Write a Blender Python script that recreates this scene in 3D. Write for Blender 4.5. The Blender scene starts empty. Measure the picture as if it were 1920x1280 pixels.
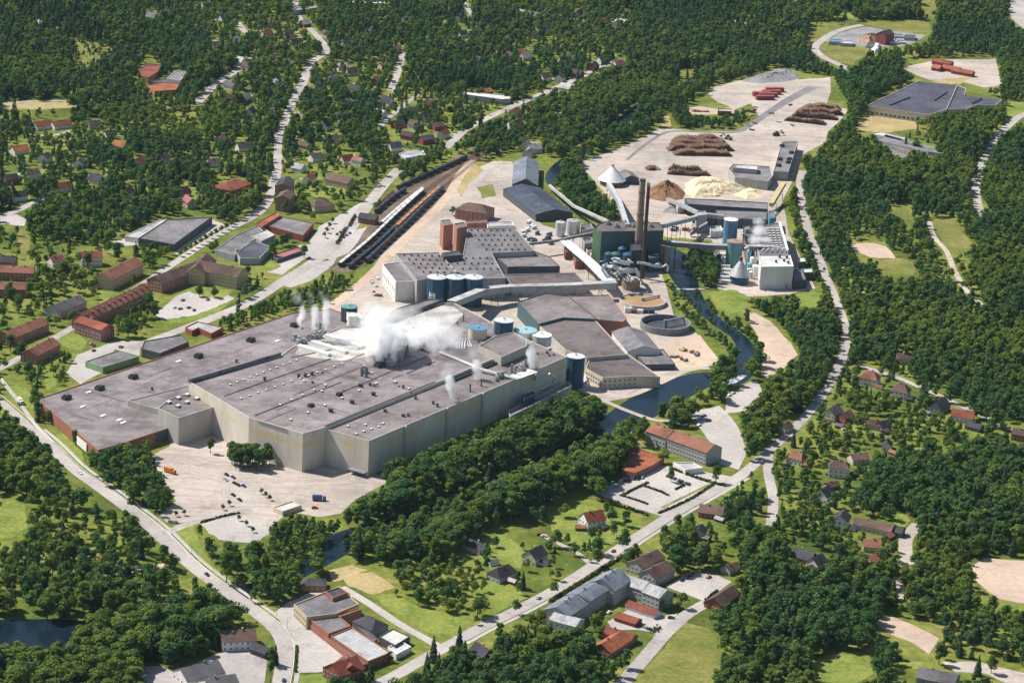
import bpy, math, random
import numpy as np
from mathutils import Vector, Matrix
random.seed(7); RNG = np.random.default_rng(7)
S = bpy.context.scene; COL = S.collection
R = math.radians
# ---------------------------------------------------------------- camera model
W0, H0, F = 1920.0, 1280.0, 5200.0
PITCH, ROLL, CH, Y0 = R(18.0), 0.055, 673.0, 2071.0
r0 = Vector((1, 0, 0)); fw = Vector((0, math.cos(PITCH), -math.sin(PITCH))); u0 = Vector((0, math.sin(PITCH), math.cos(PITCH)))
rt = r0*math.cos(ROLL)+u0*math.sin(ROLL); up = u0*math.cos(ROLL)-r0*math.sin(ROLL)
CAM = Vector((0, -Y0, CH))
def P(x, y, z=0.0):
    d = fw*F + rt*(x-W0/2) - up*(y-H0/2)
    t = (z-CH)/d.z
    return CAM + d*t
def G(p, z=0.0):
    v = P(p[0], p[1], z); return (v.x, v.y)
def proj(x, y, z):
    x = np.asarray(x, float); y = np.asarray(y, float); z = np.asarray(z, float)
    dx, dy, dz = x-CAM.x, y-CAM.y, z-CAM.z
    a = dx*rt.x+dy*rt.y+dz*rt.z; b = dx*up.x+dy*up.y+dz*up.z; c = dx*fw.x+dy*fw.y+dz*fw.z
    return W0/2+F*a/c, H0/2-F*b/c, F/c
cam = bpy.data.cameras.new('camera'); camo = bpy.data.objects.new('camera', cam); COL.objects.link(camo)
m = Matrix((rt, up, -fw)).transposed().to_4x4(); m.translation = CAM; camo.matrix_world = m
cam.sensor_width = 36; cam.lens = 36*F/W0; cam.clip_start = 10; cam.clip_end = 30000; S.camera = camo
# ---------------------------------------------------------------- light
SUN = Vector((-0.935, 0.355, 0)).normalized()*math.cos(R(51)); SUN.z = math.sin(R(51))
sl = bpy.data.lights.new('sun', 'SUN'); sl.energy = 5.0; sl.angle = R(.5); sl.color = (1, .95, .87)
so = bpy.data.objects.new('sun', sl); COL.objects.link(so); so.location = (0, 0, 900)
so.rotation_euler = (-SUN).to_track_quat('-Z', 'Y').to_euler()
wd = bpy.data.worlds.new('World'); S.world = wd; wd.use_nodes = True
nt = wd.node_tree; sky = nt.nodes.new('ShaderNodeTexSky'); sky.sky_type = 'NISHITA'; sky.sun_disc = False
sky.sun_elevation = R(51); sky.sun_rotation = math.atan2(SUN.x, SUN.y); sky.altitude = 200
nt.links.new(sky.outputs[0], nt.nodes['Background'].inputs[0]); nt.nodes['Background'].inputs[1].default_value = .085
S.view_settings.view_transform = 'Standard'; S.view_settings.look = 'None'; S.view_settings.exposure = 0.5; S.view_settings.gamma = 1
S.cycles.max_bounces = 14; S.cycles.diffuse_bounces = 3; S.cycles.glossy_bounces = 2; S.cycles.transmission_bounces = 2
S.cycles.transparent_max_bounces = 8; S.cycles.volume_bounces = 12; S.cycles.use_denoising = True
# ---------------------------------------------------------------- materials
va = P(692, 826, 26); vb = P(1063, 668, 26); AROT = math.atan2(vb.y-va.y, vb.x-va.x)
MT = {}
MILLROT = 0.0
def _nodes(name):
    m = bpy.data.materials.new(name); m.use_nodes = True; t = m.node_tree
    return m, t, t.nodes['Principled BSDF']
def _noise(t, co, scale, det=4, rough=.6):
    n = t.nodes.new('ShaderNodeTexNoise'); n.inputs['Scale'].default_value = scale
    n.inputs['Detail'].default_value = det; n.inputs['Roughness'].default_value = rough
    t.links.new(co, n.inputs['Vector']); return n.outputs['Fac']
def _ramp(t, fac, stops):
    r = t.nodes.new('ShaderNodeValToRGB'); e = r.color_ramp.elements
    while len(e) < len(stops): e.new(.5)
    for k, (p, c) in enumerate(stops): e[k].position = p; e[k].color = (c[0], c[1], c[2], 1)
    t.links.new(fac, r.inputs[0]); return r.outputs[0]
def _mix(t, a, b, f, mode='MIX'):
    n = t.nodes.new('ShaderNodeMix'); n.data_type = 'RGBA'; n.blend_type = mode
    for s, v in ((0, f), (6, a), (7, b)):
        if isinstance(v, (int, float)): n.inputs[s].default_value = v
        elif isinstance(v, tuple): n.inputs[s].default_value = (v[0], v[1], v[2], 1)
        else: t.links.new(v, n.inputs[s])
    return n.outputs[2]
def _pos(t, rot=0.0, scale=(1, 1, 1)):
    g = t.nodes.new('ShaderNodeNewGeometry'); mp = t.nodes.new('ShaderNodeMapping')
    mp.inputs['Rotation'].default_value = (0, 0, rot); mp.inputs['Scale'].default_value = scale
    t.links.new(g.outputs['Position'], mp.inputs[0]); return mp.outputs[0]
def sc(c, k): return tuple(min(1, max(0, x*k)) for x in c)
def M(name, c, var=.2, s1=.04, s2=.5, rough=.85, metal=0.0, spec=.3):
    """plain weathered surface: two octaves of tonal noise"""
    m, t, b = _nodes(name); co = _pos(t)
    a = _ramp(t, _noise(t, co, s1, 5), [(.3, sc(c, 1-var)), (.7, sc(c, 1+var))])
    f = _ramp(t, _noise(t, co, s2, 3), [(.3, (1-var*.7,)*3), (.7, (1+var*.4,)*3)])
    t.links.new(_mix(t, a, f, 1.0, 'MULTIPLY'), b.inputs['Base Color'])
    b.inputs['Roughness'].default_value = rough; b.inputs['Metallic'].default_value = metal
    b.inputs['Specular IOR Level'].default_value = spec
    MT[name] = m; return m
def Mroof(name, c, rot, sx=18., sy=7., var=.22, stain=(.3, .27, .25), sa=.45):
    """felt / sheet roof: sheets with seams, water stains drawn along the fall"""
    m, t, b = _nodes(name); co = _pos(t, rot); st = _pos(t, rot, (.012, .09, .05))
    a = _ramp(t, _noise(t, co, .015, 6, .65), [(.3, sc(c, 1-var)), (.7, sc(c, 1+var))])
    a = _mix(t, a, stain, _ramp(t, _noise(t, st, 1.0, 5, .7), [(.48, (0, 0, 0)), (.72, (sa,)*3)]))
    a = _mix(t, a, _ramp(t, _noise(t, co, .05, 6, .75), [(.40, (.58, .56, .57)), (.55, (1, 1, 1))]), .9, 'MULTIPLY')
    br = t.nodes.new('ShaderNodeTexBrick'); t.links.new(co, br.inputs['Vector'])
    br.inputs['Scale'].default_value = 1; br.inputs['Brick Width'].default_value = sx; br.inputs['Row Height'].default_value = sy
    br.inputs['Mortar Size'].default_value = .22; br.inputs['Mortar Smooth'].default_value = .3
    br.inputs['Color1'].default_value = (1, 1, 1, 1); br.inputs['Color2'].default_value = (.84, .85, .82, 1); br.inputs['Mortar'].default_value = (.6, .58, .58, 1)
    a = _mix(t, a, br.outputs[0], .8, 'MULTIPLY')
    a = _mix(t, a, _ramp(t, _noise(t, co, .6, 3), [(.3, (.86,)*3), (.7, (1.08,)*3)]), 1.0, 'MULTIPLY')
    t.links.new(a, b.inputs['Base Color']); b.inputs['Roughness'].default_value = .8; b.inputs['Specular IOR Level'].default_value = .25
    MT[name] = m; return m
def Mwall(name, c, band=None, lo=17., hi=21., rot=0.0, gap=6.0, bandc=(.5, .33, .12), var=.14):
    """clad or rendered wall: vertical panel joints, rain streaks, optional broken painted band"""
    m, t, b = _nodes(name); co = _pos(t, rot); st = _pos(t, rot, (.13, .13, .03))
    a = _ramp(t, _noise(t, st, 1.0, 4), [(.3, sc(c, 1-var)), (.7, sc(c, 1+var))])
    sep = t.nodes.new('ShaderNodeSeparateXYZ'); t.links.new(co, sep.inputs[0])
    def mth(op, x, y=None):
        n = t.nodes.new('ShaderNodeMath'); n.operation = op
        for i, v in enumerate((x, y)):
            if v is None: continue
            if isinstance(v, (int, float)): n.inputs[i].default_value = v
            else: t.links.new(v, n.inputs[i])
        return n.outputs[0]
    if band:
        z = sep.outputs[2]
        inb = mth('MULTIPLY', mth('GREATER_THAN', z, lo), mth('LESS_THAN', z, hi))
        nz = _ramp(t, _noise(t, _pos(t, rot, (.035, .035, .12)), 1.0, 3), [(.40, (0, 0, 0)), (.56, (band,)*3)])
        a = _mix(t, a, bandc, mth('MULTIPLY', inb, nz))
    sm = mth('ADD', sep.outputs[0], sep.outputs[1])
    jn = mth('LESS_THAN', mth('FRACT', mth('DIVIDE', sm, gap)), .05)
    a = _mix(t, a, sc(c, .62), mth('MULTIPLY', jn, .22))
    t.links.new(a, b.inputs['Base Color']); b.inputs['Roughness'].default_value = .75
    MT[name] = m; return m
def Mfol(name, c1, c2, tr=.3):
    """leaf material: tone per tree and per leaf clump"""
    m, t, b = _nodes(name)
    oi = t.nodes.new('ShaderNodeObjectInfo')
    g = t.nodes.new('ShaderNodeNewGeometry')
    ri = g.outputs['Random Per Island']
    a = _ramp(t, oi.outputs['Random'], [(0, c1), (1, c2)])
    a = _mix(t, a, _ramp(t, ri, [(0, (.62, .66, .6)), (1, (1.3, 1.22, 1.1))]), 1.0, 'MULTIPLY')
    d = t.nodes.new('ShaderNodeBsdfDiffuse'); tl = t.nodes.new('ShaderNodeBsdfTranslucent'); mx = t.nodes.new('ShaderNodeMixShader')
    t.links.new(a, d.inputs[0]); t.links.new(_mix(t, a, (.92, 1.12, .5), 1.0, 'MULTIPLY'), tl.inputs[0])
    mx.inputs[0].default_value = tr; t.links.new(d.outputs[0], mx.inputs[1]); t.links.new(tl.outputs[0], mx.inputs[2])
    t.links.new(mx.outputs[0], t.nodes['Material Output'].inputs[0]); MT[name] = m; return m
def Mground():
    m, t, b = _nodes('meadow_ground'); co = _pos(t)
    a = _ramp(t, _noise(t, co, .012, 6, .6), [(.3, (.06, .09, .022)), (.46, (.12, .15, .032)), (.58, (.19, .21, .05)), (.72, (.25, .22, .085))])
    a = _mix(t, a, _ramp(t, _noise(t, co, .15, 4, .7), [(.3, (.5, .56, .5)), (.7, (1.25, 1.2, 1.1))]), 1.0, 'MULTIPLY')
    t.links.new(a, b.inputs['Base Color']); b.inputs['Roughness'].default_value = 1; b.inputs['Specular IOR Level'].default_value = .05; MT['ground'] = m
Mground()
def Mgr(name, stops, s1=.03, s2=.3, k=(.75, 1.15), worn=False):
    m, t, b = _nodes(name); co = _pos(t)
    a = _ramp(t, _noise(t, co, s1, 6, .62), stops)
    a = _mix(t, a, _ramp(t, _noise(t, co, s2, 5, .7), [(.3, (k[0],)*3), (.7, (k[1],)*3)]), 1.0, 'MULTIPLY')
    if worn:   # wheel tracks and oil-dark patches worn into the surface
        wv = t.nodes.new('ShaderNodeTexNoise'); wv.inputs['Scale'].default_value = .012; wv.inputs['Detail'].default_value = 2
        ad = t.nodes.new('ShaderNodeVectorMath'); ad.operation = 'MULTIPLY_ADD'; ad.inputs[1].default_value = (70, 70, 0); t.links.new(wv.outputs['Color'], ad.inputs[0]); t.links.new(co, wv.inputs['Vector']); t.links.new(co, ad.inputs[2])
        if worn > 1:
            for rot, lo in ((-AROT+.2, .44), (-AROT-1.1, .46)):
                mp = t.nodes.new('ShaderNodeMapping'); mp.inputs['Rotation'].default_value = (0, 0, rot); mp.inputs['Scale'].default_value = (.007, .12, .1); t.links.new(ad.outputs[0], mp.inputs[0])
                a = _mix(t, a, _ramp(t, _noise(t, mp.outputs[0], 1.0, 3, .6), [(lo, (1, 1, 1)), (lo+.07, (.84, .83, .82)), (lo+.14, (1, 1, 1))]), .75, 'MULTIPLY')
        a = _mix(t, a, _ramp(t, _noise(t, co, .04, 6, .72), [(.54, (1, 1, 1)), (.7, (.66, .65, .65))]), .9, 'MULTIPLY')
        a = _mix(t, a, _ramp(t, _noise(t, co, .009, 3, .6), [(.35, (.86, .85, .86)), (.62, (1.04, 1.03, 1.02))]), 1.0, 'MULTIPLY')
    t.links.new(a, b.inputs['Base Color']); b.inputs['Roughness'].default_value = 1; b.inputs['Specular IOR Level'].default_value = .05; MT[name] = m
Mgr('lawn', [(.3, (.11, .16, .035)), (.5, (.19, .235, .05)), (.7, (.28, .28, .075))], .045, .35, (.6, 1.2))
Mgr('field', [(.3, (.11, .14, .035)), (.5, (.18, .185, .05)), (.7, (.27, .23, .09))], .035, .3, (.6, 1.2))
Mgr('dry', [(.3, (.26, .21, .09)), (.55, (.38, .30, .15)), (.75, (.46, .36, .19))], .03, .3)
Mgr('gravel', [(.3, (.34, .30, .27)), (.5, (.47, .41, .36)), (.72, (.56, .495, .435))], .012, .25, (.8, 1.1), 2)
Mgr('sand', [(.3, (.43, .33, .26)), (.55, (.53, .415, .325)), (.75, (.47, .41, .28))], .02, .2, (.84, 1.08), 1)
Mgr('paved', [(.3, (.35, .33, .315)), (.55, (.45, .415, .39)), (.75, (.52, .48, .45))], .02, .3, (.82, 1.1), 1)
Mgr('asphalt', [(.3, (.32, .295, .285)), (.55, (.41, .375, .355)), (.75, (.49, .45, .425))], .03, .3, (.82, 1.1), 1)
Mgr('darkasphalt', [(.3, (.15, .145, .15)), (.7, (.24, .23, .24))], .03, .3)
Mgr('ballast', [(.3, (.10, .075, .06)), (.55, (.17, .125, .095)), (.75, (.27, .2, .14))], .03, .4)
Mgr('chips', [(.3, (.50, .41, .27)), (.55, (.64, .54, .37)), (.75, (.72, .63, .46))], .05, .4)
Mgr('bark', [(.3, (.16, .085, .05)), (.55, (.25, .14, .08)), (.75, (.36, .23, .14))], .05, .4)
Mgr('foam', [(.35, (.03, .05, .07)), (.5, (.35, .38, .4)), (.62, (.7, .72, .74))], .12, .5)
Mgr('ash', [(.3, (.18, .18, .19)), (.7, (.32, .31, .31))], .03, .4)
MR = -AROT
Mroof('roof_mill', (.235, .20, .205), MR, 26, 9, stain=(.36, .33, .32), sa=.6)
Mroof('roof_mill2', (.215, .185, .185), MR, 20, 8, stain=(.32, .29, .28), sa=.6)
Mroof('roof_brown', (.155, .125, .125), MR, 30, 4, stain=(.2, .17, .16))
Mroof('roof_pale', (.52, .50, .47), MR, 24, 9, stain=(.3, .3, .29))
Mroof('roof_grey', (.20, .19, .20), MR, 12, 5)
Mroof('roof_dark', (.085, .09, .11), MR, 14, 4, stain=(.14, .14, .16))
Mroof('roof_slate', (.085, .085, .115), R(20), 40, 6, stain=(.13, .13, .16))
Mroof('roof_light', (.45, .45, .46), MR, 9, 3, stain=(.35, .34, .33))
Mroof('roof_white', (.74, .73, .69), R(6), 10, 4, stain=(.5, .48, .44), sa=.3)
Mroof('roof_metal', (.21, .24, .29), MR, 9, .9, stain=(.28, .31, .36))
Mroof('roof_navy', (.06, .078, .115), MR, 60, 8, stain=(.1, .11, .14))
for n, c in (('tile_red', (.30, .085, .05)), ('tile_orange', (.46, .15, .065)), ('tile_brown', (.17, .105, .085)), ('tile_rust', (.33, .14, .09)),
             ('tile_dark', (.07, .065, .075)), ('tile_grey', (.16, .155, .165)), ('tile_pink', (.42, .17, .16))):
    Mroof(n, c, 0, 1.2, .9, .4, stain=sc(c, .5), sa=.75)
Mwall('wall_mill', (.56, .505, .42), .75, 17, 21.5, MR, 9.0, (.62, .43, .2), .13)
Mwall('wall_mill_low', (.42, .395, .35), None, rot=MR, gap=9)
Mwall('wall_brick', (.29, .115, .075), None, gap=9)
Mwall('wall_brick_or', (.32, .15, .09), None, gap=9)
Mwall('wall_yellow', (.45, .36, .19), None, gap=5)
Mwall('wall_white', (.66, .64, .60), None, gap=7)
Mwall('wall_grey', (.33, .33, .32), None, gap=5)
Mwall('wall_dark', (.07, .075, .085), None, gap=4)
Mwall('wall_green', (.20, .33, .17), None, gap=5)
Mwall('wall_teal', (.05, .10, .105), None, gap=5)
Mwall('wall_red', (.26, .055, .04), None, gap=3)
Mwall('wall_plaster', (.52, .45, .35), None, gap=5)
M('blue_steel', (.022, .075, .14), .12, .05, .4, .45); M('light_blue_steel', (.085, .22, .33), .12, .05, .4, .5)
M('teal_steel', (.12, .26, .27), .12, .05, .4, .5); M('white_paint', (.74, .73, .70), .1); M('cream', (.58, .52, .38), .12)
M('steel', (.6, .6, .6), .2, .2, 1, .4, .35); M('pipe_grey', (.36, .37, .37), .2, .2, 1, .5, .2); M('dark_steel', (.05, .052, .06), .3, .2, 1, .6)
M('mid_grey', (.2, .2, .21), .25, .2, 1, .7); M('concrete', (.40, .385, .36), .2); M('chimney_brown', (.27, .195, .14), .15, .05, .3)
M('stack_dark', (.075, .04, .042), .25, .05, .5, .6); M('sludge', (.34, .22, .12), .2, .06, .5, .5); M('pool_dark', (.07, .07, .085), .3, .06, .5, .25)
M('rust', (.2, .1, .06), .3, .2, 1); M('wagon_dark', (.04, .045, .055), .3, .1, 1, .6); M('wagon_white', (.6, .6, .57), .2, .1, 1); M('wagon_teal', (.06, .15, .15), .2, .1, 1)
M('wagon_orange', (.42, .2, .1), .2, .1, 1); M('log', (.17, .10, .065), .45, .3, 2.5, .95); M('red_wood', (.27, .06, .055), .3); M('bark_trunk', (.09, .07, .055), .3, 1, 4)
M('glass', (.03, .038, .05), .3, .5, 1, .15, 0, .6); M('frame_white', (.7, .7, .68), .1)
M('tyre', (.02, .02, .02)); M('orange_paint', (.6, .2, .05), .15); M('mint', (.4, .58, .47), .1); M('turquoise', (.19, .40, .43), .15); M('yellow_paint', (.46, .38, .19), .15)
for n, c in (('car_red', (.35, .02, .03)), ('car_black', (.015, .015, .02)), ('car_blue', (.03, .05, .2)), ('car_white', (.75, .75, .75)), ('car_silver', (.4, .41, .43)), ('car_green', (.03, .12, .1))):
    M(n, c, .04, 1, 3, .3, 0, .6)
def Mwater():
    m, t, b = _nodes('water'); co = _pos(t)
    a = _ramp(t, _noise(t, co, .03, 4), [(.3, (.004, .011, .017)), (.7, (.007, .018, .028))]); t.links.new(a, b.inputs['Base Color'])
    b.inputs['Roughness'].default_value = .2; b.inputs['Specular IOR Level'].default_value = .14
    bp = t.nodes.new('ShaderNodeBump'); bp.inputs['Strength'].default_value = .25; bp.inputs['Distance'].default_value = .3
    t.links.new(_noise(t, co, .5, 3), bp.inputs['Height']); t.links.new(bp.outputs[0], b.inputs['Normal']); MT['water'] = m
Mwater()
Mfol('leaf_mid', (.078, .158, .05), (.145, .21, .06), .45); Mfol('leaf_bright', (.125, .20, .054), (.195, .245, .062), .45); Mfol('leaf_dark', (.06, .13, .056), (.095, .168, .06), .42)
Mfol('needle', (.036, .082, .05), (.062, .115, .058), .3); Mfol('shrub_leaf', (.06, .085, .022), (.09, .11, .03)); Mfol('leaf_purple', (.05, .02, .03), (.06, .025, .035))
# ---------------------------------------------------------------- mesh builder
class MB:
    def __init__(s): s.v = []; s.f = []; s.m = []
    def poly(s, pts, mi=0):
        b = len(s.v); s.v += [tuple(p) for p in pts]; s.f.append(tuple(range(b, b+len(pts)))); s.m.append(mi)
    def prism(s, pts, z0, z1, top=True, mi=0, mt=None):
        n = len(pts); b = len(s.v)
        s.v += [(p[0], p[1], z0) for p in pts] + [(p[0], p[1], z1) for p in pts]
        for i in range(n):
            j = (i+1) % n; s.f.append((b+i, b+j, b+n+j, b+n+i)); s.m.append(mi)
        if top: s.f.append(tuple(b+n+i for i in range(n))); s.m.append(mi if mt is None else mt)
    def box(s, c, d, rz=0.0, mi=0):
        ca, sa = math.cos(rz), math.sin(rz); pts = []
        for x, y in ((-.5, -.5), (.5, -.5), (.5, .5), (-.5, .5)):
            X, Y = x*d[0], y*d[1]; pts.append((c[0]+X*ca-Y*sa, c[1]+X*sa+Y*ca))
        s.prism(pts, c[2]-d[2]/2, c[2]+d[2]/2, True, mi); b = len(s.v)
        s.f.append((b-8+3, b-8+2, b-8+1, b-8)); s.m.append(mi)
    def cyl(s, c, r, z0, z1, n=16, r2=None, mi=0, top=True, mt=None):
        r2 = r if r2 is None else r2; b = len(s.v)
        for k in range(n):
            a = 2*math.pi*k/n; s.v.append((c[0]+r*math.cos(a), c[1]+r*math.sin(a), z0))
        for k in range(n):
            a = 2*math.pi*k/n; s.v.append((c[0]+r2*math.cos(a), c[1]+r2*math.sin(a), z1))
        for k in range(n):
            j = (k+1) % n; s.f.append((b+k, b+j, b+n+j, b+n+k)); s.m.append(mi)
        if top: s.f.append(tuple(b+n+k for k in range(n))); s.m.append(mi if mt is None else mt)
    def tube(s, pts, r, n=6, mi=0):
        pts = [Vector(p) for p in pts]; rings = []
        for i, p in enumerate(pts):
            d = (pts[min(i+1, len(pts)-1)]-pts[max(i-1, 0)]).normalized()
            a = d.orthogonal().normalized() if abs(d.z) > .95 else d.cross(Vector((0, 0, 1))).normalized(); b2 = d.cross(a)
            rr = r[i] if isinstance(r, (list, tuple)) else r
            rings.append(len(s.v))
            for k in range(n):
                t = 2*math.pi*k/n; q = p+a*(rr*math.cos(t))+b2*(rr*math.sin(t)); s.v.append(tuple(q))
        for i in range(len(pts)-1):
            for k in range(n):
                j = (k+1) % n; s.f.append((rings[i]+k, rings[i]+j, rings[i+1]+j, rings[i+1]+k)); s.m.append(mi)
        for rg in (rings[0], rings[-1]): s.f.append(tuple(rg+k for k in range(n))); s.m.append(mi)
    def beam(s, a, b, w, h, mi=0):
        a, b = Vector(a), Vector(b); d = (b-a); sd = Vector((-d.y, d.x, 0)).normalized()*(w/2); q = Vector((0, 0, h/2)); o = len(s.v)
        for p in (a, b): s.v += [tuple(p-sd-q), tuple(p+sd-q), tuple(p+sd+q), tuple(p-sd+q)]
        for f in ((0, 1, 5, 4), (1, 2, 6, 5), (2, 3, 7, 6), (3, 0, 4, 7), (3, 2, 1, 0), (4, 5, 6, 7)): s.f.append(tuple(o+i for i in f)); s.m.append(mi)
    def mesh(s, name, mats, org=(0, 0, 0)):
        me = bpy.data.meshes.new(name); o = org
        me.from_pydata([(x-o[0], y-o[1], z-o[2]) for x, y, z in s.v], [], s.f)
        for a in (mats if isinstance(mats, (list, tuple)) else [mats]): me.materials.append(MT[a] if isinstance(a, str) else a)
        if any(s.m): me.polygons.foreach_set('material_index', s.m)
        me.update(); return me
    def obj(s, name, mats, parent=None, org=None):
        o0 = org if org is not None else (parent.location if parent else (0, 0, 0))
        return link(name, s.mesh(name, mats, o0), parent, None if parent else o0)
def link(name, data, parent=None, loc=None):
    o = bpy.data.objects.new(name, data); COL.objects.link(o)
    if parent: o.parent = parent
    if loc is not None: o.location = loc
    return o
def tag(o, label, cat=None, group=None, kind=None):
    o['label'] = label
    if cat: o['category'] = cat
    if group: o['group'] = group
    if kind: o['kind'] = kind
    return o
def root(name, label, cat, loc, rz=0.0, group=None):
    o = link(name, None, None, loc); o.rotation_euler = (0, 0, rz); o.empty_display_size = 1
    return tag(o, label, cat, group)
def ccw(pts):
    a = sum(pts[i][0]*pts[(i+1) % len(pts)][1]-pts[(i+1) % len(pts)][0]*pts[i][1] for i in range(len(pts)))
    return list(pts) if a > 0 else list(pts)[::-1]
def inset(pts, d):
    n = len(pts); out = []
    for i in range(n):
        p0, p1, p2 = Vector(pts[i-1]), Vector(pts[i]), Vector(pts[(i+1) % n])
        a = (p1-p0).normalized(); b = (p2-p1).normalized(); na = Vector((-a.y, a.x)); nb = Vector((-b.y, b.x))
        k = max(.35, 1+na.dot(nb)); q = p1+(na+nb)*(d/k); out.append((q.x, q.y))
    return out
# ---------------------------------------------------------------- pixel masks that keep trees off what the photo shows clear
OX, OY, MW, MH = 240, 120, 2400, 1560
CLEAR = np.zeros((MH, MW), np.uint8); BASE = np.zeros((MH, MW), np.uint8); DENS = np.ones((MH, MW), np.float32); NEED = np.full((MH, MW), .15, np.float32); HGT = np.full((MH, MW), 1.0, np.float32)
ZONE = np.zeros((MH, MW), np.uint8)
def fill(arr, pts, val):
    p = np.asarray(pts, float)+(OX, OY); x0, y0 = np.floor(p.min(0)).astype(int); x1, y1 = np.ceil(p.max(0)).astype(int)
    x0, y0 = max(0, x0), max(0, y0); x1, y1 = min(MW-1, x1), min(MH-1, y1)
    if x1 <= x0 or y1 <= y0: return
    X, Y = np.meshgrid(np.arange(x0, x1+1)+.5, np.arange(y0, y1+1)+.5); ins = np.zeros(X.shape, bool)
    for i in range(len(p)):
        xa, ya = p[i-1]; xb, yb = p[i]
        if ya == yb: continue
        c = ((ya > Y) != (yb > Y)) & (X < (xb-xa)*(Y-ya)/(yb-ya)+xa); ins ^= c
    arr[y0:y1+1, x0:x1+1][ins] = val
def look(arr, x, y):
    xi = np.clip((np.asarray(x)+OX).astype(int), 0, MW-1); yi = np.clip((np.asarray(y)+OY).astype(int), 0, MH-1); return arr[yi, xi]
def pxy(pts3):
    a = np.array([tuple(p) for p in pts3]); x, y, _ = proj(a[:, 0], a[:, 1], a[:, 2]); return list(zip(x, y))
def rough_edge(px, amp, step=14):
    out = []; rr = random.Random(int(px[0][0]*31+px[0][1]))
    for i in range(len(px)):
        a, b = px[i], px[(i+1) % len(px)]; L = math.hypot(b[0]-a[0], b[1]-a[1]); n = max(1, int(L/step))
        for k in range(n):
            t = k/n; out.append((a[0]+(b[0]-a[0])*t+rr.uniform(-amp, amp), a[1]+(b[1]-a[1])*t+rr.uniform(-amp, amp)*.5))
    return out
LAYER = {}
def patch(name, mat, px, layer, label, edge=1.5, clear=True):
    if mat in ('lawn', 'field', 'dry') and edge: edge = 2.6
    q = rough_edge(px, edge, 9 if mat in ('lawn', 'field', 'dry') else 14) if edge else px
    LAYER[layer] = LAYER.get(layer, 0)+1; z = .03*layer+.0015*(LAYER[layer] % 18)
    b = MB(); b.poly([(*G(p), z) for p in q]); o = b.obj(name, mat, None, (*G(px[0]), 0)); tag(o, label, kind='structure')
    if clear: fill(CLEAR, px, 1)
    return o
def smooth(pts, n=4):
    out = []
    for i in range(len(pts)-1):
        p0, p1, p2, p3 = (np.array(pts[max(0, min(len(pts)-1, k))], float) for k in (i-1, i, i+1, i+2))
        for k in range(n):
            t = k/n; out.append(tuple(.5*((2*p1)+(p2-p0)*t+(2*p0-5*p1+4*p2-p3)*t*t+(3*p1-p0-3*p2+p3)*t**3)))
    out.append(tuple(pts[-1])); return out
def ribbon(name, mat, px, w, layer, label, off=0.0, clear=True, base=False, kind='structure', z=None, sm=4):
    ws = w if isinstance(w, (list, tuple)) else [w]*len(px)
    q = smooth([(*a, b) for a, b in zip(px, ws)], sm); c = [Vector(G(p)) for p in q]; wd = [p[2] for p in q]
    L, Rr = [], []
    for i in range(len(c)):
        d = (c[min(i+1, len(c)-1)]-c[max(i-1, 0)]).normalized(); n = Vector((-d.y, d.x))
        L.append(c[i]+n*(off+wd[i]/2)); Rr.append(c[i]+n*(off-wd[i]/2))
    LAYER[layer] = LAYER.get(layer, 0)+1; zz = z if z is not None else .03*layer+.0015*(LAYER[layer] % 18); b = MB()
    for i in range(len(c)-1): b.poly([(*Rr[i], zz), (*Rr[i+1], zz), (*L[i+1], zz), (*L[i], zz)])
    o = b.obj(name, mat, None, (*c[0], 0)); tag(o, label, kind=kind)
    if clear or base:
        for i in range(len(c)-1): fill(CLEAR if clear else BASE, pxy([(*(p_*.86+q_*.14), 0) for p_, q_ in ((Rr[i], L[i]), (Rr[i+1], L[i+1]), (L[i+1], Rr[i+1]), (L[i], Rr[i]))]), 1)
    return o
# ---------------------------------------------------------------- the land
def ground():
    b = MB(); n = 12; xs = np.linspace(-3500, 3500, n); ys = np.linspace(-2000, 9000, n)
    b.poly([(-2600, -2300, 0), (2600, -2300, 0), (2600, 4200, 0), (-2600, 4200, 0)])
    tag(b.obj('ground', MT['ground']), 'rough green meadow ground under the whole valley', kind='structure')
ground()
ribbon('river', 'water', [(1560, -40), (1300, 150), (1205, 196), (1150, 240), (1095, 280), (1045, 318), (1035, 350), (1090, 400), (1180, 440), (1262, 478), (1280, 515), (1300, 555), (1340, 600), (1385, 632), (1402, 662), (1395, 690), (1368, 712), (1330, 708), (1285, 722), (1225, 752), (1165, 790), (1115, 826), (1040, 862), (950, 902), (860, 942), (745, 982), (650, 1012), (610, 1045), (530, 1085), (440, 1115), (340, 1145), (240, 1172), (160, 1188), (80, 1190), (-120, 1195)],
       [12, 12, 15, 18, 14, 16, 7, 6, 10, 26, 24, 16, 13, 13, 17, 18, 24, 26, 32, 34, 30, 26, 24, 22, 18, 20, 26, 16, 16, 18, 22, 26, 40, 46, 48], 1, 'dark navy river winding past the mill under its trees', clear=False, base=True)
for q in ([(1172, 768), (1230, 742), (1285, 714), (1330, 706), (1322, 722), (1290, 735), (1225, 765), (1190, 780)], [(1368, 628), (1392, 640), (1408, 665), (1398, 694), (1380, 690), (1392, 662), (1372, 640)], [(1130, 790), (1165, 782), (1158, 800), (1128, 822)], [(608, 1025), (645, 1022), (645, 1045), (610, 1052)], [(-20, 1168), (100, 1166), (160, 1184), (110, 1203), (-20, 1206)], [(1150, 238), (1165, 220), (1205, 192), (1190, 215)], [(1250, 490), (1280, 482), (1290, 520), (1278, 540), (1262, 530)], [(1026, 312), (1050, 310), (1048, 335), (1030, 338)]):
    fill(CLEAR, q, 1)
ribbon('footbridge', 'paved', [(1262, 542), (1295, 543), (1330, 541)], 4, 6, 'pale footbridge across the river below the boiler house', z=.4)
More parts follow.
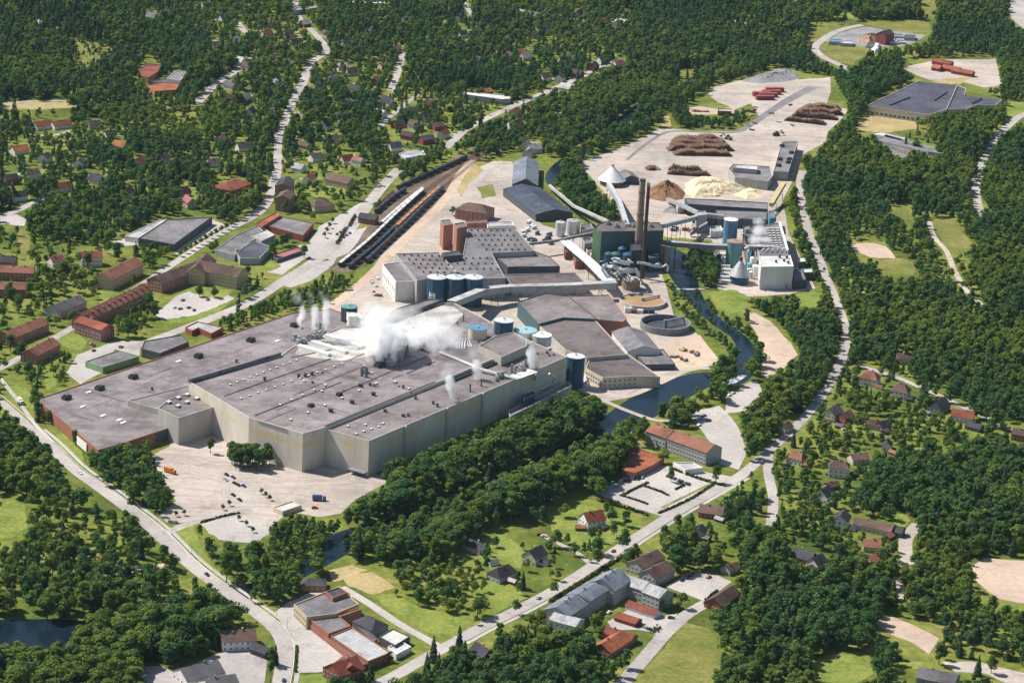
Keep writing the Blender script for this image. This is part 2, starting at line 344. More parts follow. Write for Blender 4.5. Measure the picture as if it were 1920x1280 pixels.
ribbon('rapids', 'foam', [(1354, 721), (1372, 715), (1392, 702)], 8, 2, 'white water below the weir at the gravel bank', sm=3)
patch('mill_yard', 'gravel', [(600, 590), (650, 560), (690, 520), (720, 470), (780, 410), (840, 360), (875, 322), (925, 303), (960, 303), (985, 340), (965, 380), (1010, 420), (1100, 446), (1180, 432), (1225, 470), (1238, 500), (1250, 540), (1262, 590), (1310, 628), (1350, 680), (1310, 692), (1240, 715), (1140, 752), (1090, 735), (1000, 690), (900, 600), (760, 600)], 2, 'pale gravel yard between the mill halls')
patch('mill_yard', 'sand', [(1245, 642), (1312, 628), (1348, 676), (1310, 690), (1268, 690), (1236, 664)], 3, 'pinkish sand lot beside the white gabled workshop')
patch('wood_yard', 'gravel', [(1085, 308), (1110, 296), (1155, 281), (1210, 256), (1240, 239), (1290, 246), (1395, 246), (1425, 222), (1408, 195), (1380, 205), (1345, 192), (1325, 176), (1345, 160), (1385, 152), (1440, 137), (1500, 150), (1556, 145), (1557, 172), (1548, 195), (1590, 206), (1578, 224), (1552, 248), (1546, 268), (1502, 292), (1492, 330), (1470, 372), (1455, 402), (1440, 432), (1340, 450), (1250, 445), (1180, 420), (1150, 382), (1118, 345)], 2, 'wide pale gravel timber yard beyond the boiler house')
patch('wood_yard', 'sand', [(1285, 203), (1312, 199), (1345, 204), (1380, 200), (1375, 212), (1330, 216), (1300, 214)], 3, 'small earthy yard with a round pit among the trees by the timber yard')
patch('wood_yard', 'gravel', [(1330, 445), (1440, 425), (1470, 390), (1480, 440), (1500, 480), (1528, 540), (1480, 552), (1400, 556), (1345, 540), (1355, 490)], 2, 'gravel apron round the pulp plant')
ribbon('road', 'darkasphalt', [(1175, 300), (1215, 268), (1255, 247), (1320, 248), (1385, 246), (1440, 212), (1480, 187), (1525, 163)], [4, 4, 5, 6, 7, 9, 11, 12], 4, 'dark asphalt track crossing the timber yard')
patch('dirt_field', 'sand', [(1396, 590), (1414, 586), (1445, 602), (1482, 642), (1496, 665), (1470, 688), (1440, 712), (1426, 704), (1432, 660), (1416, 622)], 3, 'tan gravel lot on the right bank of the river')
patch('lawn', 'lawn', [(1325, 548), (1372, 543), (1400, 552), (1402, 572), (1380, 588), (1350, 580)], 3, 'bright lawn beside the river below the white pulp building')
patch('lawn', 'lawn', [(1492, 552), (1530, 545), (1545, 560), (1530, 575), (1500, 575)], 3, 'green lawn in front of the white pulp building')
# --- mill forecourt
patch('mill_forecourt', 'gravel', [(285, 853), (318, 836), (325, 815), (400, 780), (470, 820), (570, 855), (605, 850), (690, 880), (730, 903), (698, 918), (668, 936), (640, 962), (600, 968), (540, 960), (500, 995), (490, 1012), (440, 1015), (392, 1000), (372, 978), (312, 980), (300, 965), (330, 940), (300, 890)], 2, 'pale forecourt in front of the tall mill halls')
patch('parking_lot', 'paved', [(385, 985), (440, 968), (492, 975), (505, 1000), (470, 1018), (410, 1012)], 3, 'small paved car park below the mill forecourt')
patch('lawn', 'lawn', [(318, 995), (358, 980), (368, 1000), (380, 1030), (400, 1060), (432, 1085), (405, 1078), (360, 1040)], 3, 'grass wedge between the main road and the mill car park')
patch('lawn', 'lawn', [(95, 800), (120, 815), (150, 845), (170, 880), (150, 872), (120, 845), (98, 822)], 3, 'grass verge between the brick wing and the main road')
# --- main road on the left
RD = [(-60, 700), (0, 752), (35, 782), (62, 808), (95, 836), (140, 880), (185, 912), (230, 945), (270, 975), (305, 1005), (350, 1050), (402, 1092), (455, 1130), (500, 1163), (526, 1190), (534, 1225), (524, 1290), (500, 1380)]
ribbon('main_road', 'asphalt', RD, [7, 7, 7, 8, 9, 9, 10, 10, 11, 12, 11, 10, 10, 10, 10, 10, 10, 10], 4, 'pale main road running along the left edge to the bottom')
ribbon('footpath', 'paved', RD[3:], 2.6, 5, 'pale footpath beside the main road', off=8.4)
ribbon('lane_line', 'white_paint', RD, .35, 6, 'thin white line along the main road edge', off=5.4, clear=False)
ribbon('road', 'asphalt', [(308, 1000), (345, 985), (380, 975), (430, 965), (470, 955)], 7, 4, 'short entrance road from the main road to the mill forecourt')
patch('plaza', 'paved', [(512, 1150), (540, 1128), (560, 1120), (590, 1108), (625, 1105), (600, 1160), (640, 1200), (690, 1245), (610, 1258), (556, 1262), (556, 1225), (545, 1190)], 3, 'paved forecourt between the main road and the flat roofed shops')
patch('lawn', 'lawn', [(552, 1264), (612, 1264), (612, 1300), (545, 1300)], 3, 'small lawn strip below the shop forecourt')
patch('asphalt_court', 'asphalt', [(405, 1225), (470, 1210), (500, 1235), (495, 1300), (430, 1300), (300, 1300), (270, 1275), (262, 1250), (300, 1248), (330, 1262)], 3, 'driveway round the grey roofed house at the bottom left')
patch('dirt_field', 'sand', [(160, 1062), (200, 1055), (262, 1060), (310, 1056), (300, 1072), (255, 1082), (215, 1090), (185, 1080)], 3, 'sandy clearing in the wood left of the main road', clear=False)
patch('field', 'lawn', [(-30, 932), (15, 930), (48, 950), (52, 990), (20, 1010), (-30, 1008)], 3, 'light grass clearing at the left edge of the wood')
# --- centre street
ST = [(660, 1310), (705, 1284), (748, 1262), (800, 1232), (858, 1200), (910, 1172), (960, 1148), (1040, 1106), (1100, 1068), (1180, 1016), (1250, 971), (1310, 936), (1388, 892), (1440, 846), (1486, 806), (1530, 757), (1564, 704), (1584, 655), (1584, 610), (1566, 560), (1548, 515), (1530, 468), (1515, 430), (1505, 385), (1500, 345), (1505, 320)]
ribbon('street', 'asphalt', ST, [9]*13+[7.5]*13, 4, 'pale street climbing from the bottom centre to the pulp plant')
ribbon('footpath', 'paved', ST[4:13], 2.6, 5, 'pale pavement along the lower side of the street', off=-6.6)
ribbon('street', 'asphalt', [(1440, 848), (1441, 890), (1450, 935), (1445, 985)], 7, 4, 'side street dropping between gardens on the right')
ribbon('street', 'asphalt', [(1335, 1125), (1290, 1150), (1250, 1185), (1215, 1225), (1172, 1275), (1140, 1320)], 9, 4, 'access street beside the red garages')
patch('garage_court', 'paved', [(1150, 1180), (1140, 1165), (1180, 1140), (1240, 1155), (1270, 1150), (1255, 1180), (1235, 1190), (1200, 1180)], 3, 'paved court between the red garages')
patch('parking_lot', 'paved', [(1248, 1100), (1298, 1070), (1340, 1076), (1372, 1090), (1338, 1116), (1320, 1128), (1282, 1112)], 3, 'car park beside the blue grey apartment block')
patch('field', 'field', [(1282, 1166), (1330, 1178), (1350, 1205), (1345, 1245), (1318, 1300), (1180, 1300), (1218, 1245), (1262, 1195)], 3, 'olive meadow right of the access street')
patch('lawn', 'lawn', [(700, 1115), (740, 1112), (790, 1140), (850, 1155), (890, 1168), (845, 1190), (800, 1185), (740, 1150)], 3, 'large lawn behind the flat roofed shops')
patch('dirt_field', 'dry', [(640, 1080), (700, 1072), (742, 1100), (700, 1115), (655, 1098)], 3, 'bare earth patch behind the shops')
patch('field', 'dry', [(618, 1068), (660, 1058), (690, 1068), (650, 1085), (622, 1090)], 3, 'dry yellow grass near the river bank')
ribbon('road', 'paved', [(640, 1100), (690, 1130), (750, 1170), (800, 1198), (820, 1210)], 6, 4, 'service lane behind the flat roofed shops')
patch('lawn', 'lawn', [(1030, 965), (1090, 945), (1150, 960), (1215, 985), (1160, 1012), (1120, 1038), (1080, 1030), (1035, 995)], 3, 'garden lawn round the red house', clear=False)
patch('lawn', 'lawn', [(890, 1010), (950, 1000), (985, 1035), (975, 1065), (930, 1045), (905, 1030)], 3, 'garden lawn by the cream gabled house', clear=False)
patch('lawn', 'lawn', [(890, 1080), (960, 1095), (990, 1120), (930, 1150), (890, 1110)], 3, 'garden lawn beside the street', clear=False)
ribbon('road', 'gravel', [(1105, 1055), (1080, 1035), (1040, 1015), (1020, 1005)], 4, 4, 'gravel drive to the cream gabled house', clear=False)
patch('parking_lot', 'paved', [(1118, 926), (1150, 905), (1200, 878), (1262, 872), (1330, 886), (1392, 896), (1330, 935), (1256, 972), (1195, 953)], 3, 'large marked car park below the brick school')
patch('school_yard', 'paved', [(1290, 775), (1350, 760), (1385, 800), (1400, 850), (1385, 880), (1350, 870), (1345, 845), (1310, 800)], 3, 'paved yard behind the long brick school')
ribbon('footpath', 'gravel', [(1133, 752), (1180, 772), (1228, 788), (1260, 790)], 5, 6, 'pale footbridge crossing the weir pool', z=.35)
ribbon('footpath', 'gravel', [(1120, 752), (1180, 742), (1232, 720), (1275, 700), (1300, 692), (1330, 690)], 6, 5, 'pale bank path along the weir pool')
patch('paved_yard', 'paved', [(1360, 745), (1400, 720), (1420, 712), (1430, 740), (1400, 770), (1360, 775)], 3, 'paved turning place by the weir')
# --- right hand side
ribbon('road', 'asphalt', [(1606, 684), (1680, 707), (1742, 733), (1800, 760), (1855, 786), (1925, 818), (2020, 862)], 6, 4, 'narrow road past the houses at the forest edge')
ribbon('road', 'asphalt', [(2010, 180), (1925, 212), (1895, 232), (1866, 262), (1845, 300), (1832, 335), (1830, 370), (1842, 408)], 9, 4, 'pale road curving through the forest at the right edge')
ribbon('footpath', 'gravel', [(1742, 415), (1752, 445), (1775, 472), (1790, 508), (1812, 545), (1842, 572)], 5, 4, 'gravel forest track on the right')
ribbon('footpath', 'gravel', [(1572, 553), (1640, 546), (1690, 533), (1716, 521)], 5, 4, 'gravel path through the clearing')
patch('dirt_field', 'sand', [(1592, 456), (1640, 456), (1662, 462), (1682, 486), (1630, 482), (1605, 472)], 3, 'pinkish sports pitch in the forest clearing')
patch('field', 'field', [(1640, 490), (1690, 484), (1722, 498), (1712, 518), (1670, 508)], 3, 'grass clearing beside the pitch')
patch('field', 'field', [(1652, 398), (1700, 380), (1712, 404), (1690, 410)], 3, 'small grassy clearing in the right forest')
patch('field', 'field', [(1742, 415), (1790, 410), (1800, 430), (1825, 460), (1800, 475), (1775, 460)], 3, 'dry grass clearing beside the forest track')
patch('field', 'lawn', [(1880, 190), (1925, 195), (1925, 212), (1895, 225)], 3, 'light green field beside the black roofed factory')
patch('factory_yard', 'dry', [(1600, 232), (1640, 212), (1712, 222), (1720, 242), (1660, 250), (1612, 246)], 3, 'pale yellow lot in front of the black roofed factory')
patch('sports_ground', 'sand', [(1822, 1062), (1845, 1045), (1925, 1052), (2050, 1060), (2050, 1140), (1925, 1132), (1870, 1122), (1830, 1090)], 3, 'pinkish sand pitch at the right edge')
patch('dirt_field', 'sand', [(1638, 1165), (1668, 1154), (1715, 1172), (1760, 1196), (1742, 1226), (1712, 1205), (1670, 1190)], 3, 'brown earth lot among trees at the bottom right')
ribbon('road', 'gravel', [(1722, 982), (1700, 1008), (1698, 1035), (1703, 1058)], 9, 4, 'tan gravel lane below the long dark house')
ribbon('road', 'gravel', [(1675, 1080), (1690, 1095), (1685, 1122)], 6, 4, 'end of the gravel lane in the bottom right wood')
patch('lawn', 'lawn', [(1520, 1240), (1560, 1225), (1620, 1232), (1640, 1262), (1590, 1290), (1540, 1275)], 3, 'grass clearing at the bottom right')
patch('lawn', 'lawn', [(1680, 1242), (1730, 1240), (1735, 1256), (1690, 1256)], 3, 'lawn beside the dark roofed shed at the bottom edge')
patch('gravel_yard', 'gravel', [(1765, 1240), (1830, 1240), (1925, 1262), (1925, 1300), (1850, 1262), (1790, 1258)], 3, 'pale gravel yard at the bottom right corner')
patch('lawn', 'lawn', [(1640, 968), (1690, 962), (1708, 975), (1690, 992), (1668, 972)], 3, 'bright lawn behind the long dark house')
for q, l in (([(1700, 840), (1740, 835), (1765, 850), (1740, 865), (1712, 855)], 'bright green garden in the right hand wood'), ([(1590, 790), (1640, 790), (1690, 810), (1650, 818), (1600, 808)], 'green garden strip right of the street'),
             ([(1600, 700), (1618, 695), (1615, 735), (1590, 735)], 'green garden corner where the forest road begins'), ([(1650, 735), (1690, 745), (1680, 775), (1640, 765)], 'green garden below the two brown roofed villas'), ([(1350, 925), (1390, 900), (1410, 920), (1385, 945)], 'green garden left of the side street')):
    patch('lawn', 'lawn', q, 3, l, clear=False)
# --- rail yard
patch('rail_yard', 'ballast', [(900, 283), (862, 292), (805, 322), (745, 352), (730, 380), (690, 425), (660, 458), (635, 485), (612, 505), (650, 512), (700, 492), (745, 450), (800, 400), (840, 355), (868, 318), (905, 292)], 3, 'brown ballast of the railway yard', clear=True)
ribbon('railway', 'ballast', [(895, 288), (940, 268), (990, 250), (1040, 230), (1100, 205), (1180, 165)], [24, 16, 12, 12, 12, 12], 3, 'railway line leaving the yard towards the forest', clear=False)
ribbon('dirt_strip', 'sand', [(600, 590), (640, 560), (690, 520), (740, 470), (790, 420), (835, 375), (862, 330), (885, 300)], 9, 4, 'dusty strip beside the rail yard')
patch('field', 'dry', [(850, 345), (868, 318), (890, 305), (905, 320), (880, 350), (865, 370)], 3, 'dry grass at the neck of the rail yard')
patch('field', 'field', [(895, 352), (925, 345), (932, 365), (905, 372)], 3, 'green triangle by the yard road')
ribbon('road', 'asphalt', [(880, 350), (905, 330), (935, 312), (955, 330), (975, 372), (1000, 410), (1030, 440)], 6, 4, 'yard road from the railway to the dark roofed barn')
# --- left town
ribbon('town_street', 'asphalt', [(748, 316), (712, 356), (690, 384), (664, 416), (640, 446), (612, 474), (575, 500), (530, 528), (470, 566), (410, 592), (340, 618), (275, 642), (240, 655)], [10, 11, 12, 13, 14, 13, 11, 11, 11, 11, 10, 9, 9], 4, 'broad pale street along the railway in the town')
patch('parking_lot', 'paved', [(690, 372), (640, 402), (610, 425), (598, 452), (575, 480), (590, 495), (620, 470), (660, 425)], 3, 'paved car park strip along the town street')
patch('town_yard', 'paved', [(560, 508), (600, 492), (632, 484), (622, 500), (580, 528), (545, 540), (530, 535)], 3, 'pale yard wedge between the town street and the rail yard')
patch('town_square', 'paved', [(600, 425), (640, 402), (668, 432), (690, 425), (655, 475), (620, 487), (596, 480), (580, 452)], 4, 'paved square by the station')
patch('town_yard', 'paved', [(290, 590), (330, 555), (360, 545), (420, 550), (440, 560), (400, 582), (350, 600), (312, 605)], 3, 'gravel court in front of the yellow apartment block')
patch('lawn', 'lawn', [(345, 545), (370, 538), (435, 545), (420, 558), (380, 556)], 4, 'lawn in front of the yellow apartment block')
patch('lawn', 'lawn', [(298, 600), (370, 590), (440, 562), (452, 556), (385, 600), (310, 608)], 4, 'grass strip along the town street')
patch('town_yard', 'paved', [(145, 665), (215, 640), (265, 640), (260, 672), (200, 695), (150, 720), (125, 700)], 3, 'paved yard behind the long brick wing')
patch('lawn', 'lawn', [(105, 632), (140, 622), (165, 640), (150, 660), (112, 648)], 3, 'round lawn among the brick apartments')
patch('lawn', 'lawn', [(20, 725), (45, 715), (62, 750), (50, 770), (30, 750)], 3, 'grass verge left of the mill')
patch('lawn', 'lawn', [(75, 705), (100, 695), (108, 722), (90, 735)], 3, 'lawn between shrubs left of the mill')
ribbon('footpath', 'paved', [(0, 708), (40, 760), (70, 800), (100, 830)], 3, 5, 'pale footpath left of the mill')
LS = [(566, -40), (552, 15), (560, 32), (598, 72), (612, 97), (584, 118), (566, 160), (550, 190), (535, 226), (524, 248), (521, 278), (521, 302), (514, 342), (504, 374), (480, 402), (432, 428), (390, 452), (338, 486), (275, 528), (210, 572), (140, 612), (100, 635), (20, 680), (-60, 720)]
ribbon('street', 'asphalt', LS, [8, 8, 8, 8, 9, 9, 10, 9, 9, 8, 8, 9, 10, 9, 10, 9, 8, 8, 7, 7, 7, 7, 7, 7], 4, 'long pale street running up through the town at the left')
for px, w, l in (([(478, 106), (446, 132), (408, 155), (368, 196)], 9, 'pale side street at the upper left'), ([(1168, 112), (1122, 128), (1082, 148), (1012, 178), (960, 200), (905, 226), (870, 246), (852, 262), (836, 278)], 9, 'pale street along the hillside houses in the upper middle'),
                 ([(757, 98), (748, 128), (740, 152), (732, 172)], 8, 'short lane among the upper middle houses'), ([(782, 178), (757, 198), (728, 222), (705, 246)], 6, 'narrow lane sloping through the upper middle gardens'),
                 ([(95, 365), (60, 382), (15, 402), (-60, 430)], 8, 'pale street at the left edge of the town'), ([(445, 42), (452, 52), (462, 62)], 8, 'short pale street at the top left'),
                 ([(-40, 197), (20, 194), (60, 190), (150, 189), (235, 184)], 6, 'country lane at the upper left'), ([(1616, 47), (1572, 58), (1538, 78), (1528, 92), (1545, 108), (1570, 120), (1600, 134)], 10, 'pale road curving round the depot'),
                 ([(1360, 35), (1385, 42), (1410, 40)], 10, 'bright forest road at the top'), ([(55, 48), (120, 45)], 6, 'lane at the top left edge'), ([(870, 5), (882, 25), (890, 33)], 6, 'lane in the wood at the top'),
                 ([(50, 252), (100, 254), (135, 245)], 6, 'drive past two red roofed houses at the left'), ([(480, 95), (520, 100)], 6, 'lane joining the long street')):
    ribbon('road', 'asphalt', px, w, 4, l)
patch('highway', 'asphalt', [(1898, -20), (1935, -20), (1935, 60), (1915, 52), (1890, 30)], 4, 'pale road junction in the top right corner')
patch('field', 'field', [(80, 62), (120, 66), (185, 82), (225, 85), (230, 100), (190, 118), (165, 140), (130, 140), (125, 112), (140, 92), (95, 74)], 3, 'olive scrub clearing at the upper left', clear=False)
patch('field', 'dry', [(0, 196), (60, 192), (150, 192), (140, 202), (60, 206), (0, 204)], 3, 'yellow field strip at the upper left')
patch('depot_yard', 'ash', [(1545, 78), (1575, 62), (1620, 50), (1690, 60), (1738, 66), (1720, 78), (1690, 88), (1640, 88), (1580, 86)], 3, 'grey depot yard at the upper right')
patch('field', 'field', [(1512, 62), (1560, 52), (1605, 48), (1570, 58), (1538, 76), (1515, 84)], 3, 'olive grass outside the depot')
patch('field', 'field', [(1538, 88), (1600, 88), (1630, 95), (1598, 122), (1570, 118), (1545, 104)], 3, 'olive grass inside the curve of the depot road')
patch('field', 'field', [(1610, 42), (1740, 42), (1750, 60), (1700, 62), (1640, 52)], 3, 'grass behind the depot')
patch('field', 'field', [(1718, 0), (1755, 0), (1755, 22), (1735, 26)], 3, 'yellow clearing at the top right')
patch('lawn', 'lawn', [(1572, 25), (1605, 27), (1600, 38), (1575, 36)], 3, 'light green glade at the top right')
patch('farm_yard', 'gravel', [(1690, 127), (1760, 112), (1868, 111), (1872, 135), (1878, 160), (1845, 165), (1812, 155), (1740, 150), (1710, 138)], 3, 'tan sawmill yard with red sheds at the upper right')
patch('field', 'dry', [(1745, 152), (1830, 143), (1800, 158), (1755, 157)], 4, 'dry grass in the sawmill yard')
patch('field', 'field', [(1260, 135), (1300, 134), (1292, 144), (1265, 142)], 3, 'small green glade in the upper wood')
patch('field', 'field', [(1150, 215), (1205, 183), (1218, 176), (1200, 192), (1158, 222)], 3, 'yellow green bank along the upper river', clear=False)
patch('field', 'dry', [(1238, 218), (1256, 218), (1260, 238), (1240, 238)], 3, 'dry grass corner of the timber yard')
patch('town_yard', 'paved', [(0, 408), (30, 402), (50, 412), (45, 424), (0, 420)], 3, 'gravel parking at the left edge')
patch('lawn', 'field', [(35, 432), (52, 425), (58, 460), (48, 490), (36, 465)], 3, 'yellowish garden strip at the left edge')
patch('town_yard', 'paved', [(210, 452), (235, 448), (262, 458), (225, 462)], 3, 'pale yard beside the flat grey warehouse')
patch('lawn', 'lawn', [(330, 345), (345, 340), (372, 368), (365, 378), (345, 362)], 3, 'bright sloping garden in the left town')
patch('town_yard', 'paved', [(390, 410), (425, 422), (330, 478), (320, 465)], 3, 'pale pavement between warehouse and tree row')
patch('lawn', 'lawn', [(188, 545), (215, 548), (200, 565), (185, 580)], 3, 'lawn between brick apartments')
patch('town_yard', 'paved', [(500, 510), (545, 478), (560, 460), (600, 455), (580, 480), (530, 515)], 3, 'pale yard behind the flat grey shops')
patch('lawn', 'lawn', [(480, 490), (520, 492), (528, 500), (500, 510), (478, 506)], 4, 'lawn beside the grey town shops')
patch('lawn', 'lawn', [(545, 350), (560, 355), (620, 345), (660, 350), (650, 370), (600, 372)], 3, 'lawns round the brown hipped villas', clear=False)
for q, l in (([(255, 300), (300, 295), (310, 310), (262, 316)], 'garden at the left'), ([(225, 240), (262, 246), (255, 262), (222, 255)], 'garden with drive at the left'), ([(380, 80), (470, 78), (460, 90), (385, 95)], 'garden clearing at the upper left'),
             ([(740, 258), (800, 262), (795, 270), (745, 268)], 'bright long garden in the upper middle'), ([(655, 240), (697, 238), (690, 248), (665, 250)], 'yellow plot in the upper middle'), ([(985, 25), (1010, 40), (1080, 32), (1085, 22)], 'garden plots at the top middle'),
             ([(600, 272), (628, 268), (622, 290), (600, 295)], 'bright garden in the upper middle near the lane'), ([(860, 200), (940, 195), (900, 208), (870, 212)], 'garden below the long white building'), ([(1042, 190), (1070, 178), (1075, 195), (1050, 205)], 'bright garden above the river'),
             ([(810, 250), (850, 245), (840, 270), (815, 268)], 'bright garden by the hillside street'), ([(660, 50), (700, 45), (690, 60), (665, 65)], 'bright garden at the top'), ([(520, 120), (545, 118), (540, 135), (515, 138)], 'garden left of the long street')):
    patch('lawn', 'lawn', q, 3, 'bright green '+l, clear=False)
# ---------------------------------------------------------------- builders for standing things
M('tank_top', (.50, .53, .55), .15)
WINM = {}
def window_mesh(w, h):
    k = (round(w, 1), round(h, 1))
    if k not in WINM:
        b = MB(); b.box((0, 0, 0), (w, .12, h), 0, 0); b.box((0, -.08, 0), (w*.82, .06, h*.84), 0, 1); b.box((0, -.1, 0), (.12, .07, h*.84), 0, 0)
        WINM[k] = b.mesh('window', ['frame_white', 'glass'])
    return WINM[k]
def windows(rt_, a, b, zs, n, w=1.4, h=1.5, name='window', skip=0):
    """row(s) of windows on the wall line a->b (world xy, outside on the right hand side)"""
    a, b = Vector(a[:2]), Vector(b[:2]); d = b-a; ang = math.atan2(d.y, d.x); nrm = Vector((d.y, -d.x)).normalized()*.05
    inv = rt_.matrix_basis.inverted()
    for z in zs:
        for i in range(n):
            p = a+d*((i+.5)/n)+nrm; o = link(name, window_mesh(w, h), rt_, inv @ Vector((p.x, p.y, z))); o.rotation_euler = (0, 0, ang-rt_.rotation_euler.z)
def flat(label, px, z, wall, roof, cat='building', name='building', group=None, z0=0, par=.7, clear=True, pw=.5):
    pts = ccw([G(p, z) for p in px]); c = (sum(p[0] for p in pts)/len(pts), sum(p[1] for p in pts)/len(pts), z0)
    rr = root(name, label, cat, c, 0, group); inn = inset(pts, pw); b = MB(); b.prism(pts, z0, z, False)
    n = len(pts)
    for i in range(n):
        j = (i+1) % n; b.poly([(*pts[i], z), (*pts[j], z), (*inn[j], z), (*inn[i], z)]); b.poly([(*inn[i], z), (*inn[j], z), (*inn[j], z-par), (*inn[i], z-par)])
    b.obj('wall', wall, rr); b = MB(); b.poly([(*p, z-par+.02) for p in inn]); b.obj('roof', roof, rr)
    if clear: fill(CLEAR, px, 1)
    rr['_z'] = z; rr['_pts'] = [v for p in pts for v in p]
    return rr
def wall_of(rr, i):
    f = list(rr['_pts']); n = len(f)//2; i %= n; j = (i+1) % n; return (f[2*i], f[2*i+1]), (f[2*j], f[2*j+1])
def front_walls(rr):
    """indices of walls that face the camera, longest first"""
    f = list(rr['_pts']); n = len(f)//2; out = []
    for i in range(n):
        a, b = wall_of(rr, i); nx, ny = b[1]-a[1], a[0]-b[0]; cx, cy = CAM.x-(a[0]+b[0])/2, CAM.y-(a[1]+b[1])/2
        if nx*cx+ny*cy > 0: out.append((-math.hypot(b[0]-a[0], b[1]-a[1]), i))
    return [i for _, i in sorted(out)]
def gable_local(L, Wd, ev, rg, ov=.45, hip=0.0):
    w = MB(); hx, hy = L/2, Wd/2; q = [(-hx, -hy), (hx, -hy), (hx, hy), (-hx, hy)]
    w.prism(q, 0, ev, False)
    if not hip:
        w.poly([(-hx, hy, ev), (-hx, -hy, ev), (-hx, 0, rg)]); w.poly([(hx, -hy, ev), (hx, hy, ev), (hx, 0, rg)])
    r = MB(); sl = (rg-ev)/hy; ex, ey = hx+ov, hy+ov; ze = ev-sl*ov; T = .22; rx = ex-hip*Wd/2 if hip else ex; rz = rg+.05
    for s in (-1, 1):
        e = [(-ex, s*ey, ze+.05), (ex, s*ey, ze+.05), (rx, 0, rz), (-rx, 0, rz)]
        if s > 0: e = e[::-1]
        r.poly(e)
        r.poly([(p[0], p[1], p[2]-T) for p in e[::-1]])
        r.poly([(-ex, s*ey, ze+.05), (ex, s*ey, ze+.05), (ex, s*ey, ze+.05-T), (-ex, s*ey, ze+.05-T)])
    for s in (-1, 1):
        if hip: r.poly([(s*ex, -s*ey, ze+.05), (s*ex, s*ey, ze+.05), (s*rx, 0, rz)])
        else:
            for y in (-1, 1): r.poly([(s*ex, y*ey, ze+.05), (s*rx, 0, rz), (s*rx, 0, rz-T), (s*ex, y*ey, ze+.05-T)])
    return w, r
def house_at(label, c, rz, L, Wd, ev, rg, wall, roof, cat='house', name='house', group=None, chim=1, hip=0.0, win=0, door=0, clear=True, z0=0.0, porch=0, dorm=0):
    rr = root(name, label, cat, (c[0], c[1], z0), rz, group); w, r = gable_local(L, Wd, ev, rg, .45, hip)
    w.obj('wall', wall, rr, (0, 0, 0)); ro = r.obj('roof', roof, rr, (0, 0, 0))
    rnd = random.Random(int(c[0]*13+c[1]*7))
    if chim:
        for k in range(chim):
            b = MB(); x = (rnd.uniform(-.25, .25)+(k-(chim-1)/2)*.5)*L*.8; y = rnd.choice((-1, 1))*.35
            b.box((x, y, rg+.1), (.8, .8, 2.0)); b.box((x, y, rg+1.15), (1.0, 1.0, .16))
            b.obj('chimney', 'wall_brick' if rnd.random() < .6 else 'concrete', ro, (0, 0, 0))
    ca, sa = math.cos(rz), math.sin(rz)
    def wl(x, y): return (c[0]+x*ca-y*sa, c[1]+x*sa+y*ca)
    if win:
        hx, hy = L/2, Wd/2; fl = max(1, int(ev//2.9)); zs = [1.6+2.9*i for i in range(fl)]
        for a, b2, LL in ((wl(-hx, -hy), wl(hx, -hy), L), (wl(hx, hy), wl(-hx, hy), L), (wl(hx, -hy), wl(hx, hy), Wd), (wl(-hx, hy), wl(-hx, -hy), Wd)):
            nx, ny = b2[1]-a[1], a[0]-b2[0]
            if nx*(CAM.x-a[0])+ny*(CAM.y-a[1]) > 0: windows(rr, a, b2, zs, max(2, int(LL/win)), 1.3, 1.4)
    if door:
        b = MB(); b.box((L*.12, -Wd/2-.06, 1.05), (1.1, .12, 2.1)); b.obj('door', 'rust', rr, (0, 0, 0))
    for k in range(dorm):
        b = MB(); x = (k+.5)/dorm*L-L/2; b.box((x, -Wd*.25, ev+(rg-ev)*.5+.5), (1.8, 2.4, 1.5)); b.obj('dormer', roof, ro, (0, 0, 0))
    if not clear:
        fill(BASE, pxy([(*wl(-L/2-1, -Wd/2-1), 0), (*wl(L/2+1, -Wd/2-1), 0), (*wl(L/2+1, Wd/2+1), 0), (*wl(-L/2-1, Wd/2+1), 0)]), 1)
    if clear:
        hx, hy = L/2, Wd/2
        fill(CLEAR, pxy([(*wl(-hx, -hy), ev), (*wl(hx, -hy), ev), (*wl(hx, hy), ev), (*wl(-hx, hy), ev)]), 1)
        fill(CLEAR, pxy([(*wl(-hx, -hy), ev*.4), (*wl(hx, -hy), ev*.4), (*wl(hx, 0), rg), (*wl(-hx, 0), rg)]), 1)
    return rr
def hs(label, x, y, th, L, Wd, ev, rg, wall, roof, **k):
    """house whose roof centre sits at pixel x,y and whose ridge runs at th degrees in the picture"""
    zm = (ev+rg)/2; c = P(x, y, zm); e = P(x+20*math.cos(R(th)), y-20*math.sin(R(th)), zm); d = e-c
    return house_at(label, c, math.atan2(d.y, d.x), L, Wd, ev, rg, wall, roof, **k)
def ax(label, a, b, Wd, ev, rg, wall, roof, **k):
    """house whose ridge runs between two pixels"""
    p, q = P(a[0], a[1], rg), P(b[0], b[1], rg); d = q-p
    if (d.y*1.0 if abs(d.x) < 1e-6 else d.x) < 0: d = -d
    return house_at(label, (p+q)/2, math.atan2(d.y, d.x), d.length, Wd, ev, rg, wall, roof, **k)
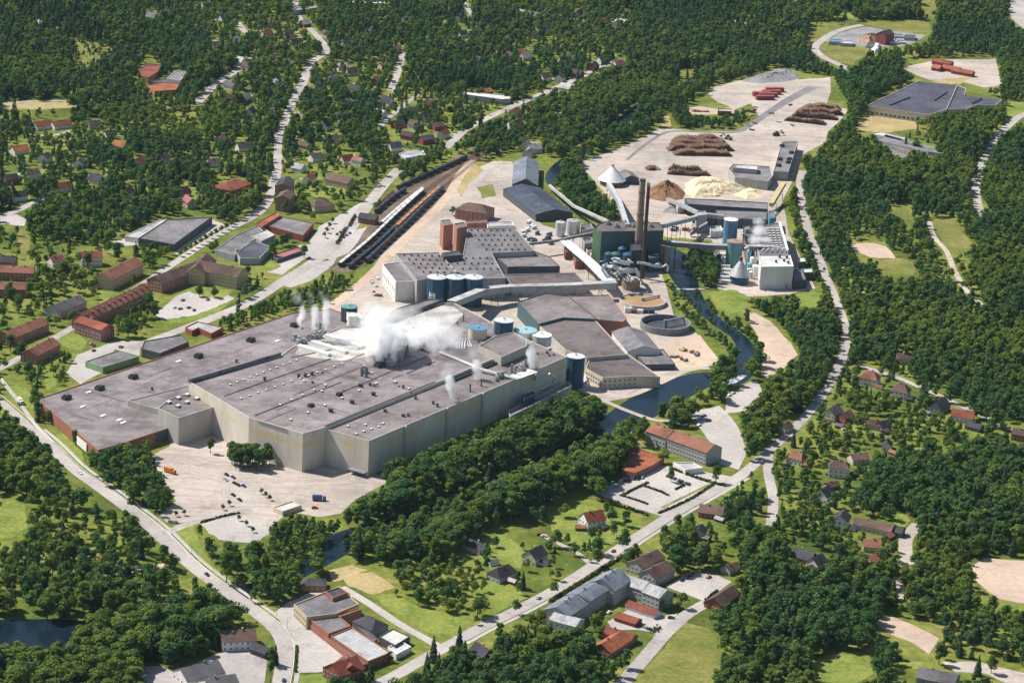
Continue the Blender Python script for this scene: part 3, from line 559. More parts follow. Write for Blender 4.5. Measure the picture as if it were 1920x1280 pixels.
def tank(label, x, y, zt, d, wall, top, z0=0, dome=1.0, name='tank', group=None, rail=True, cat='tank', clear=True, n=28):
    c = P(x, y, zt); rr = root(name, label, cat, (c.x, c.y, z0), 0, group); h = zt-z0; b = MB()
    b.cyl((0, 0), d/2, 0, h, n, top=False)
    for k in range(1, 4): b.cyl((0, 0), d/2+.09, h*k/4-.15, h*k/4+.15, n)
    b.obj('shell', wall, rr, (0, 0, 0)); b = MB(); b.cyl((0, 0), d/2+.12, h-.25, h, n, top=False); b.cyl((0, 0), d/2+.12, h, h+dome, n, d*.08)
    b.obj('roof', top, rr, (0, 0, 0))
    if rail:
        b = MB(); b.cyl((0, 0), d*.06, h+dome-.3, h+dome+1.2, 8); b.obj('hatch', 'steel', rr, (0, 0, 0))
        b = MB(); a = -2.0; x0, y0 = (d/2+.35)*math.cos(a), (d/2+.35)*math.sin(a); b.tube([(x0-.3, y0, 0), (x0-.3, y0, h+1)], .12, 4); b.tube([(x0+.3, y0, 0), (x0+.3, y0, h+1)], .12, 4)
        for k in range(int(h)): b.tube([(x0-.3, y0, k+.5), (x0+.3, y0, k+.5)], .07, 3)
        b.obj('ladder', 'pipe_grey', rr, (0, 0, 0))
    if clear: fill(CLEAR, pxy([(c.x+d/2*math.cos(t), c.y+d/2*math.sin(t), z) for z in (zt, z0+h*.4) for t in (0, 1.57, 3.14, 4.71)][:4]), 1)
    return rr
def stack(label, x, y, h, r1, r2, mat, z0=0, name='chimney', group=None, rim='dark_steel', parent=None, n=14):
    c = P(x, y, z0); o = root(name, label, 'chimney', c, 0, group); b = MB(); b.cyl((0, 0), r1, 0, h, n, r2); b.obj('shaft', mat, o, (0, 0, 0))
    b = MB(); b.cyl((0, 0), r2*1.06, h-1.5, h+.1, n); b.obj('rim', rim, o, (0, 0, 0)); b = MB()
    for k in (.3, .6, .85): b.cyl((0, 0), r1+(r2-r1)*k+.5, h*k, h*k+.3, n); b.cyl((0, 0), r1+(r2-r1)*k+.5, h*k+1.0, h*k+1.1, n, top=False)
    b.obj('platform', 'dark_steel', o, (0, 0, 0)); return o
def gallery(label, pts, w, h, mat='pipe_grey', name='conveyor', legs=True, group=None, roof=None, cat='conveyor'):
    """enclosed belt gallery through (px, py, z) points, on trestles"""
    q = [P(*p) for p in pts]; o = root(name, label, cat, (q[0].x, q[0].y, 0), 0, group); b = MB()
    for i in range(len(q)-1):
        d = (q[i+1]-q[i]).normalized()*.02*i; b.beam(q[i]+d, q[i+1]+d, w+.01*i, h)
    b.obj('casing', mat, o)
    if roof:
        b = MB()
        for i in range(len(q)-1): b.beam(q[i]+Vector((0, 0, h/2+.12+.01*i)), q[i+1]+Vector((0, 0, h/2+.12+.01*i)), w+.5, .2)
        b.obj('roof', roof, o)
    if legs:
        for i in range(len(q)-1):
            L = (q[i+1]-q[i]).length; n = max(1, int(L/22))
            for k in range(n):
                p = q[i].lerp(q[i+1], (k+.5)/n)
                if p.z-h/2 < 2.5: continue
                sd = Vector((-(q[i+1]-q[i]).y, (q[i+1]-q[i]).x, 0)).normalized()*(w*.42); b = MB()
                for s in (-1, 1): b.tube([p+sd*s-Vector((0, 0, h/2)), Vector((p.x, p.y, 0))+sd*s*1.5], .3, 4)
                b.tube([Vector((p.x, p.y, p.z*.5))-sd*1.25, Vector((p.x, p.y, p.z*.5))+sd*1.25], .2, 4)
                b.obj('trestle', 'dark_steel', o)
    return o
VENTM = {}
def vent_mesh(kind):
    if kind not in VENTM:
        b = MB()
        if kind == 'dome': b.box((0, 0, .4), (2.2, 1.8, .8), 0, 0); b.box((0, 0, .95), (1.9, 1.5, .35), 0, 1); mats = ['mid_grey', 'white_paint']
        elif kind == 'cowl': b.cyl((0, 0), .8, 0, 1.6, 10, mi=0); b.cyl((0, 0), 1.3, 1.6, 2.2, 10, .9, mi=0); mats = ['dark_steel']
        elif kind == 'unit': b.box((0, 0, 1.3), (6.5, 4.2, 2.6), 0, 0); b.box((0, 0, 2.9), (5.2, 3.0, .6), 0, 0); b.box((-2.2, 0, 3.5), (1.2, 1.2, 1), 0, 0); mats = ['dark_steel']
        elif kind == 'hatch': b.box((0, 0, .35), (4.8, 2.2, .7), 0, 0); mats = ['white_paint']
        elif kind == 'small': b.box((0, 0, .5), (1.1, 1.1, 1.0), 0, 0); b.box((0, 0, 1.1), (1.4, 1.4, .2), 0, 0); mats = ['dark_steel']
        elif kind == 'stack': b.cyl((0, 0), .9, 0, 7.5, 10, mi=0); b.cyl((0, 0), 1.15, 0, 1.2, 10, mi=0); mats = ['mid_grey']
        elif kind == 'fan': b.box((0, 0, 1.5), (3.6, 3.0, 3), 0, 0); b.cyl((0, 0), 1.2, 3, 5.2, 10, mi=0); b.box((2.4, 0, 1), (2.2, 1.6, 2), 0, 1); mats = ['pipe_grey', 'dark_steel']
        VENTM[kind] = b.mesh('roof_vent', mats)
    return VENTM[kind]
VNAME = {'dome': 'skylight', 'cowl': 'roof_cowl', 'unit': 'ventilation_unit', 'hatch': 'smoke_hatch', 'small': 'roof_vent', 'stack': 'exhaust_pipe', 'fan': 'roof_fan'}
def vent(rr, kind, px, z, rz=None, s=1.0):
    p = P(px[0], px[1], z); o = link(VNAME[kind], vent_mesh(kind), rr, p-rr.location); o.rotation_euler = (0, 0, AROT if rz is None else rz); o.scale = (s, s, s); return o
def row(rr, kind, a, b, n, z, s=1.0):
    for i in range(n):
        t = i/max(1, n-1); vent(rr, kind, (a[0]+(b[0]-a[0])*t, a[1]+(b[1]-a[1])*t), z, None, s)
def pipe(rr, pts, r, mat='steel', name='pipe', n=6):
    b = MB(); b.tube([P(*p) for p in pts], r, n); return b.obj(name, mat, rr)
# ---------------------------------------------------------------- the paper mill
WM = 'wall_mill'
W1 = flat('long low mill wing with dull mauve roof and brick end wall by the main road', [(68, 748), (184, 843), (240, 827), (318, 801), (420, 765), (640, 690), (660, 605), (647, 588), (620, 578), (547, 586), (480, 609), (370, 646)], 9, 'wall_brick', 'roof_mill', 'mill', 'mill_wing')
for p, k in (((125, 748), 'unit'), ((187, 730), 'unit'), ((250, 709), 'unit'), ((372, 670), 'unit'), ((285, 731), 'cowl'), ((443, 679), 'cowl'), ((166, 736), 'hatch'), ((155, 763), 'hatch'), ((193, 780), 'hatch'), ((224, 788), 'hatch'), ((231, 793), 'hatch'), ((335, 678), 'hatch'), ((552, 612), 'unit'), ((470, 640), 'unit'), ((430, 700), 'small'), ((520, 640), 'hatch')): vent(W1, k, p, 8.3)
b = MB(); a, c2 = G((184, 843), 9), G((318, 801), 9)
d = Vector(c2)-Vector(a); n_ = Vector((d.y, -d.x)).normalized()*.25; b.beam((a[0]+n_.x+d.x*.35, a[1]+n_.y+d.y*.35, 4.5), (c2[0]+n_.x, c2[1]+n_.y, 4.5), .3, 6.5); b.obj('loading_gate', 'wall_dark', W1)
a, c2 = G((145, 812), 9), G((163, 827), 9); b = MB(); d = Vector(c2)-Vector(a); n_ = Vector((d.y, -d.x)).normalized()*-.3
b.beam((a[0]-abs(n_.x), a[1]-abs(n_.y), 4.2), (c2[0]-abs(n_.x), c2[1]-abs(n_.y), 4.2), .3, 6); b.obj('gate', 'white_paint', W1)
W2 = flat('low grey roofed step between the brick wing and the raised skylight hall', [(240, 750), (262, 757), (312, 771), (402, 744), (352, 722), (300, 735)], 13, 'wall_mill_low', 'roof_mill2', 'mill', 'mill_hall')
W2b = flat('raised hall with rows of white roof skylights above the loading yard', [(296, 765), (335, 783), (402, 762), (398, 745), (362, 733), (318, 747)], 20, 'wall_mill_low', 'roof_mill2', 'mill', 'mill_hall')
for p in ((317, 756), (335, 748), (351, 742), (366, 737), (334, 763), (351, 756), (369, 749), (382, 744)): vent(W2b, 'dome', p, 19.4, None, 1.5)
pipe(W2b, [(333, 783, 20), (333, 783, .2)], .25, 'pipe_grey', 'drainpipe')
W3 = flat('biggest mill hall with wide mauve roof, rows of skylights and bent grey facade', [(355, 715), (467, 782), (568, 812), (607, 801), (817, 717), (1000, 641), (918, 602), (897, 590), (852, 568), (830, 567), (735, 600), (640, 612), (548, 650), (527, 666)], 28, WM, 'roof_mill', 'mill', 'mill_hall')
W4 = flat('tall mill hall along the river with the long shaded grey facade', [(608.5, 802.5), (692, 826), (955, 715), (1063, 668), (1001, 641.5), (818, 718.5)], 26, WM, 'roof_mill2', 'mill', 'mill_hall', pw=.4)
W6 = flat('raised plain roof box among the tanks on the big hall', [(897, 648), (927, 630), (963, 622), (987, 635), (988, 648), (940, 669)], 32.5, 'wall_mill_low', 'roof_mill2', 'mill', 'mill_hall', z0=25.5)
Z3, Z4 = 27.3, 25.3
b = MB(); q = [G(p, Z3+.05) for p in ((552, 664), (570, 640), (640, 618), (735, 606), (828, 573), (850, 575), (870, 590), (830, 625), (760, 655), (690, 668), (640, 676), (600, 672))]; b.poly([(*p, Z3+.06) for p in q]); b.obj('roof_panel', 'roof_pale', W3)
b = MB(); b.beam(P(355, 713, 29.2), P(525, 663, 29.2), 2.4, 2.6); b.obj('parapet', 'roof_grey', W3)
for a, c2 in (((420, 742), (620, 672)), ((478, 778), (640, 716)), ((545, 670), (622, 655)), ((640, 735), (800, 668))):
    b = MB(); b.beam(P(*a, Z3+.25), P(*c2, Z3+.25), .7, .5); b.obj('roof_seam', 'roof_brown', W3)
row(W3, 'dome', (432, 722), (556, 676), 11, Z3, .8); row(W3, 'dome', (452, 748), (642, 683), 13, Z3, .8); row(W3, 'dome', (525, 760), (610, 723), 5, Z3, .9); row(W3, 'dome', (545, 788), (705, 720), 6, Z3)
for p in ((560, 707), (572, 706), (585, 703), (496, 713)): vent(W3, 'cowl', p, Z3, None, 1.2)
for p in ((583, 762), (636, 741)): vent(W3, 'unit', p, Z3, None, .7)
for p in ((620, 772), (660, 756), (700, 741), (676, 725)): vent(W3, 'small', p, Z3, None, 2)
rr = random.Random(3)
for i in range(26):
    t = rr.random(); x = 676+t*150+rr.uniform(-6, 6); y = 704-t*62+rr.uniform(-9, 9); vent(W3, rr.choice(('fan', 'fan', 'stack', 'unit')), (x, y), Z3, AROT+rr.uniform(-.1, .1), rr.uniform(.8, 1.25))
for i in range(14):
    t = rr.random(); x = 541+t*66; y = 650-t*26+rr.uniform(-6, 6); vent(W3, rr.choice(('fan', 'unit', 'fan')), (x, y), Z3, AROT, rr.uniform(.7, 1.1))
for x, y in ((566, 617), (592, 612), (610, 610), (600, 624)): vent(W3, 'stack', (x, y), Z3, None, 1.1)
for a, c2 in (((560, 648), (618, 665)), ((585, 640), (650, 660)), ((612, 628), (680, 650))):
    b = MB(); b.beam(P(*a, Z3+1.1), P(*c2, Z3+1.1), 4, 2); b.obj('air_duct', 'white_paint', W3)
for k in range(4): pipe(W3, [(856+k*5, 655, Z3), (857+k*5, 640, Z3+2), (862+k*5, 634, Z3+2), (870+k*5, 650, Z3)], .7, 'steel', 'air_duct')
for i in range(26):   # felt laps and repair strips on the big roof
    x, y = rr.uniform(470, 800), 0; t_ = (x-470)/330; y = 770-t_*95+rr.uniform(-48, 30); L_ = rr.uniform(18, 70)
    b = MB(); b.beam(P(x, y, Z3+.09+.004*i), P(x+L_, y-L_*.42 if i % 3 else y+L_*.3, Z3+.09+.004*i), rr.uniform(.5, 2.2), .12); b.obj('felt_strip', ('roof_brown', 'roof_grey', 'roof_mill2', 'roof_dark')[i % 4], W3)
for i in range(12):
    x = rr.uniform(120, 500); y = 780-(x-120)*.3+rr.uniform(-30, 10); L_ = rr.uniform(20, 60)
    b = MB(); b.beam(P(x, y, 8.4+.004*i), P(x+L_, y-L_*.4 if i % 3 else y+L_*.3, 8.4+.004*i), rr.uniform(.5, 1.8), .12); b.obj('felt_strip', ('roof_brown', 'roof_grey', 'roof_mill2')[i % 3], W1)
# river hall roof kit
b = MB(); b.beam(P(609, 801, 27.2), P(815, 718, 27.2), 1.0, 2.6); b.obj('roof_step_shade', 'wall_dark', W4)  # dark strip: shade on the step up to the big hall, put into colour
row(W4, 'dome', (652, 800), (718, 795), 3, Z4, .9); row(W4, 'dome', (668, 814), (710, 801), 4, Z4, .9); row(W4, 'small', (722, 772), (756, 781), 2, Z4, 1.6); row(W4, 'dome', (630, 775), (700, 755), 3, Z4, .8)
for p in ((779, 748), (765, 780), (812, 757), (820, 762)): vent(W4, 'cowl', p, Z4)
for p in ((848, 745), (881, 734), (902, 724)): vent(W4, 'stack', p, Z4, None, .8)
for i in range(20):
    t = rr.random(); x = 922+t*85; y = 712-t*32+rr.uniform(-8, 8); vent(W4, rr.choice(('fan', 'stack', 'stack', 'small')), (x, y), Z4, AROT, rr.uniform(.6, 1.0))
for i in range(12): vent(W4, 'small', (rr.uniform(985, 1045), rr.uniform(652, 668)), Z4, None, 1)
b = MB()
for k in range(3): b.beam(P(848, 706+k*4, Z4+1), P(898, 686+k*4, Z4+1), .9, 1.6); b.beam(P(902, 684+k*4, Z4+1), P(936, 670+k*4, Z4+1), .9, 1.6)
b.obj('roof_louvre', 'dark_steel', W4)
pipe(W4, [(825, 660, Z3+1.6), (905, 693, Z4+2.5), (972, 711, Z4+1)], 1.2, 'steel', 'air_duct')
b = MB(); b.beam(P(965, 707, Z4+.3), P(1000, 695, Z4+.3), 9, .5); b.obj('roof_panel', 'roof_white', W4)
pipe(W4, [(1004, 702, 25), (1003, 718, 14), (1002, 722, 9)], .8, 'steel', 'air_duct'); pipe(W4, [(1030, 700, 22), (1040, 708, 18), (1035, 718, 12), (1012, 730, 9)], .9, 'steel', 'air_duct')
b = MB(); b.beam(P(655, 877, 3.4), P(686, 886, 3.4), 5, .5); b.beam(P(655, 879, 1.2), P(686, 888, 1.2), 3.6, 2.2); b.obj('loading_dock', 'mid_grey', W4)
for x, y in ((760, 798), (838, 764.5), (905, 736.5)):
    p = P(x, y, 26); b = MB(); b.box((p.x+.3, p.y-.5, 13), (1.4, 1.4, 25.9), AROT); b.obj('pilaster', 'wall_mill_low', W4)
for i in range(30): vent(W3, rr.choice(('small', 'dome', 'small', 'cowl')), (rr.uniform(560, 800), rr.uniform(690, 740)), Z3, None, rr.uniform(.7, 1.2)) if i < 14 else vent(W3, rr.choice(('small', 'cowl', 'stack')), (rr.uniform(760, 900), rr.uniform(600, 660)), Z3, None, rr.uniform(.7, 1.1))
W8 = flat('low grey annex at the foot of the shaded river facade', [(952, 770), (1066, 714), (1072, 722), (957, 780)], 9.5, 'wall_mill_low', 'roof_grey', 'annex', 'mill_annex')
flat('blue plant box on the low river annex', [(978, 742), (1000, 733), (1003, 740), (982, 749)], 14, 'blue_steel', 'roof_grey', 'plant box', 'plant_box', z0=8.9)
W9 = flat('narrow grey gallery roof below the three dark blue silos', [(732, 585), (745, 577), (805, 560), (831, 561), (745, 594), (729, 599)], 30.5, 'wall_dark', 'roof_grey', 'mill', 'mill_gallery', z0=22)
W10 = flat('white roof cabin beside the steam plumes', [(650, 585), (672, 586), (681, 596), (657, 596)], 33, 'white_paint', 'roof_pale', 'mill', 'roof_cabin', z0=27.2)
# tanks on and beside the mill
tank('tall dark blue tank with white top at the river end of the mill', 1080, 667, 24, 13.6, 'blue_steel', 'tank_top', 0, .8)
tank('dark blue tank with white lid standing behind the raised roof box', 945, 600, 38, 14.5, 'blue_steel', 'tank_top', 26)
tank('beige tank with grey blue open top among roof ducts', 896, 614, 35, 14, 'cream', 'light_blue_steel', 26, .2)
tank('wide low turquoise topped tank behind the mill roof', 985, 618, 31, 18, 'teal_steel', 'turquoise', 22, .5)
tank('pale tank with white and grey lid behind the river hall', 1016, 627, 30, 15, 'steel', 'white_paint', 22, .6)
tank('dark green round tank half hidden left of the steam', 655, 574, 20, 13, 'dark_steel', 'teal_steel', 0, .6)
tank('white round tower at the edge of the mill roof', 661, 590, 36, 8, 'white_paint', 'white_paint', 27.2, .5, rail=False)
for x, l in ((819, 'dark blue silo with a white mark, leftmost of the big three'), (854, 'dark blue silo in the middle of the big three'), (888, 'dark blue silo nearest the grey gallery, rightmost of the big three')):
    t_ = tank(l, x, 519, 24, 15.6, 'blue_steel', 'tank_top', 0, 1.4, 'silo', 'dark blue silos behind the mill', cat='silo')
    if x == 819:
        b = MB(); r_ = 7.86
        for j, (a0, a1, za, zb) in enumerate(((3.95, 4.08, 9, 13), (4.1, 4.2, 9, 12), (4.23, 4.4, 9, 12), (4.43, 4.5, 9, 13), (4.53, 4.66, 9, 12), (3.9, 4.7, 7.6, 8.2))):
            s_ = [(r_*math.cos(a0+(a1-a0)*i/4), r_*math.sin(a0+(a1-a0)*i/4)) for i in range(5)]
            for i in range(4): b.poly([(*s_[i], za), (*s_[i+1], za), (*s_[i+1], zb), (*s_[i], zb)])
        b.obj('logo', 'white_paint', t_, (0, 0, 0))
tank('small dark silo left of the big blue silos', 790, 529, 16, 8, 'blue_steel', 'tank_top', 0, .6, 'silo', cat='silo')
# --- rear halls
H1 = flat('paper store with sunlit white end wall and a row of slit windows', [(717, 495), (752, 490), (781, 526), (742, 528)], 17, 'wall_white', 'roof_grey', 'warehouse', 'warehouse')
fwi = [i for i in range(4) if wall_of(H1, i)]
q1, q2 = G((717, 495), 17), G((742, 528), 17); windows(H1, q1, q2, [9], 7, 1.6, 3.4); windows(H1, q1, q2, [3], 6, 1.4, 2)
H2 = flat('store hall with many small roof vents behind the white end wall', [(741, 475), (824, 473), (856, 510), (782, 526)], 20, 'wall_grey', 'roof_mill2', 'warehouse', 'warehouse')
H3 = flat('wide rear hall with grey roof dotted by vents', [(830, 482), (868, 479), (877, 428), (966, 427), (1003, 470), (922, 474), (948, 521), (902, 522), (856, 509)], 18, 'wall_grey', 'roof_grey', 'warehouse', 'warehouse')
for i in range(6):
    for j in range(5):
        vent(H2, 'small', (758+i*13+j*9, 479+j*8+i*.4), 19.4, None, 1.0)
for i in range(7):
    for j in range(5): vent(H3, 'small', (884+i*12+j*7, 433+j*9), 17.4, None, 1.0)
for i in range(6):
    for j in range(3): vent(H3, 'small', (848+i*13+j*10, 485+j*10), 17.4, None, 1.0)
H4 = flat('long low hall with dark front east of the vented rear hall', [(923, 476), (1003, 471), (1031, 481), (1050, 499), (952, 500)], 14, 'wall_dark', 'roof_mill2', 'warehouse', 'warehouse')
H5 = flat('lowest brown roofed hall in front of the dark fronted hall', [(946, 514), (1080, 511), (1101, 533), (960, 537)], 9, 'wall_grey', 'roof_brown', 'warehouse', 'warehouse')
T1 = flat('orange brick tower with pale roof, nearer the railway of the pair', [(826, 413), (843, 411), (850, 420), (832, 423)], 22, 'wall_brick_or', 'roof_grey', 'tower', 'brick_tower')
T2 = flat('orange brick tower with pale roof, beside the vented rear hall', [(851, 419), (870, 416), (876, 424), (857, 428)], 26, 'wall_brick_or', 'roof_grey', 'tower', 'brick_tower')
flat('dark low roof at the foot of the brick towers', [(828, 474), (858, 470), (868, 477), (832, 481)], 22.5, 'wall_dark', 'roof_dark', 'shed', 'shed')
hs('brown hipped brick house above the brick towers', 891, 386, -8, 30, 22, 9, 14, 'wall_brick', 'tile_brown', cat='building', name='brick_house', hip=.8, chim=0, win=4)
flat('row of low red and grey lean-to sheds behind the brick house', [(872, 413), (912, 411), (914, 417), (876, 419)], 6, 'wall_brick', 'roof_brown', 'shed', 'shed')
flat('small white roofed workshop above the yard', [(912, 417), (960, 414), (964, 422), (915, 424)], 5, 'wall_white', 'roof_light', 'shed', 'shed')
# barns by the upper river
ax('big barn with dark blue grey roof beside the upper river', (978, 345), (1040, 392), 36, 7, 11, 'wall_dark', 'roof_navy', cat='barn', name='barn', chim=0)
ax('barn with pale sunlit roof slope above the dark roofed barn', (988, 293), (985, 335), 24, 7, 13, 'wall_dark', 'roof_metal', cat='barn', name='barn', chim=0)
hs('small cream house with pinkish roof in front of the dark barn', 1014, 388, 5, 13, 9, 6, 9, 'wall_plaster', 'tile_pink', win=3)
# --- boiler house
BH = flat('green boiler house with pinkish deck roof behind the chimneys', [(1112, 431), (1128, 434), (1244, 432), (1238, 417), (1140, 413), (1122, 420)], 31, 'wall_teal', 'roof_brown', 'boiler house', 'boiler_house')
a_, c_ = G((1112, 431), 31), G((1128, 434), 31); b = MB(); d = Vector(c_)-Vector(a_); n_ = Vector((d.y, -d.x)).normalized()*.12
b.beam((a_[0]+n_.x, a_[1]+n_.y, 15.4), (c_[0]+n_.x, c_[1]+n_.y, 15.4), .2, 30.7); b.obj('sunlit_cladding', 'wall_green', BH)  # brighter green paints the sunlight on the left face; teal front stays dark
for i in range(6): vent(BH, 'fan', (1140+i*16, 421+i % 2*5), 30.4, 0, .8)
stack('thick brown chimney with sunlit edge in front of the boiler house', 1194, 500, 78, 3.7, 2.5, 'chimney_brown')
stack('slender dark purple stack right of the brown chimney', 1204, 522, 84, 1.8, 1.4, 'stack_dark')
FB = flat('dark flue gas filter block at the foot of the chimneys', [(1182, 457), (1200, 456), (1203, 468), (1184, 470)], 22, 'dark_steel', 'dark_steel', 'filter', 'flue_filter')
EQ = root('scrubber_plant', 'tangle of silver ducts and dark vessels before the boiler house', 'ducts', P(1150, 500, 0)); rr = random.Random(9)
for x, y, r, h in ((1140, 505, 4, 14), (1152, 507, 4.2, 15), (1164, 503, 3.6, 18), (1176, 510, 5, 16), (1186, 514, 4, 13), (1150, 492, 3, 16), (1172, 492, 3.4, 20)):
    c = P(x, y, 0); b = MB(); b.cyl((c.x, c.y), r, .05, h, 14); b.cyl((c.x, c.y), r, h, h+1.5, 14, r*.4); b.obj('vessel', rr.choice(('dark_steel', 'blue_steel', 'wall_teal')), EQ)
for pts, r in (([(1142, 500, 22), (1150, 500, 25), (1158, 505, 22), (1170, 506, 22), (1177, 505, 21), (1178, 512, 14)], 1.5), ([(1131, 500, 4), (1131, 498, 12), (1135, 496, 15), (1140, 498, 14), (1141, 502, 8)], 1.1), ([(1137, 502, 4), (1137, 500, 12), (1141, 498, 15), (1146, 500, 13)], 1.1),
               ([(1181, 508, 14), (1184, 506, 18), (1192, 506, 18), (1196, 510, 12), (1197, 516, 6)], 1.6), ([(1150, 490, 24), (1160, 492, 24), (1170, 494, 23), (1180, 495, 22)], 1.1), ([(1156, 488, 26), (1166, 490, 26), (1176, 492, 25), (1183, 492, 23)], 1.0), ([(1134, 510, 2), (1150, 516, 2), (1156, 518, 2)], 1.2),
               ([(1158, 512, .2), (1158, 510, 12), (1162, 508, 14)], .9), ([(1195, 492, 16), (1210, 494, 15), (1230, 499, 12), (1240, 500, 10)], 1.2), ([(1146, 486, 27), (1154, 484, 28), (1163, 486, 28)], .9)):
    pipe(EQ, pts, r, 'steel', 'duct', 8)
for i in range(22):   # silver duct bends in front of the boiler
    x, y = 1132+rr.uniform(0, 58), 486+rr.uniform(0, 28); z = rr.uniform(4, 20); dx, dy = rr.uniform(3, 11)*rr.choice((-1, 1)), rr.uniform(-1, 5)
    pipe(EQ, [(x, y, max(.3, z-rr.uniform(4, 9))), (x, y, z), (x+dx*.4, y+dy*.4, z+1.6), (x+dx, y+dy, z+.6), (x+dx*1.3, y+dy*1.3, max(.3, z-rr.uniform(2, 8)))], rr.uniform(.5, 1.0), rr.choice(('steel', 'steel', 'pipe_grey')), 'duct', 6)
FR = MB()
for i in range(5):
    for j in range(3):
        p = P(1130+i*14, 490+j*9, 0); FR.tube([p, p+Vector((0, 0, 15))], .25, 4)
        if i < 4:
            for z in (6, 11, 15): FR.tube([p+Vector((0, 0, z)), P(1144+i*14, 490+j*9, 0)+Vector((0, 0, z))], .18, 4)
FR.obj('steel_frame', 'dark_steel', EQ)
for x, y in ((1240, 506), (1249, 508)):
    c = P(x, y, 0); b = MB(); b.cyl((c.x, c.y), 2.8, .05, 21, 12); b.cyl((c.x, c.y), 3.0, 20.5, 21.5, 12); b.obj('scrubber', 'rust' if x < 1245 else 'mid_grey', EQ)
pipe(EQ, [(1229, 500, 14), (1230, 496, 20), (1236, 494, 22), (1240, 498, 20)], 1.0, 'pipe_grey', 'duct'); pipe(EQ, [(1243, 500, 20), (1249, 496, 23), (1253, 500, 20), (1252, 508, 10)], 1.0, 'steel', 'duct')
tank('squat beige round tank left of the boiler house', 1116, 476, 7, 9, 'cream', 'cream', 0, .4, rail=False)
tank('brown concrete round bunker below the dark stack', 1184, 523, 8.5, 15, 'chimney_brown', 'concrete', 0, .2, rail=False)
tank('light grey cylinder tank by the pipe rack, left of two', 1051, 416, 13, 8.5, 'steel', 'steel', 0, .6); tank('light grey cylinder tank by the pipe rack, wider of two', 1075, 413, 13, 12, 'steel', 'pipe_grey', 0, .6)
flat('low pump house beside the two grey tanks', [(1088, 420), (1108, 418), (1112, 428), (1092, 431)], 7, 'wall_grey', 'roof_grey', 'shed', 'pump_house')
flat('tiny pink pump house under the pipe rack', [(1058, 462), (1068, 460), (1072, 470), (1060, 473)], 7, 'tile_pink', 'roof_brown', 'shed', 'pump_house')
# galleries, conveyors, racks
gallery('long blue grey belt gallery bending round the rear halls', [(846, 570, 22), (905, 546, 14), (952, 541, 12), (1050, 539, 12), (1152, 534, 12)], 7, 5, 'pipe_grey', roof='roof_light')
PR = root('pipe_rack', 'four parallel white pipes on a rack slanting to the boiler yard', 'pipe rack', P(1052, 455, 0))
for k in range(5): pipe(PR, [(1051+k*4.2, 452-k*.4, 11), (1098+k*4.6, 492, 11), (1136+k*5, 531, 11)], 1.0, 'white_paint' if k % 2 else 'steel')
for t in (.1, .35, .6, .85):
    x, y = 1056+t*90, 455+t*80; b = MB()
    for s in (-6, 8): b.tube([P(x+s, y, 10), P(x+s, y, 10)-Vector((0, 0, 9.9))], .35, 4)
    b.tube([P(x-8, y, 9.5), P(x+10, y, 9.5)], .4, 4); b.obj('trestle', 'dark_steel', PR)
gallery('silver inclined conveyor tube from the white cone to the boiler house', [(1141, 345, 6), (1161, 378, 16), (1176, 424, 31)], 4, 4, 'steel')
gallery('grey inclined conveyor leaving the right side of the boiler house', [(1240, 424, 30), (1290, 412, 16), (1316, 404, 12)], 4, 3.5, 'pipe_grey')
gallery('blue grey conveyor dropping from the chip heap to the transfer tower', [(1252, 374, 3), (1285, 388, 8), (1312, 401, 13)], 3.5, 3, 'pipe_grey')
gallery('short dark conveyor slanting up to the transfer tower', [(1294, 438, 3), (1326, 420, 12)], 4, 3.5, 'mid_grey')
gallery('flat grey conveyor from the transfer tower to the long chip shed', [(1314, 402, 13), (1356, 407, 12)], 4, 3.5, 'pipe_grey')
gallery('thin pale conveyor running down from the dark barn to the boiler yard', [(1030, 348, 5), (1075, 386, 8), (1146, 418, 22)], 2.5, 2.2, 'concrete')
gallery('thin dark pipe bridge from the rear hall to the grey tanks', [(962, 461, 12), (1038, 452, 11), (1112, 437, 16)], 2.2, 2, 'mid_grey')
gallery('long pipe bridge between the boiler house and the pulp plant', [(1242, 456, 17), (1340, 463, 16), (1440, 466, 16)], 5, 4, 'mid_grey', roof='roof_light')
gallery('yellow conveyor gallery slanting down beside the long grey shed', [(1470, 344, 14), (1446, 384, 6)], 4, 3.5, 'yellow_paint')
flat('grey transfer tower where the chip conveyors meet', [(1305, 396), (1322, 395), (1326, 402), (1308, 404)], 17, 'wall_grey', 'roof_light', 'tower', 'transfer_tower')
# --- timber yard
CN = root('cone_silo', 'white conical roofed round silo in the timber yard', 'silo', P(1147, 346, 0)); b = MB(); b.cyl((0, 0), 11.5, 0, 5, 28, top=False); b.obj('shell', 'rust', CN, (0, 0, 0)); b = MB(); b.cyl((0, 0), 13.5, 5, 18, 28, .8); b.obj('roof', 'white_paint', CN, (0, 0, 0))
b = MB(); b.cyl((0, 0), 1.4, 17.5, 20, 10); b.obj('hatch', 'pipe_grey', CN, (0, 0, 0))
fill(CLEAR, [(1122, 345), (1145, 316), (1172, 345), (1150, 358)], 1)
hs('dark grey shed beside the white cone silo', 1178, 326, -42, 22, 15, 6, 9, 'wall_dark', 'roof_grey', cat='shed', name='shed', chim=0)
flat('grey roofed sorting building in the timber yard', [(1366, 316), (1375, 307), (1444, 312), (1448, 330), (1440, 340), (1378, 332)], 9, 'wall_grey', 'roof_grey', 'building', 'sorting_hall')
flat('pale upper deck of the sorting building', [(1374, 314), (1380, 308), (1420, 310), (1420, 318)], 13, 'wall_grey', 'roof_pale', 'building', 'sorting_hall', z0=8.5)
LG = flat('long narrow grey shed with white edge running up the timber yard', [(1466, 266), (1496, 265), (1478, 322), (1450, 321)], 9, 'wall_grey', 'roof_grey', 'shed', 'long_shed')
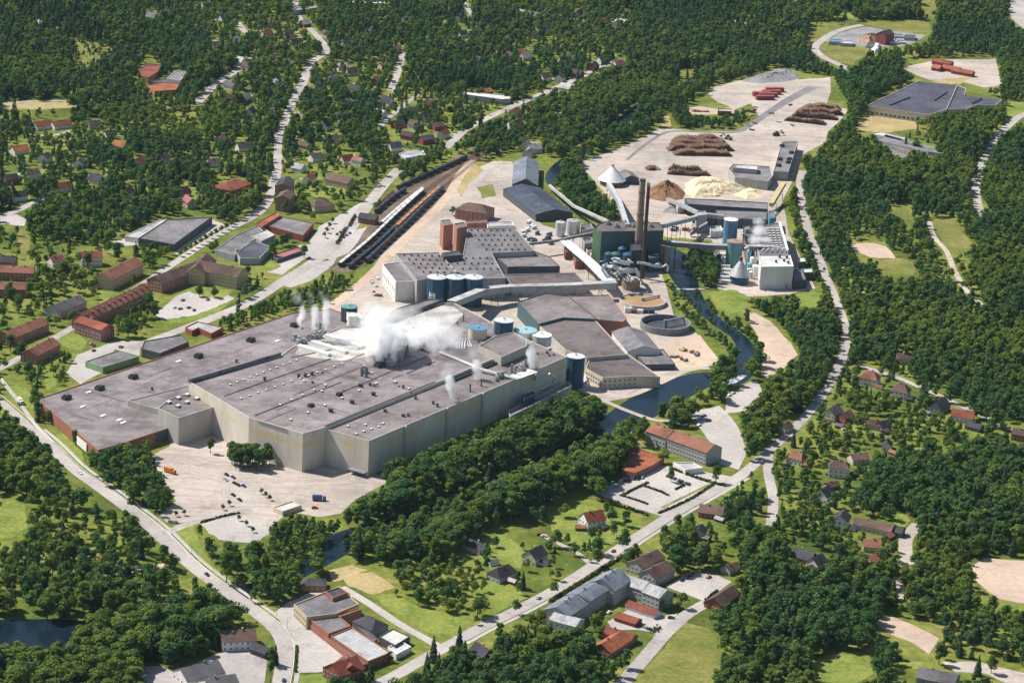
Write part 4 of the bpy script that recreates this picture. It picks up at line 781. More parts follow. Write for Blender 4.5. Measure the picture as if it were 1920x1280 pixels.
for x, y in ((1466, 275), (1462, 300), (1484, 288), (1480, 300), (1478, 306), (1460, 312)): vent(LG, 'unit', (x, y), 8.4, None, .8)
flat('long dark grey chip shed below the cream chip heap', [(1284, 372), (1345, 374), (1440, 380), (1440, 392), (1345, 386), (1290, 382)], 11, 'wall_dark', 'roof_grey', 'shed', 'chip_shed')
flat('lower dark chip shed with white stripe in front of the long one', [(1342, 393), (1438, 396), (1437, 412), (1346, 408)], 9, 'wall_dark', 'roof_grey', 'shed', 'chip_shed')
flat('dark conveyor hall left of the chip shed', [(1312, 397), (1340, 398), (1342, 408), (1316, 408)], 8, 'wall_dark', 'roof_dark', 'shed', 'chip_shed')
def heap(label, px, h, mat, edge=10., n=26, jit=.12, name='heap', cat='heap', flat_=1.0):
    c = G((sum(p[0] for p in px)/len(px), sum(p[1] for p in px)/len(px))); pts = ccw([G(p) for p in px]); K = 72; rim = []
    for k in range(K):
        a = 2*math.pi*k/K; d = Vector((math.cos(a), math.sin(a))); best = 1e9
        for i in range(len(pts)):
            p, q = Vector(pts[i-1])-Vector(c), Vector(pts[i])-Vector(c); e = q-p; den = d.x*e.y-d.y*e.x
            if abs(den) < 1e-9: continue
            t = (p.x*e.y-p.y*e.x)/den; u = (p.x*d.y-p.y*d.x)/den
            if t > 0 and 0 <= u <= 1: best = min(best, t)
        rim.append(best)
    b = MB(); M_ = 12; rr = random.Random(int(c[0]))
    for j in range(M_+1):
        s = j/M_
        for k in range(K):
            a = 2*math.pi*k/K; r = rim[k]*s*(1+rr.uniform(-jit, jit)*.3); d_e = rim[k]*(1-s); z = h*min(1, (d_e/edge))**.9*(1+rr.uniform(-jit, jit))*(flat_+(1-flat_)*(1-s))
            b.v.append((c[0]+r*math.cos(a), c[1]+r*math.sin(a), max(z, .12) if j < M_ else .0))
    for j in range(M_):
        for k in range(K):
            k2 = (k+1) % K; b.f.append((j*K+k, (j+1)*K+k, (j+1)*K+k2, j*K+k2)); b.m.append(0)
    o = b.obj(name, mat, None, (*c, 0)); fill(CLEAR, px, 1); return tag(o, label, cat)
heap('cream heap of wood chips with flat top', [(1282, 362), (1286, 343), (1298, 336), (1332, 335), (1370, 344), (1402, 352), (1385, 362), (1345, 370), (1300, 371)], 6, 'chips', 13)
heap('yellowish thin spread of chips right of the cream heap', [(1372, 365), (1405, 352), (1430, 358), (1432, 370), (1400, 374)], 2.5, 'chips', 10)
heap('brown cone of bark behind the chimneys', [(1212, 372), (1216, 352), (1240, 342), (1268, 345), (1286, 362), (1280, 374), (1245, 378)], 11.5, 'bark', 34)
heap('grey gravel mound at the far end of the timber yard', [(1386, 153), (1420, 142), (1460, 130), (1492, 133), (1500, 148), (1470, 154), (1420, 156)], 5, 'ash', 25)
heap('small grey ash pile beside the boiler conveyors', [(1240, 398), (1252, 388), (1272, 392), (1270, 402)], 3, 'ash', 6)
def logs(label, a, b_, wd, h, seed, mat='log', group='log piles in the timber yard', name='log_pile', dia=.62):
    p, q = Vector((*G(a), 0)), Vector((*G(b_), 0)); L = (q-p).length; ux = (q-p)/L; uy = Vector((-ux.y, ux.x, 0)); rr = random.Random(seed); b = MB(); k = 0
    nl = int(h/dia/.85)
    for j in range(nl):
        z = dia*.5+j*dia*.85; m_ = j*dia*1.1; n = int((L-2*m_)/(dia*1.25))
        for i in range(n):
            if j < nl-1 and rr.random() < .05: continue
            c = p+ux*(m_+(i+.5)*(L-2*m_)/n+rr.uniform(-.1, .1)); o = rr.uniform(-.5, .5); zz = z+rr.uniform(-.12, .12)*(1+j)+(.9*math.sin(i*.21+seed)*j/nl)
            tl = rr.uniform(-.06, .06); b.tube([c+uy*(o-wd/2)+Vector((0, 0, zz)), c+ux*(tl*wd)+uy*(o+wd/2)+Vector((0, 0, zz))], dia/2*rr.uniform(.8, 1.15), 5)
    o = b.obj(name, mat, None, (p.x, p.y, 0)); fill(CLEAR, [a, (a[0], a[1]-12), (b_[0], b_[1]-12), b_], 1); return tag(o, label, 'log pile', group)
for a, b_, h, l in (((1262, 266), (1352, 262), 5, 'back row of brown logs in the middle of the timber yard'), ((1256, 273), (1366, 272), 5.5, 'second row of brown logs in the big timber stack'), ((1250, 281), (1376, 281), 5.5, 'third row of brown logs in the big timber stack'), ((1262, 289), (1372, 291), 5, 'front row of brown logs in the big timber stack'),
                    ((1210, 318), (1238, 317), 4, 'short row of dark logs beside the bark cone'), ((1252, 317), (1318, 322), 4.5, 'long row of dark logs left of the sorting building'), ((1250, 325), (1334, 331), 4, 'front row of dark logs left of the sorting building'),
                    ((1506, 202), (1578, 205), 5, 'back row of dark logs at the right end of the yard'), ((1492, 211), (1582, 215), 5.5, 'middle row of dark logs at the right end of the yard'), ((1484, 217), (1572, 224), 5, 'lower row of dark logs at the right end of the yard'), ((1470, 225), (1550, 234), 4, 'single low row of dark logs nearest the long narrow shed'),
                    ((1296, 209), (1330, 210), 2, 'thin row of logs in the small earthy yard'), ((1398, 208), (1416, 212), 2.5, 'small dark stack beside the asphalt track')):
    logs(l, a, b_, 12 if h >= 5 else 9 if h > 3 else 5, h, int(a[0]))
for x, y, k in ((1434, 187, 0), (1440, 182, 1), (1446, 177, 2), (1452, 172, 3), (1428, 180, 4)):
    c = P(x, y, 0); o = root('lumber_stack', ['red timber stack nearest the asphalt track', 'second red timber stack from the track', 'third red timber stack from the track', 'farthest red timber stack at the yard end', 'short red timber stack on the left of the red rows'][k], 'lumber stack', c, .25, 'red timber stacks'); b = MB()
    for i in range(7):
        for j in range(2): b.box((-9+i*3, 0, 1.2+j*2.4), (2.7, 6, 2.1), 0, 0)
    b.obj('timber', 'red_wood', o, (0, 0, 0)); b = MB()
    for i in range(7): b.box((-9+i*3, 0, 4.55), (2.9, 6.2, .15))
    b.obj('cover', 'tile_pink', o, (0, 0, 0)); fill(CLEAR, [(x-15, y+4), (x-15, y-6), (x+15, y-8), (x+15, y+3)], 1)
def loader(label, x, y, rz, mat='yellow_paint'):
    o = root('wheel_loader', label, 'loader', P(x, y, 0), rz); b = MB(); b.box((0, 0, 2.2), (7, 2.8, 1.6)); b.box((-2.2, 0, 3.3), (2.6, 2.4, .8)); b.obj('body', mat, o, (0, 0, 0)); b = MB(); b.box((.6, 0, 4.0), (2.2, 2.2, 2.2)); b.obj('cab', 'glass', o, (0, 0, 0))
    b = MB()
    for sx in (-2.4, 2.4):
        for sy in (-1.5, 1.5): b.tube([(sx, sy-.45, 1.1), (sx, sy+.45, 1.1)], 1.1, 12)
    b.obj('wheels', 'tyre', o, (0, 0, 0)); b = MB(); b.beam((2.5, 0, 2.6), (7, 0, 5.6), .9, .7); b.beam((7, 0, 5.6), (8.6, 0, 3.0), .8, .7); b.box((8.8, 0, 2.4), (2, 3.4, 1.2)); b.obj('grapple', 'dark_steel', o, (0, 0, 0)); return o
loader('dark log loader working behind the big timber stack', 1366, 262, 2.6, 'mid_grey'); loader('small loader on the open part of the timber yard', 1455, 255, .6, 'dark_steel')
flat('small white fronted shed in the earthy yard by the timber yard', [(1346, 203), (1372, 204), (1372, 209), (1346, 208)], 5, 'rust', 'roof_light', 'shed', 'shed')
# --- pulp plant
tank('blue tower silo with pale lid in the pulp plant, farther of two', 1371, 411, 24, 12.6, 'light_blue_steel', 'white_paint', 0, 1, 'silo', 'pulp plant towers', cat='silo')
tank('teal tower silo with rusty lid in the pulp plant, nearer of two', 1378, 452, 22, 14, 'teal_steel', 'chimney_brown', 0, .6, 'silo', 'pulp plant towers', cat='silo')
CS = root('cone_silo', 'dark blue silo with wide grey cone roof beside the white pulp building', 'silo', P(1386, 530, 0)); b = MB(); b.cyl((0, 0), 8.2, 0, 7, 24, top=False); b.obj('shell', 'blue_steel', CS, (0, 0, 0)); b = MB(); b.cyl((0, 0), 9.8, 7, 20, 24, 1); b.obj('roof', 'pipe_grey', CS, (0, 0, 0)); b = MB(); b.cyl((0, 0), 1.6, 19.5, 23, 8); b.obj('hatch', 'rust', CS, (0, 0, 0))
PW = flat('white roofed pulp building with plain grey front', [(1424, 479), (1482, 478), (1488, 499), (1427, 500)], 20, 'wall_white', 'roof_white', 'building', 'pulp_building')
for x, y in ((1462, 483), (1470, 490), (1455, 492), (1475, 484), (1478, 494)): vent(PW, 'small', (x, y), 19.4, 0, 1.6)
b = MB(); b.box((*P(1470, 541, 0).xy, 2), (5, 1.2, 4)); b.obj('gate', 'mid_grey', PW)
PL = flat('long pulp plant hall with dark roof full of white pipes', [(1408, 428), (1460, 417), (1477, 466), (1478, 476), (1424, 476), (1414, 455)], 16, 'wall_grey', 'roof_grey', 'building', 'pulp_hall')
for i in range(9):
    for j in range(3): vent(PL, 'dome', (1440+j*8+i*1.2, 430+i*4.6), 15.4, 0, 1.2)
for k in range(5): pipe(PL, [(1428+k*9, 470, 16.2), (1432+k*9, 466, 19), (1440+k*9, 470, 16.2)], .6, 'white_paint', 'pipe')
b = MB(); b.beam(P(1462, 418, 17.2), P(1477, 470, 17.2), 1.6, 1.6); b.beam(P(1420, 460, 17.2), P(1474, 466, 17.2), 1.2, 1.5); b.obj('parapet', 'white_paint', PL)
TE = root('refiner_plant', 'teal and white process vessels between cone silo and pulp building', 'vessels', P(1408, 510, 0))
for x, y, r, h, m_ in ((1402, 505, 2.2, 17, 'turquoise'), (1411, 508, 3, 12, 'white_paint'), (1416, 517, 3.2, 9, 'white_paint'), (1409, 522, 2.6, 6, 'steel'), (1404, 515, 2.2, 10, 'turquoise'), (1398, 470, 2.5, 20, 'mid_grey')):
    c = P(x, y, 0); b = MB(); b.cyl((c.x, c.y), r, .05, h, 12); b.cyl((c.x, c.y), r, h, h+1, 12, r*.3); b.obj('vessel', m_, TE)
for pts in ([(1402, 505, 16), (1408, 503, 18), (1412, 508, 13)], [(1396, 466, 20), (1402, 462, 22), (1406, 470, 14)], [(1390, 440, 23), (1394, 438, 12), (1394, 450, 2)]): pipe(TE, pts, .8, 'white_paint', 'pipe')
for i in range(8):
    x, y = 1357+i*.9, 480+i*7.2; o = root('pallet_stack', 'white stacks of bales in a row beside the dark cone silo', 'bales', P(x, y, 0), 0, 'white bale stacks by the cone silo'); b = MB()
    for k in range(3): b.box((-4+k*3.4, 0, 1.3), (3.0, 2.6, 2.6))
    b.obj('bale', 'white_paint', o, (0, 0, 0))
flat('small shed with mint roof right of the white pulp building', [(1498, 482), (1511, 481), (1512, 490), (1499, 491)], 6, 'wall_dark', 'mint', 'shed', 'shed'); flat('second mint roofed shed, nearer the street', [(1505, 503), (1523, 502), (1525, 510), (1507, 511)], 7, 'wall_dark', 'mint', 'shed', 'shed')
flat('low dark lean-to on the right of the white pulp building', [(1487, 506), (1504, 504), (1512, 524), (1488, 526)], 8, 'wall_dark', 'roof_grey', 'shed', 'shed')
# --- halls right of the mill
flat('large mauve roofed hall behind the river end of the mill', [(971, 565), (1023, 549), (1066, 555), (1121, 598), (1056, 595), (1010, 607)], 13, 'wall_teal', 'roof_mill2', 'warehouse', 'warehouse')
flat('mauve roofed hall with brick red end beside the round basins', [(1067, 554.5), (1142, 552), (1175, 597), (1168, 603), (1122, 598.5)], 13, 'wall_brick', 'roof_mill2', 'warehouse', 'warehouse')
flat('long sloping mauve roof running down towards the river', [(1010, 609), (1057, 597), (1118, 601), (1158, 645), (1176, 664), (1100, 670), (1060, 655)], 11.5, 'wall_mill_low', 'roof_brown', 'warehouse', 'warehouse')
OH = flat('old brown roofed hall with shabby brick front at the weir', [(1098, 690), (1110, 664), (1176, 662), (1238, 706), (1195, 704), (1130, 708)], 9, 'wall_plaster', 'roof_brown', 'warehouse', 'old_hall')
for i in front_walls(OH)[:2]: windows(OH, *wall_of(OH, i), [2.6, 6], 7, 1.8, 1.8)
heap('small white heap at the corner of the old hall', [(1088, 722), (1096, 708), (1104, 716), (1102, 726)], 4, 'white_paint', 5)
WG = ax('workshop with sunlit white gable beside the round basins', (1178, 612), (1208, 648), 26, 8, 12, 'wall_white', 'roof_grey', cat='workshop', name='workshop', chim=0)
flat('low grey annex in front of the white gabled workshop', [(1184, 654), (1244, 654), (1266, 682), (1210, 683)], 5, 'wall_dark', 'roof_grey', 'annex', 'workshop_annex')
def basin(label, x, y, d, hw, liquid, wallm):
    c = P(x, y, hw); o = root('settling_basin', label, 'basin', (c.x, c.y, 0)); n = 48; r = d/2; b = MB(); b.cyl((0, 0), r, 0, hw, n, top=False)
    for k in range(n):
        a0, a1 = 2*math.pi*k/n, 2*math.pi*(k+1)/n; f = lambda q, a, z: (q*math.cos(a), q*math.sin(a), z)
        b.poly([f(r, a0, hw), f(r, a1, hw), f(r-1.1, a1, hw), f(r-1.1, a0, hw)]); b.poly([f(r-1.1, a0, hw), f(r-1.1, a1, hw), f(r-1.1, a1, .1), f(r-1.1, a0, .1)])
    b.obj('wall', wallm, o, (0, 0, 0)); b = MB(); b.cyl((0, 0), r-1.12, .1, hw*(.75 if liquid == 'sludge' else .2), n); b.obj('liquid', liquid, o, (0, 0, 0))
    b = MB(); b.beam((0, 0, hw+.7), (r*.75, r*.66, hw+.7), 1.6, .8); b.cyl((0, 0), 1.5, 0, hw+1.6, 10); b.obj('scraper_bridge', 'mid_grey', o, (0, 0, 0))
    fill(CLEAR, [(x-d*1.15, y), (x, y-d*.42), (x+d*1.15, y), (x, y+d*.42)], 1)
basin('round settling basin full of orange brown sludge', 1205, 562, 38.5, 3.2, 'sludge', 'concrete'); basin('round dark settling basin, nearly empty, in front of the orange one', 1248, 603, 40.5, 5.5, 'pool_dark', 'mid_grey')
flat('small white control hut at the orange basin', [(1171, 573), (1183, 573), (1184, 578), (1172, 578)], 4, 'wall_white', 'roof_light', 'hut', 'hut')
for i, (x, m_) in enumerate(((1189, 'tile_pink'), (1200, 'white_paint'), (1211, 'wagon_dark'), (1222, 'wagon_dark'))):
    o = root('container', ['pinkish skip between the two round basins', 'white container between the two round basins', 'dark container, left of the two dark ones by the basins', 'dark container, right of the two dark ones by the basins'][i], 'container', P(x, 587, 0), -.05); b = MB(); b.box((0, 0, 1.6), (4.6, 2.6, 2.9))
    for k in range(5): b.box((-1.9+k*.95, -1.33, 1.6), (.15, .1, 2.6))
    b.obj('box', m_, o, (0, 0, 0)); b = MB(); b.box((0, 0, .08), (4.4, 2.4, .16)); b.obj('skid', 'tyre', o, (0, 0, 0))

for px, z, w_, r_, l in (([(1092, 446), (1108, 444), (1112, 454), (1096, 457)], 12, 'wall_grey', 'roof_grey', 'grey equipment house left of the green boiler house'), ([(1098, 462), (1112, 460), (1116, 470), (1101, 472)], 8, 'wall_plaster', 'roof_brown', 'low tan equipment house behind the squat beige tank'), ([(1126, 446), (1134, 446), (1136, 456), (1128, 457)], 18, 'wall_dark', 'roof_dark', 'dark stair tower at the left corner of the boiler front'),
                        ([(1214, 470), (1232, 469), (1236, 482), (1217, 484)], 13, 'wall_teal', 'roof_dark', 'teal annex on the right foot of the boiler house'), ([(1140, 516), (1156, 514), (1160, 524), (1143, 526)], 5, 'wall_grey', 'roof_light', 'small pale roofed hut among the silver ducts'), ([(1076, 480), (1090, 478), (1094, 488), (1079, 490)], 7, 'wall_brick', 'roof_brown', 'brick hut below the slanting pipe rack'),
                        ([(1338, 470), (1350, 469), (1352, 478), (1340, 479)], 8, 'wall_grey', 'roof_grey', 'grey pump hut at the foot of the teal tower silo'), ([(1394, 424), (1406, 422), (1410, 440), (1398, 442)], 17, 'wall_dark', 'roof_grey', 'dark block between the blue tower silo and the pulp hall'), ([(1396, 448), (1410, 446), (1413, 462), (1400, 464)], 13, 'rust', 'roof_brown', 'rusty block between the teal tower silo and the pulp hall'),
                        ([(1330, 424), (1352, 423), (1354, 433), (1333, 434)], 6, 'wall_white', 'roof_light', 'pale low shed left of the blue tower silo'), ([(1440, 396), (1452, 394), (1454, 408), (1443, 410)], 14, 'light_blue_steel', 'roof_grey', 'pale blue chip bin at the right end of the chip shed'), ([(1268, 380), (1280, 379), (1283, 388), (1271, 389)], 6, 'wall_plaster', 'roof_grey', 'tan control cabin beside the chip heap conveyor')):
    flat(l, px, z, w_, r_, 'equipment house', 'equipment_house')
# ---------------------------------------------------------------- town at the left
def place_word(x, y):
    near = min(((1111, 964, 'behind the red roofed garden house'), (1003, 1032, 'near the cream gabled house'), (942, 1066, 'near the dark hipped house'), (1632, 700, 'near the rust red villa'), (1690, 724, 'near the brown hipped villa'), (1762, 752, 'near the dark gabled house'), (1562, 766, 'by the house at the street bend'), (1495, 850, 'by the house at the junction'), (1574, 868, 'by the tall white house'), (1546, 918, 'by the steep dark roofed house'), (1579, 965, 'by the white gabled house on the side street'), (1640, 980, 'by the long brown roofed house'), (1508, 1036, 'by the dark purple roofed house'), (1335, 952, 'by the brown corner house'), (1312, 990, 'by the half hidden white house'), (446, 1180, 'by the white gabled roadside house'), (640, 1240, 'by the red wooden house'), (1240, 1050, 'by the brown twin roofed house'), (1645, 790, 'by the two bungalows'), (1664, 828, 'by the narrow white cottage'), (905, 1215, 'by the house below the street')), key=lambda q: (q[0]-x)**2+(q[1]-y)**2)
    return near[2]
D = dict
def apt(label, a, b_, Wd, ev, rg, wall, roof, win=3.2, dorm=0, chim=2, **k): return ax(label, a, b_, Wd, ev, rg, wall, roof, cat='apartment house', name='apartment_house', win=win, dorm=dorm, chim=chim, **k)
apt('orange roofed apartment house standing behind the long dormered brick row', (193, 511), (252, 481), 17, 9, 14, 'wall_yellow', 'tile_rust')
apt('long brick apartment row with dark dormers along the street', (150, 587), (272, 530), 14, 9, 13.5, 'wall_brick', 'tile_rust', dorm=12, chim=3)
apt('pinkish brick apartment wing turned to the lower left street corner', (152, 592), (202, 608), 14, 9.5, 12.5, 'tile_pink', 'tile_red', chim=1)
apt('brown roofed apartment wing running down the street beside the yellow block', (290, 517), (375, 487), 16, 9, 13.5, 'wall_brick', 'tile_brown')
apt('large brown roofed apartment block with yellow three storey front', (372, 487), (455, 503), 19, 10.5, 16, 'wall_yellow', 'tile_brown', win=2.8)
apt('steep brown gable joining the two brown roofed apartment wings', (388, 474), (366, 500), 16, 10, 15.5, 'wall_yellow', 'tile_brown')
hs('white two storey house with red roof and four chimneys', 171, 475, 2, 17, 11, 8, 12, 'wall_white', 'tile_red', chim=4, win=2.6, cat='house')
apt('long low house with brown roof at the left edge, upper of two', (-14, 496), (64, 499), 13, 7, 11, 'wall_brick', 'tile_rust'); apt('long low house with brown roof at the left edge, lower of two', (-20, 528), (52, 529), 13, 7, 11, 'wall_brick', 'tile_rust')
apt('grey brown roofed house among trees left of the dormered brick row', (98, 572), (148, 553), 15, 6, 10, 'wall_grey', 'tile_grey')
apt('orange brown roofed row house at the left edge beside the long street', (8, 622), (78, 594), 14, 7, 11, 'wall_brick', 'tile_rust'); apt('second orange brown roofed row house, nearer the round lawn', (54, 655), (98, 632), 14, 7, 11, 'wall_brick', 'tile_rust')
apt('brick house peeping over trees at the left edge below the parking', (0, 478), (30, 480), 12, 7, 11, 'wall_brick', 'tile_dark')
hs('small pinkish house with white gable left of the white house', 105, 483, 10, 12, 9, 5, 8.5, 'wall_white', 'tile_pink', win=3)
F1 = flat('flat grey roofed warehouse at the edge of the town wood', [(260, 446), (312, 412), (398, 406), (326, 458)], 7, 'wall_dark', 'roof_grey', 'warehouse', 'warehouse')
flat('pale flat annex on the left of the grey warehouse', [(234, 442), (302, 411), (311, 412.5), (259, 446)], 5, 'wall_white', 'roof_light', 'warehouse', 'warehouse_annex')
hs('yellow gabled house above the flat grey warehouse', 355, 372, -30, 14, 10, 6, 10, 'wall_yellow', 'tile_pink', win=3)
flat('dark glazed flat building at the upper corner of the mill wing', [(265, 653), (270, 639), (340, 627), (354, 640), (300, 662)], 7, 'wall_dark', 'roof_grey', 'building', 'office'); 
GH = flat('flat grey roofed building with green front beside the mill wing', [(160, 677), (222, 656), (261, 667), (193, 688)], 5, 'wall_green', 'roof_grey', 'building', 'office')
flat('low dark red building with pale flat roofs by the town street', [(347, 613), (370, 602), (419, 613), (396, 625), (372, 614), (360, 620)], 4.5, 'wall_red', 'roof_light', 'building', 'kiosk_building')
flat('long orange roofed shop on the town street', [(478, 419), (520, 396), (526, 403), (492, 424)], 8, 'wall_brick', 'tile_orange', 'shop', 'shop')
SH = flat('large flat grey supermarket roof in the town', [(498, 422), (524, 405), (588, 418), (568, 441)], 6, 'wall_red', 'roof_grey', 'shop', 'shop')
flat('flat grey roofed shop row along the long street', [(403, 468), (441, 441), (482, 423), (500, 438), (470, 452), (440, 478)], 6, 'wall_grey', 'roof_grey', 'shop', 'shop'); flat('pale roofed square shop below the supermarket', [(470, 440), (500, 430), (516, 440), (490, 452)], 7, 'wall_grey', 'roof_pale', 'shop', 'shop')
flat('dark grey roofed shop behind the yellow apartment block', [(440, 470), (480, 452), (508, 462), (486, 484), (450, 484)], 6, 'wall_grey', 'roof_dark', 'shop', 'shop')
flat('low pink roofed garage row beside the town street', [(508, 478), (560, 462), (566, 470), (520, 486)], 3.5, 'wall_dark', 'tile_pink', 'garage', 'garage')
hs('large hipped brick red roof among trees on the left', 435, 343, 20, 34, 22, 7, 11, 'wall_brick', 'tile_red', cat='building', hip=.7, chim=1)
ax('tall brick house with dark roof beside the long street', (530, 344), (538, 330), 14, 15, 18, 'wall_brick', 'tile_dark', chim=2, win=3)
ax('narrow brick house with brown roof beside the tall brick house', (530, 366), (540, 355), 13, 12, 15, 'wall_brick', 'tile_brown', win=3)
hs('villa with brown hipped roof and ochre wall near the station', 603, 378, 5, 20, 14, 6, 10.5, 'wall_yellow', 'tile_brown', hip=.7, win=3); hs('wide house with dark brown roof above the ochre villa', 638, 333, -12, 26, 14, 6, 10, 'wall_yellow', 'tile_brown', win=4)
hs('dark red wooden station house beside the wagons', 691, 404, -8, 16, 10, 5, 8.5, 'wall_red', 'tile_dark', cat='station', win=3)
hs('long low freight shed with rusty roof beside the rail yard', 725, 368, 42, 44, 4, 3, 4.5, 'wall_red', 'tile_rust', cat='shed', name='freight_shed', chim=0)
flat('red roofed school wing at the upper left, rear of three', [(262, 128), (280, 119), (302, 122), (296, 134), (278, 145), (262, 141)], 6, 'wall_brick', 'tile_red', 'school', 'school'); flat('orange roofed school wing at the upper left, front of three', [(275, 160), (300, 154), (336, 157), (330, 168), (290, 171)], 6, 'wall_brick_or', 'tile_orange', 'school', 'school')
flat('grey flat roofed school hall at the upper left', [(313, 147), (328, 133), (355, 133), (338, 151)], 9, 'wall_white', 'roof_grey', 'school', 'school'); flat('dark low link between the school wings', [(278, 152), (310, 147), (335, 152), (300, 156)], 4, 'wall_dark', 'roof_dark', 'school', 'school')
flat('long low white roofed building in the upper middle', [(867, 176), (872, 171), (955, 179), (957, 185), (940, 186)], 6, 'wall_grey', 'roof_white', 'building', 'long_building')
flat('long grey roofed house with pale front in the upper middle', [(746, 291), (760, 282), (792, 280), (798, 290), (760, 296)], 6, 'wall_white', 'roof_light', 'building', 'long_building')
flat('long pale roofed hall at the very top', [(543, 17), (590, 11), (594, 14), (550, 20)], 6, 'wall_grey', 'roof_light', 'building', 'long_building')
flat('row of bright white greenhouses at the very top', [(637, 2), (720, 2), (722, 6), (640, 5)], 4, 'wall_white', 'roof_white', 'greenhouse', 'greenhouse')
# ---------------------------------------------------------------- factories at the upper right
BF = flat('huge black roofed factory hall at the upper right', [(1625, 198), (1722, 152), (1795, 160), (1775, 205), (1742, 215)], 10, 'wall_plaster', 'roof_slate', 'factory', 'factory'); BF2 = flat('right half of the black roofed factory with a notched front', [(1796, 160), (1812, 166), (1808, 178), (1879, 187), (1866, 197), (1832, 196), (1812, 204), (1776, 205)], 9, 'wall_plaster', 'roof_slate', 'factory', 'factory')
for a, b_ in (((1668, 197), (1706, 182)), ((1752, 188), (1776, 172)), ((1822, 193), (1840, 184))):
    m_ = MB(); m_.beam(P(*a, 10), P(*b_, 10), 1.2, 1.6); m_.obj('roof_ridge', 'wall_dark', BF)
for i in front_walls(BF)[:2]: windows(BF, *wall_of(BF, i), [3], 14, 4, 3, 'loading_door')
flat('low grey greenhouse ruin with open ribs in the right wood', [(1640, 262), (1662, 252), (1765, 280), (1768, 288), (1740, 284)], 4, 'wall_grey', 'roof_grey', 'greenhouse', 'greenhouse')
flat('long low grey shed beside the greenhouse ruin', [(1632, 250), (1650, 247), (1700, 258), (1690, 264)], 4, 'wall_grey', 'roof_pale', 'shed', 'shed'); flat('small brown shed roof below the greenhouse ruin', [(1672, 272), (1705, 282), (1700, 292), (1668, 280)], 4, 'wall_grey', 'roof_brown', 'shed', 'shed')
hs('dark red tower house of the depot', 1660, 60, 15, 20, 14, 12, 16, 'wall_red', 'tile_dark', cat='building', name='depot_house'); 
heap('orange sand heap in the depot yard', [(1605, 78), (1615, 70), (1645, 68), (1650, 76), (1630, 82)], 7, 'sludge', 12)
for x, y, c_, l in ((1566, 76, 'light_blue_steel', 'pale blue shed at the left of the depot'), (1588, 79, 'steel', 'grey white shed in the depot, second from the left'), (1636, 82, 'roof_dark', 'dark roofed shed below the orange heap'), (1680, 66, 'roof_grey', 'grey roofed shed right of the red tower house'), (1705, 68, 'roof_dark', 'dark roofed shed at the right end of the depot')):
    flat(l, [(x-12, y+2), (x-8, y-3), (x+13, y-2), (x+11, y+3)], 4, 'wall_grey', c_, 'shed', 'shed')
for k in range(9):
    x, y = 1650+(k % 3)*17+(k//3)*4, 74+(k//3)*4.5; o = root('plank_stack', 'long white board stack lying in the depot yard', 'board stack', P(x, y, 0), .05, 'white board stacks in the depot'); b = MB()
    for i in range(4): b.box((0, 0, .5+i*.8), (9, 2.6, .6))
    b.obj('boards', 'white_paint', o, (0, 0, 0)); b = MB()
    for i in (-3, 0, 3): b.box((i, 0, .1), (.3, 2.6, .2))
    b.obj('bearer', 'rust', o, (0, 0, 0))
heap('white rubble pile below the depot', [(1634, 92), (1642, 84), (1650, 88), (1648, 98), (1640, 100)], 4, 'white_paint', 6)
for x, y, L, l in ((1768, 114, 24, 'dark red barn of the sawmill yard'), (1785, 126, 22, 'low red shed of the sawmill yard, left of two'), (1806, 132, 26, 'low red shed of the sawmill yard, right of two'), (1757, 124, 10, 'tiny red hut of the sawmill yard')): hs(l, x, y, -10, L, 9, 4, 7, 'wall_red', 'tile_red' if L > 20 else 'tile_rust', cat='barn', name='barn', chim=0)
# ---------------------------------------------------------------- foreground
S1 = flat('two storey shop house with dark flat roofs at the road bend', [(551, 1132), (636, 1098), (658, 1112), (660, 1120), (673, 1131), (630, 1149), (575, 1156)], 8, 'wall_yellow', 'roof_grey', 'shop', 'shop_house')
for i in front_walls(S1)[:3]: windows(S1, *wall_of(S1, i), [2, 5.4], 6, 1.8, 1.5)
flat('small dark roof deck at the back of the shop house', [(610, 1108), (636, 1099), (652, 1110), (624, 1120)], 10, 'wall_brick', 'roof_dark', 'shop', 'shop_house', z0=7.4)
S2 = flat('middle flat grey shop roof behind the arcade', [(580, 1159), (631, 1150.5), (658, 1172), (616, 1187)], 6.2, 'wall_brick', 'roof_grey', 'shop', 'shop')
S3 = flat('long pale grey flat roof of the shop next to the red house', [(620, 1191), (660, 1174.5), (732, 1222), (690, 1239)], 5.6, 'wall_brick', 'roof_light', 'shop', 'shop')
ARC = flat('low brick arcade with tan roof along the shop forecourt', [(576, 1164), (581, 1161), (688, 1243), (680, 1246)], 4, 'wall_brick', 'roof_brown', 'arcade', 'arcade', pw=.2)
flat('orange brick parapet wall between the flat shop roofs', [(632, 1151), (672, 1138), (678, 1141), (638, 1155)], 6.8, 'wall_brick_or', 'tile_orange', 'wall', 'brick_wall')
hs('weathered dark hipped roof in the courtyard of the shops', 695, 1162, -25, 17, 13, 4.5, 8, 'wall_grey', 'tile_dark', cat='shed', name='courtyard_house', hip=.8, chim=1)
flat('mossy flat roof with dark end behind the long shop roof', [(710, 1192), (736, 1177), (769, 1192), (741, 1209)], 5, 'wall_dark', 'roof_pale', 'shop', 'shop_annex'); flat('dark narrow flat roof along the courtyard', [(662, 1168), (690, 1180), (708, 1196), (700, 1203)], 5, 'wall_dark', 'roof_brown', 'shop', 'shop_annex')
flat('bright white flat roof at the back corner of the shops', [(727, 1212), (751, 1200), (771, 1211), (743, 1226)], 4, 'wall_white', 'roof_white', 'shop', 'shop_annex')
ax('dark red wooden house with brown red roof at the bottom', (622, 1243), (668, 1228), 15, 6, 11, 'wall_red', 'tile_red', win=3)
ax('red wooden cross gable of the house at the bottom', (648, 1226), (660, 1245), 11, 6, 10, 'wall_red', 'tile_red', win=3, chim=0)
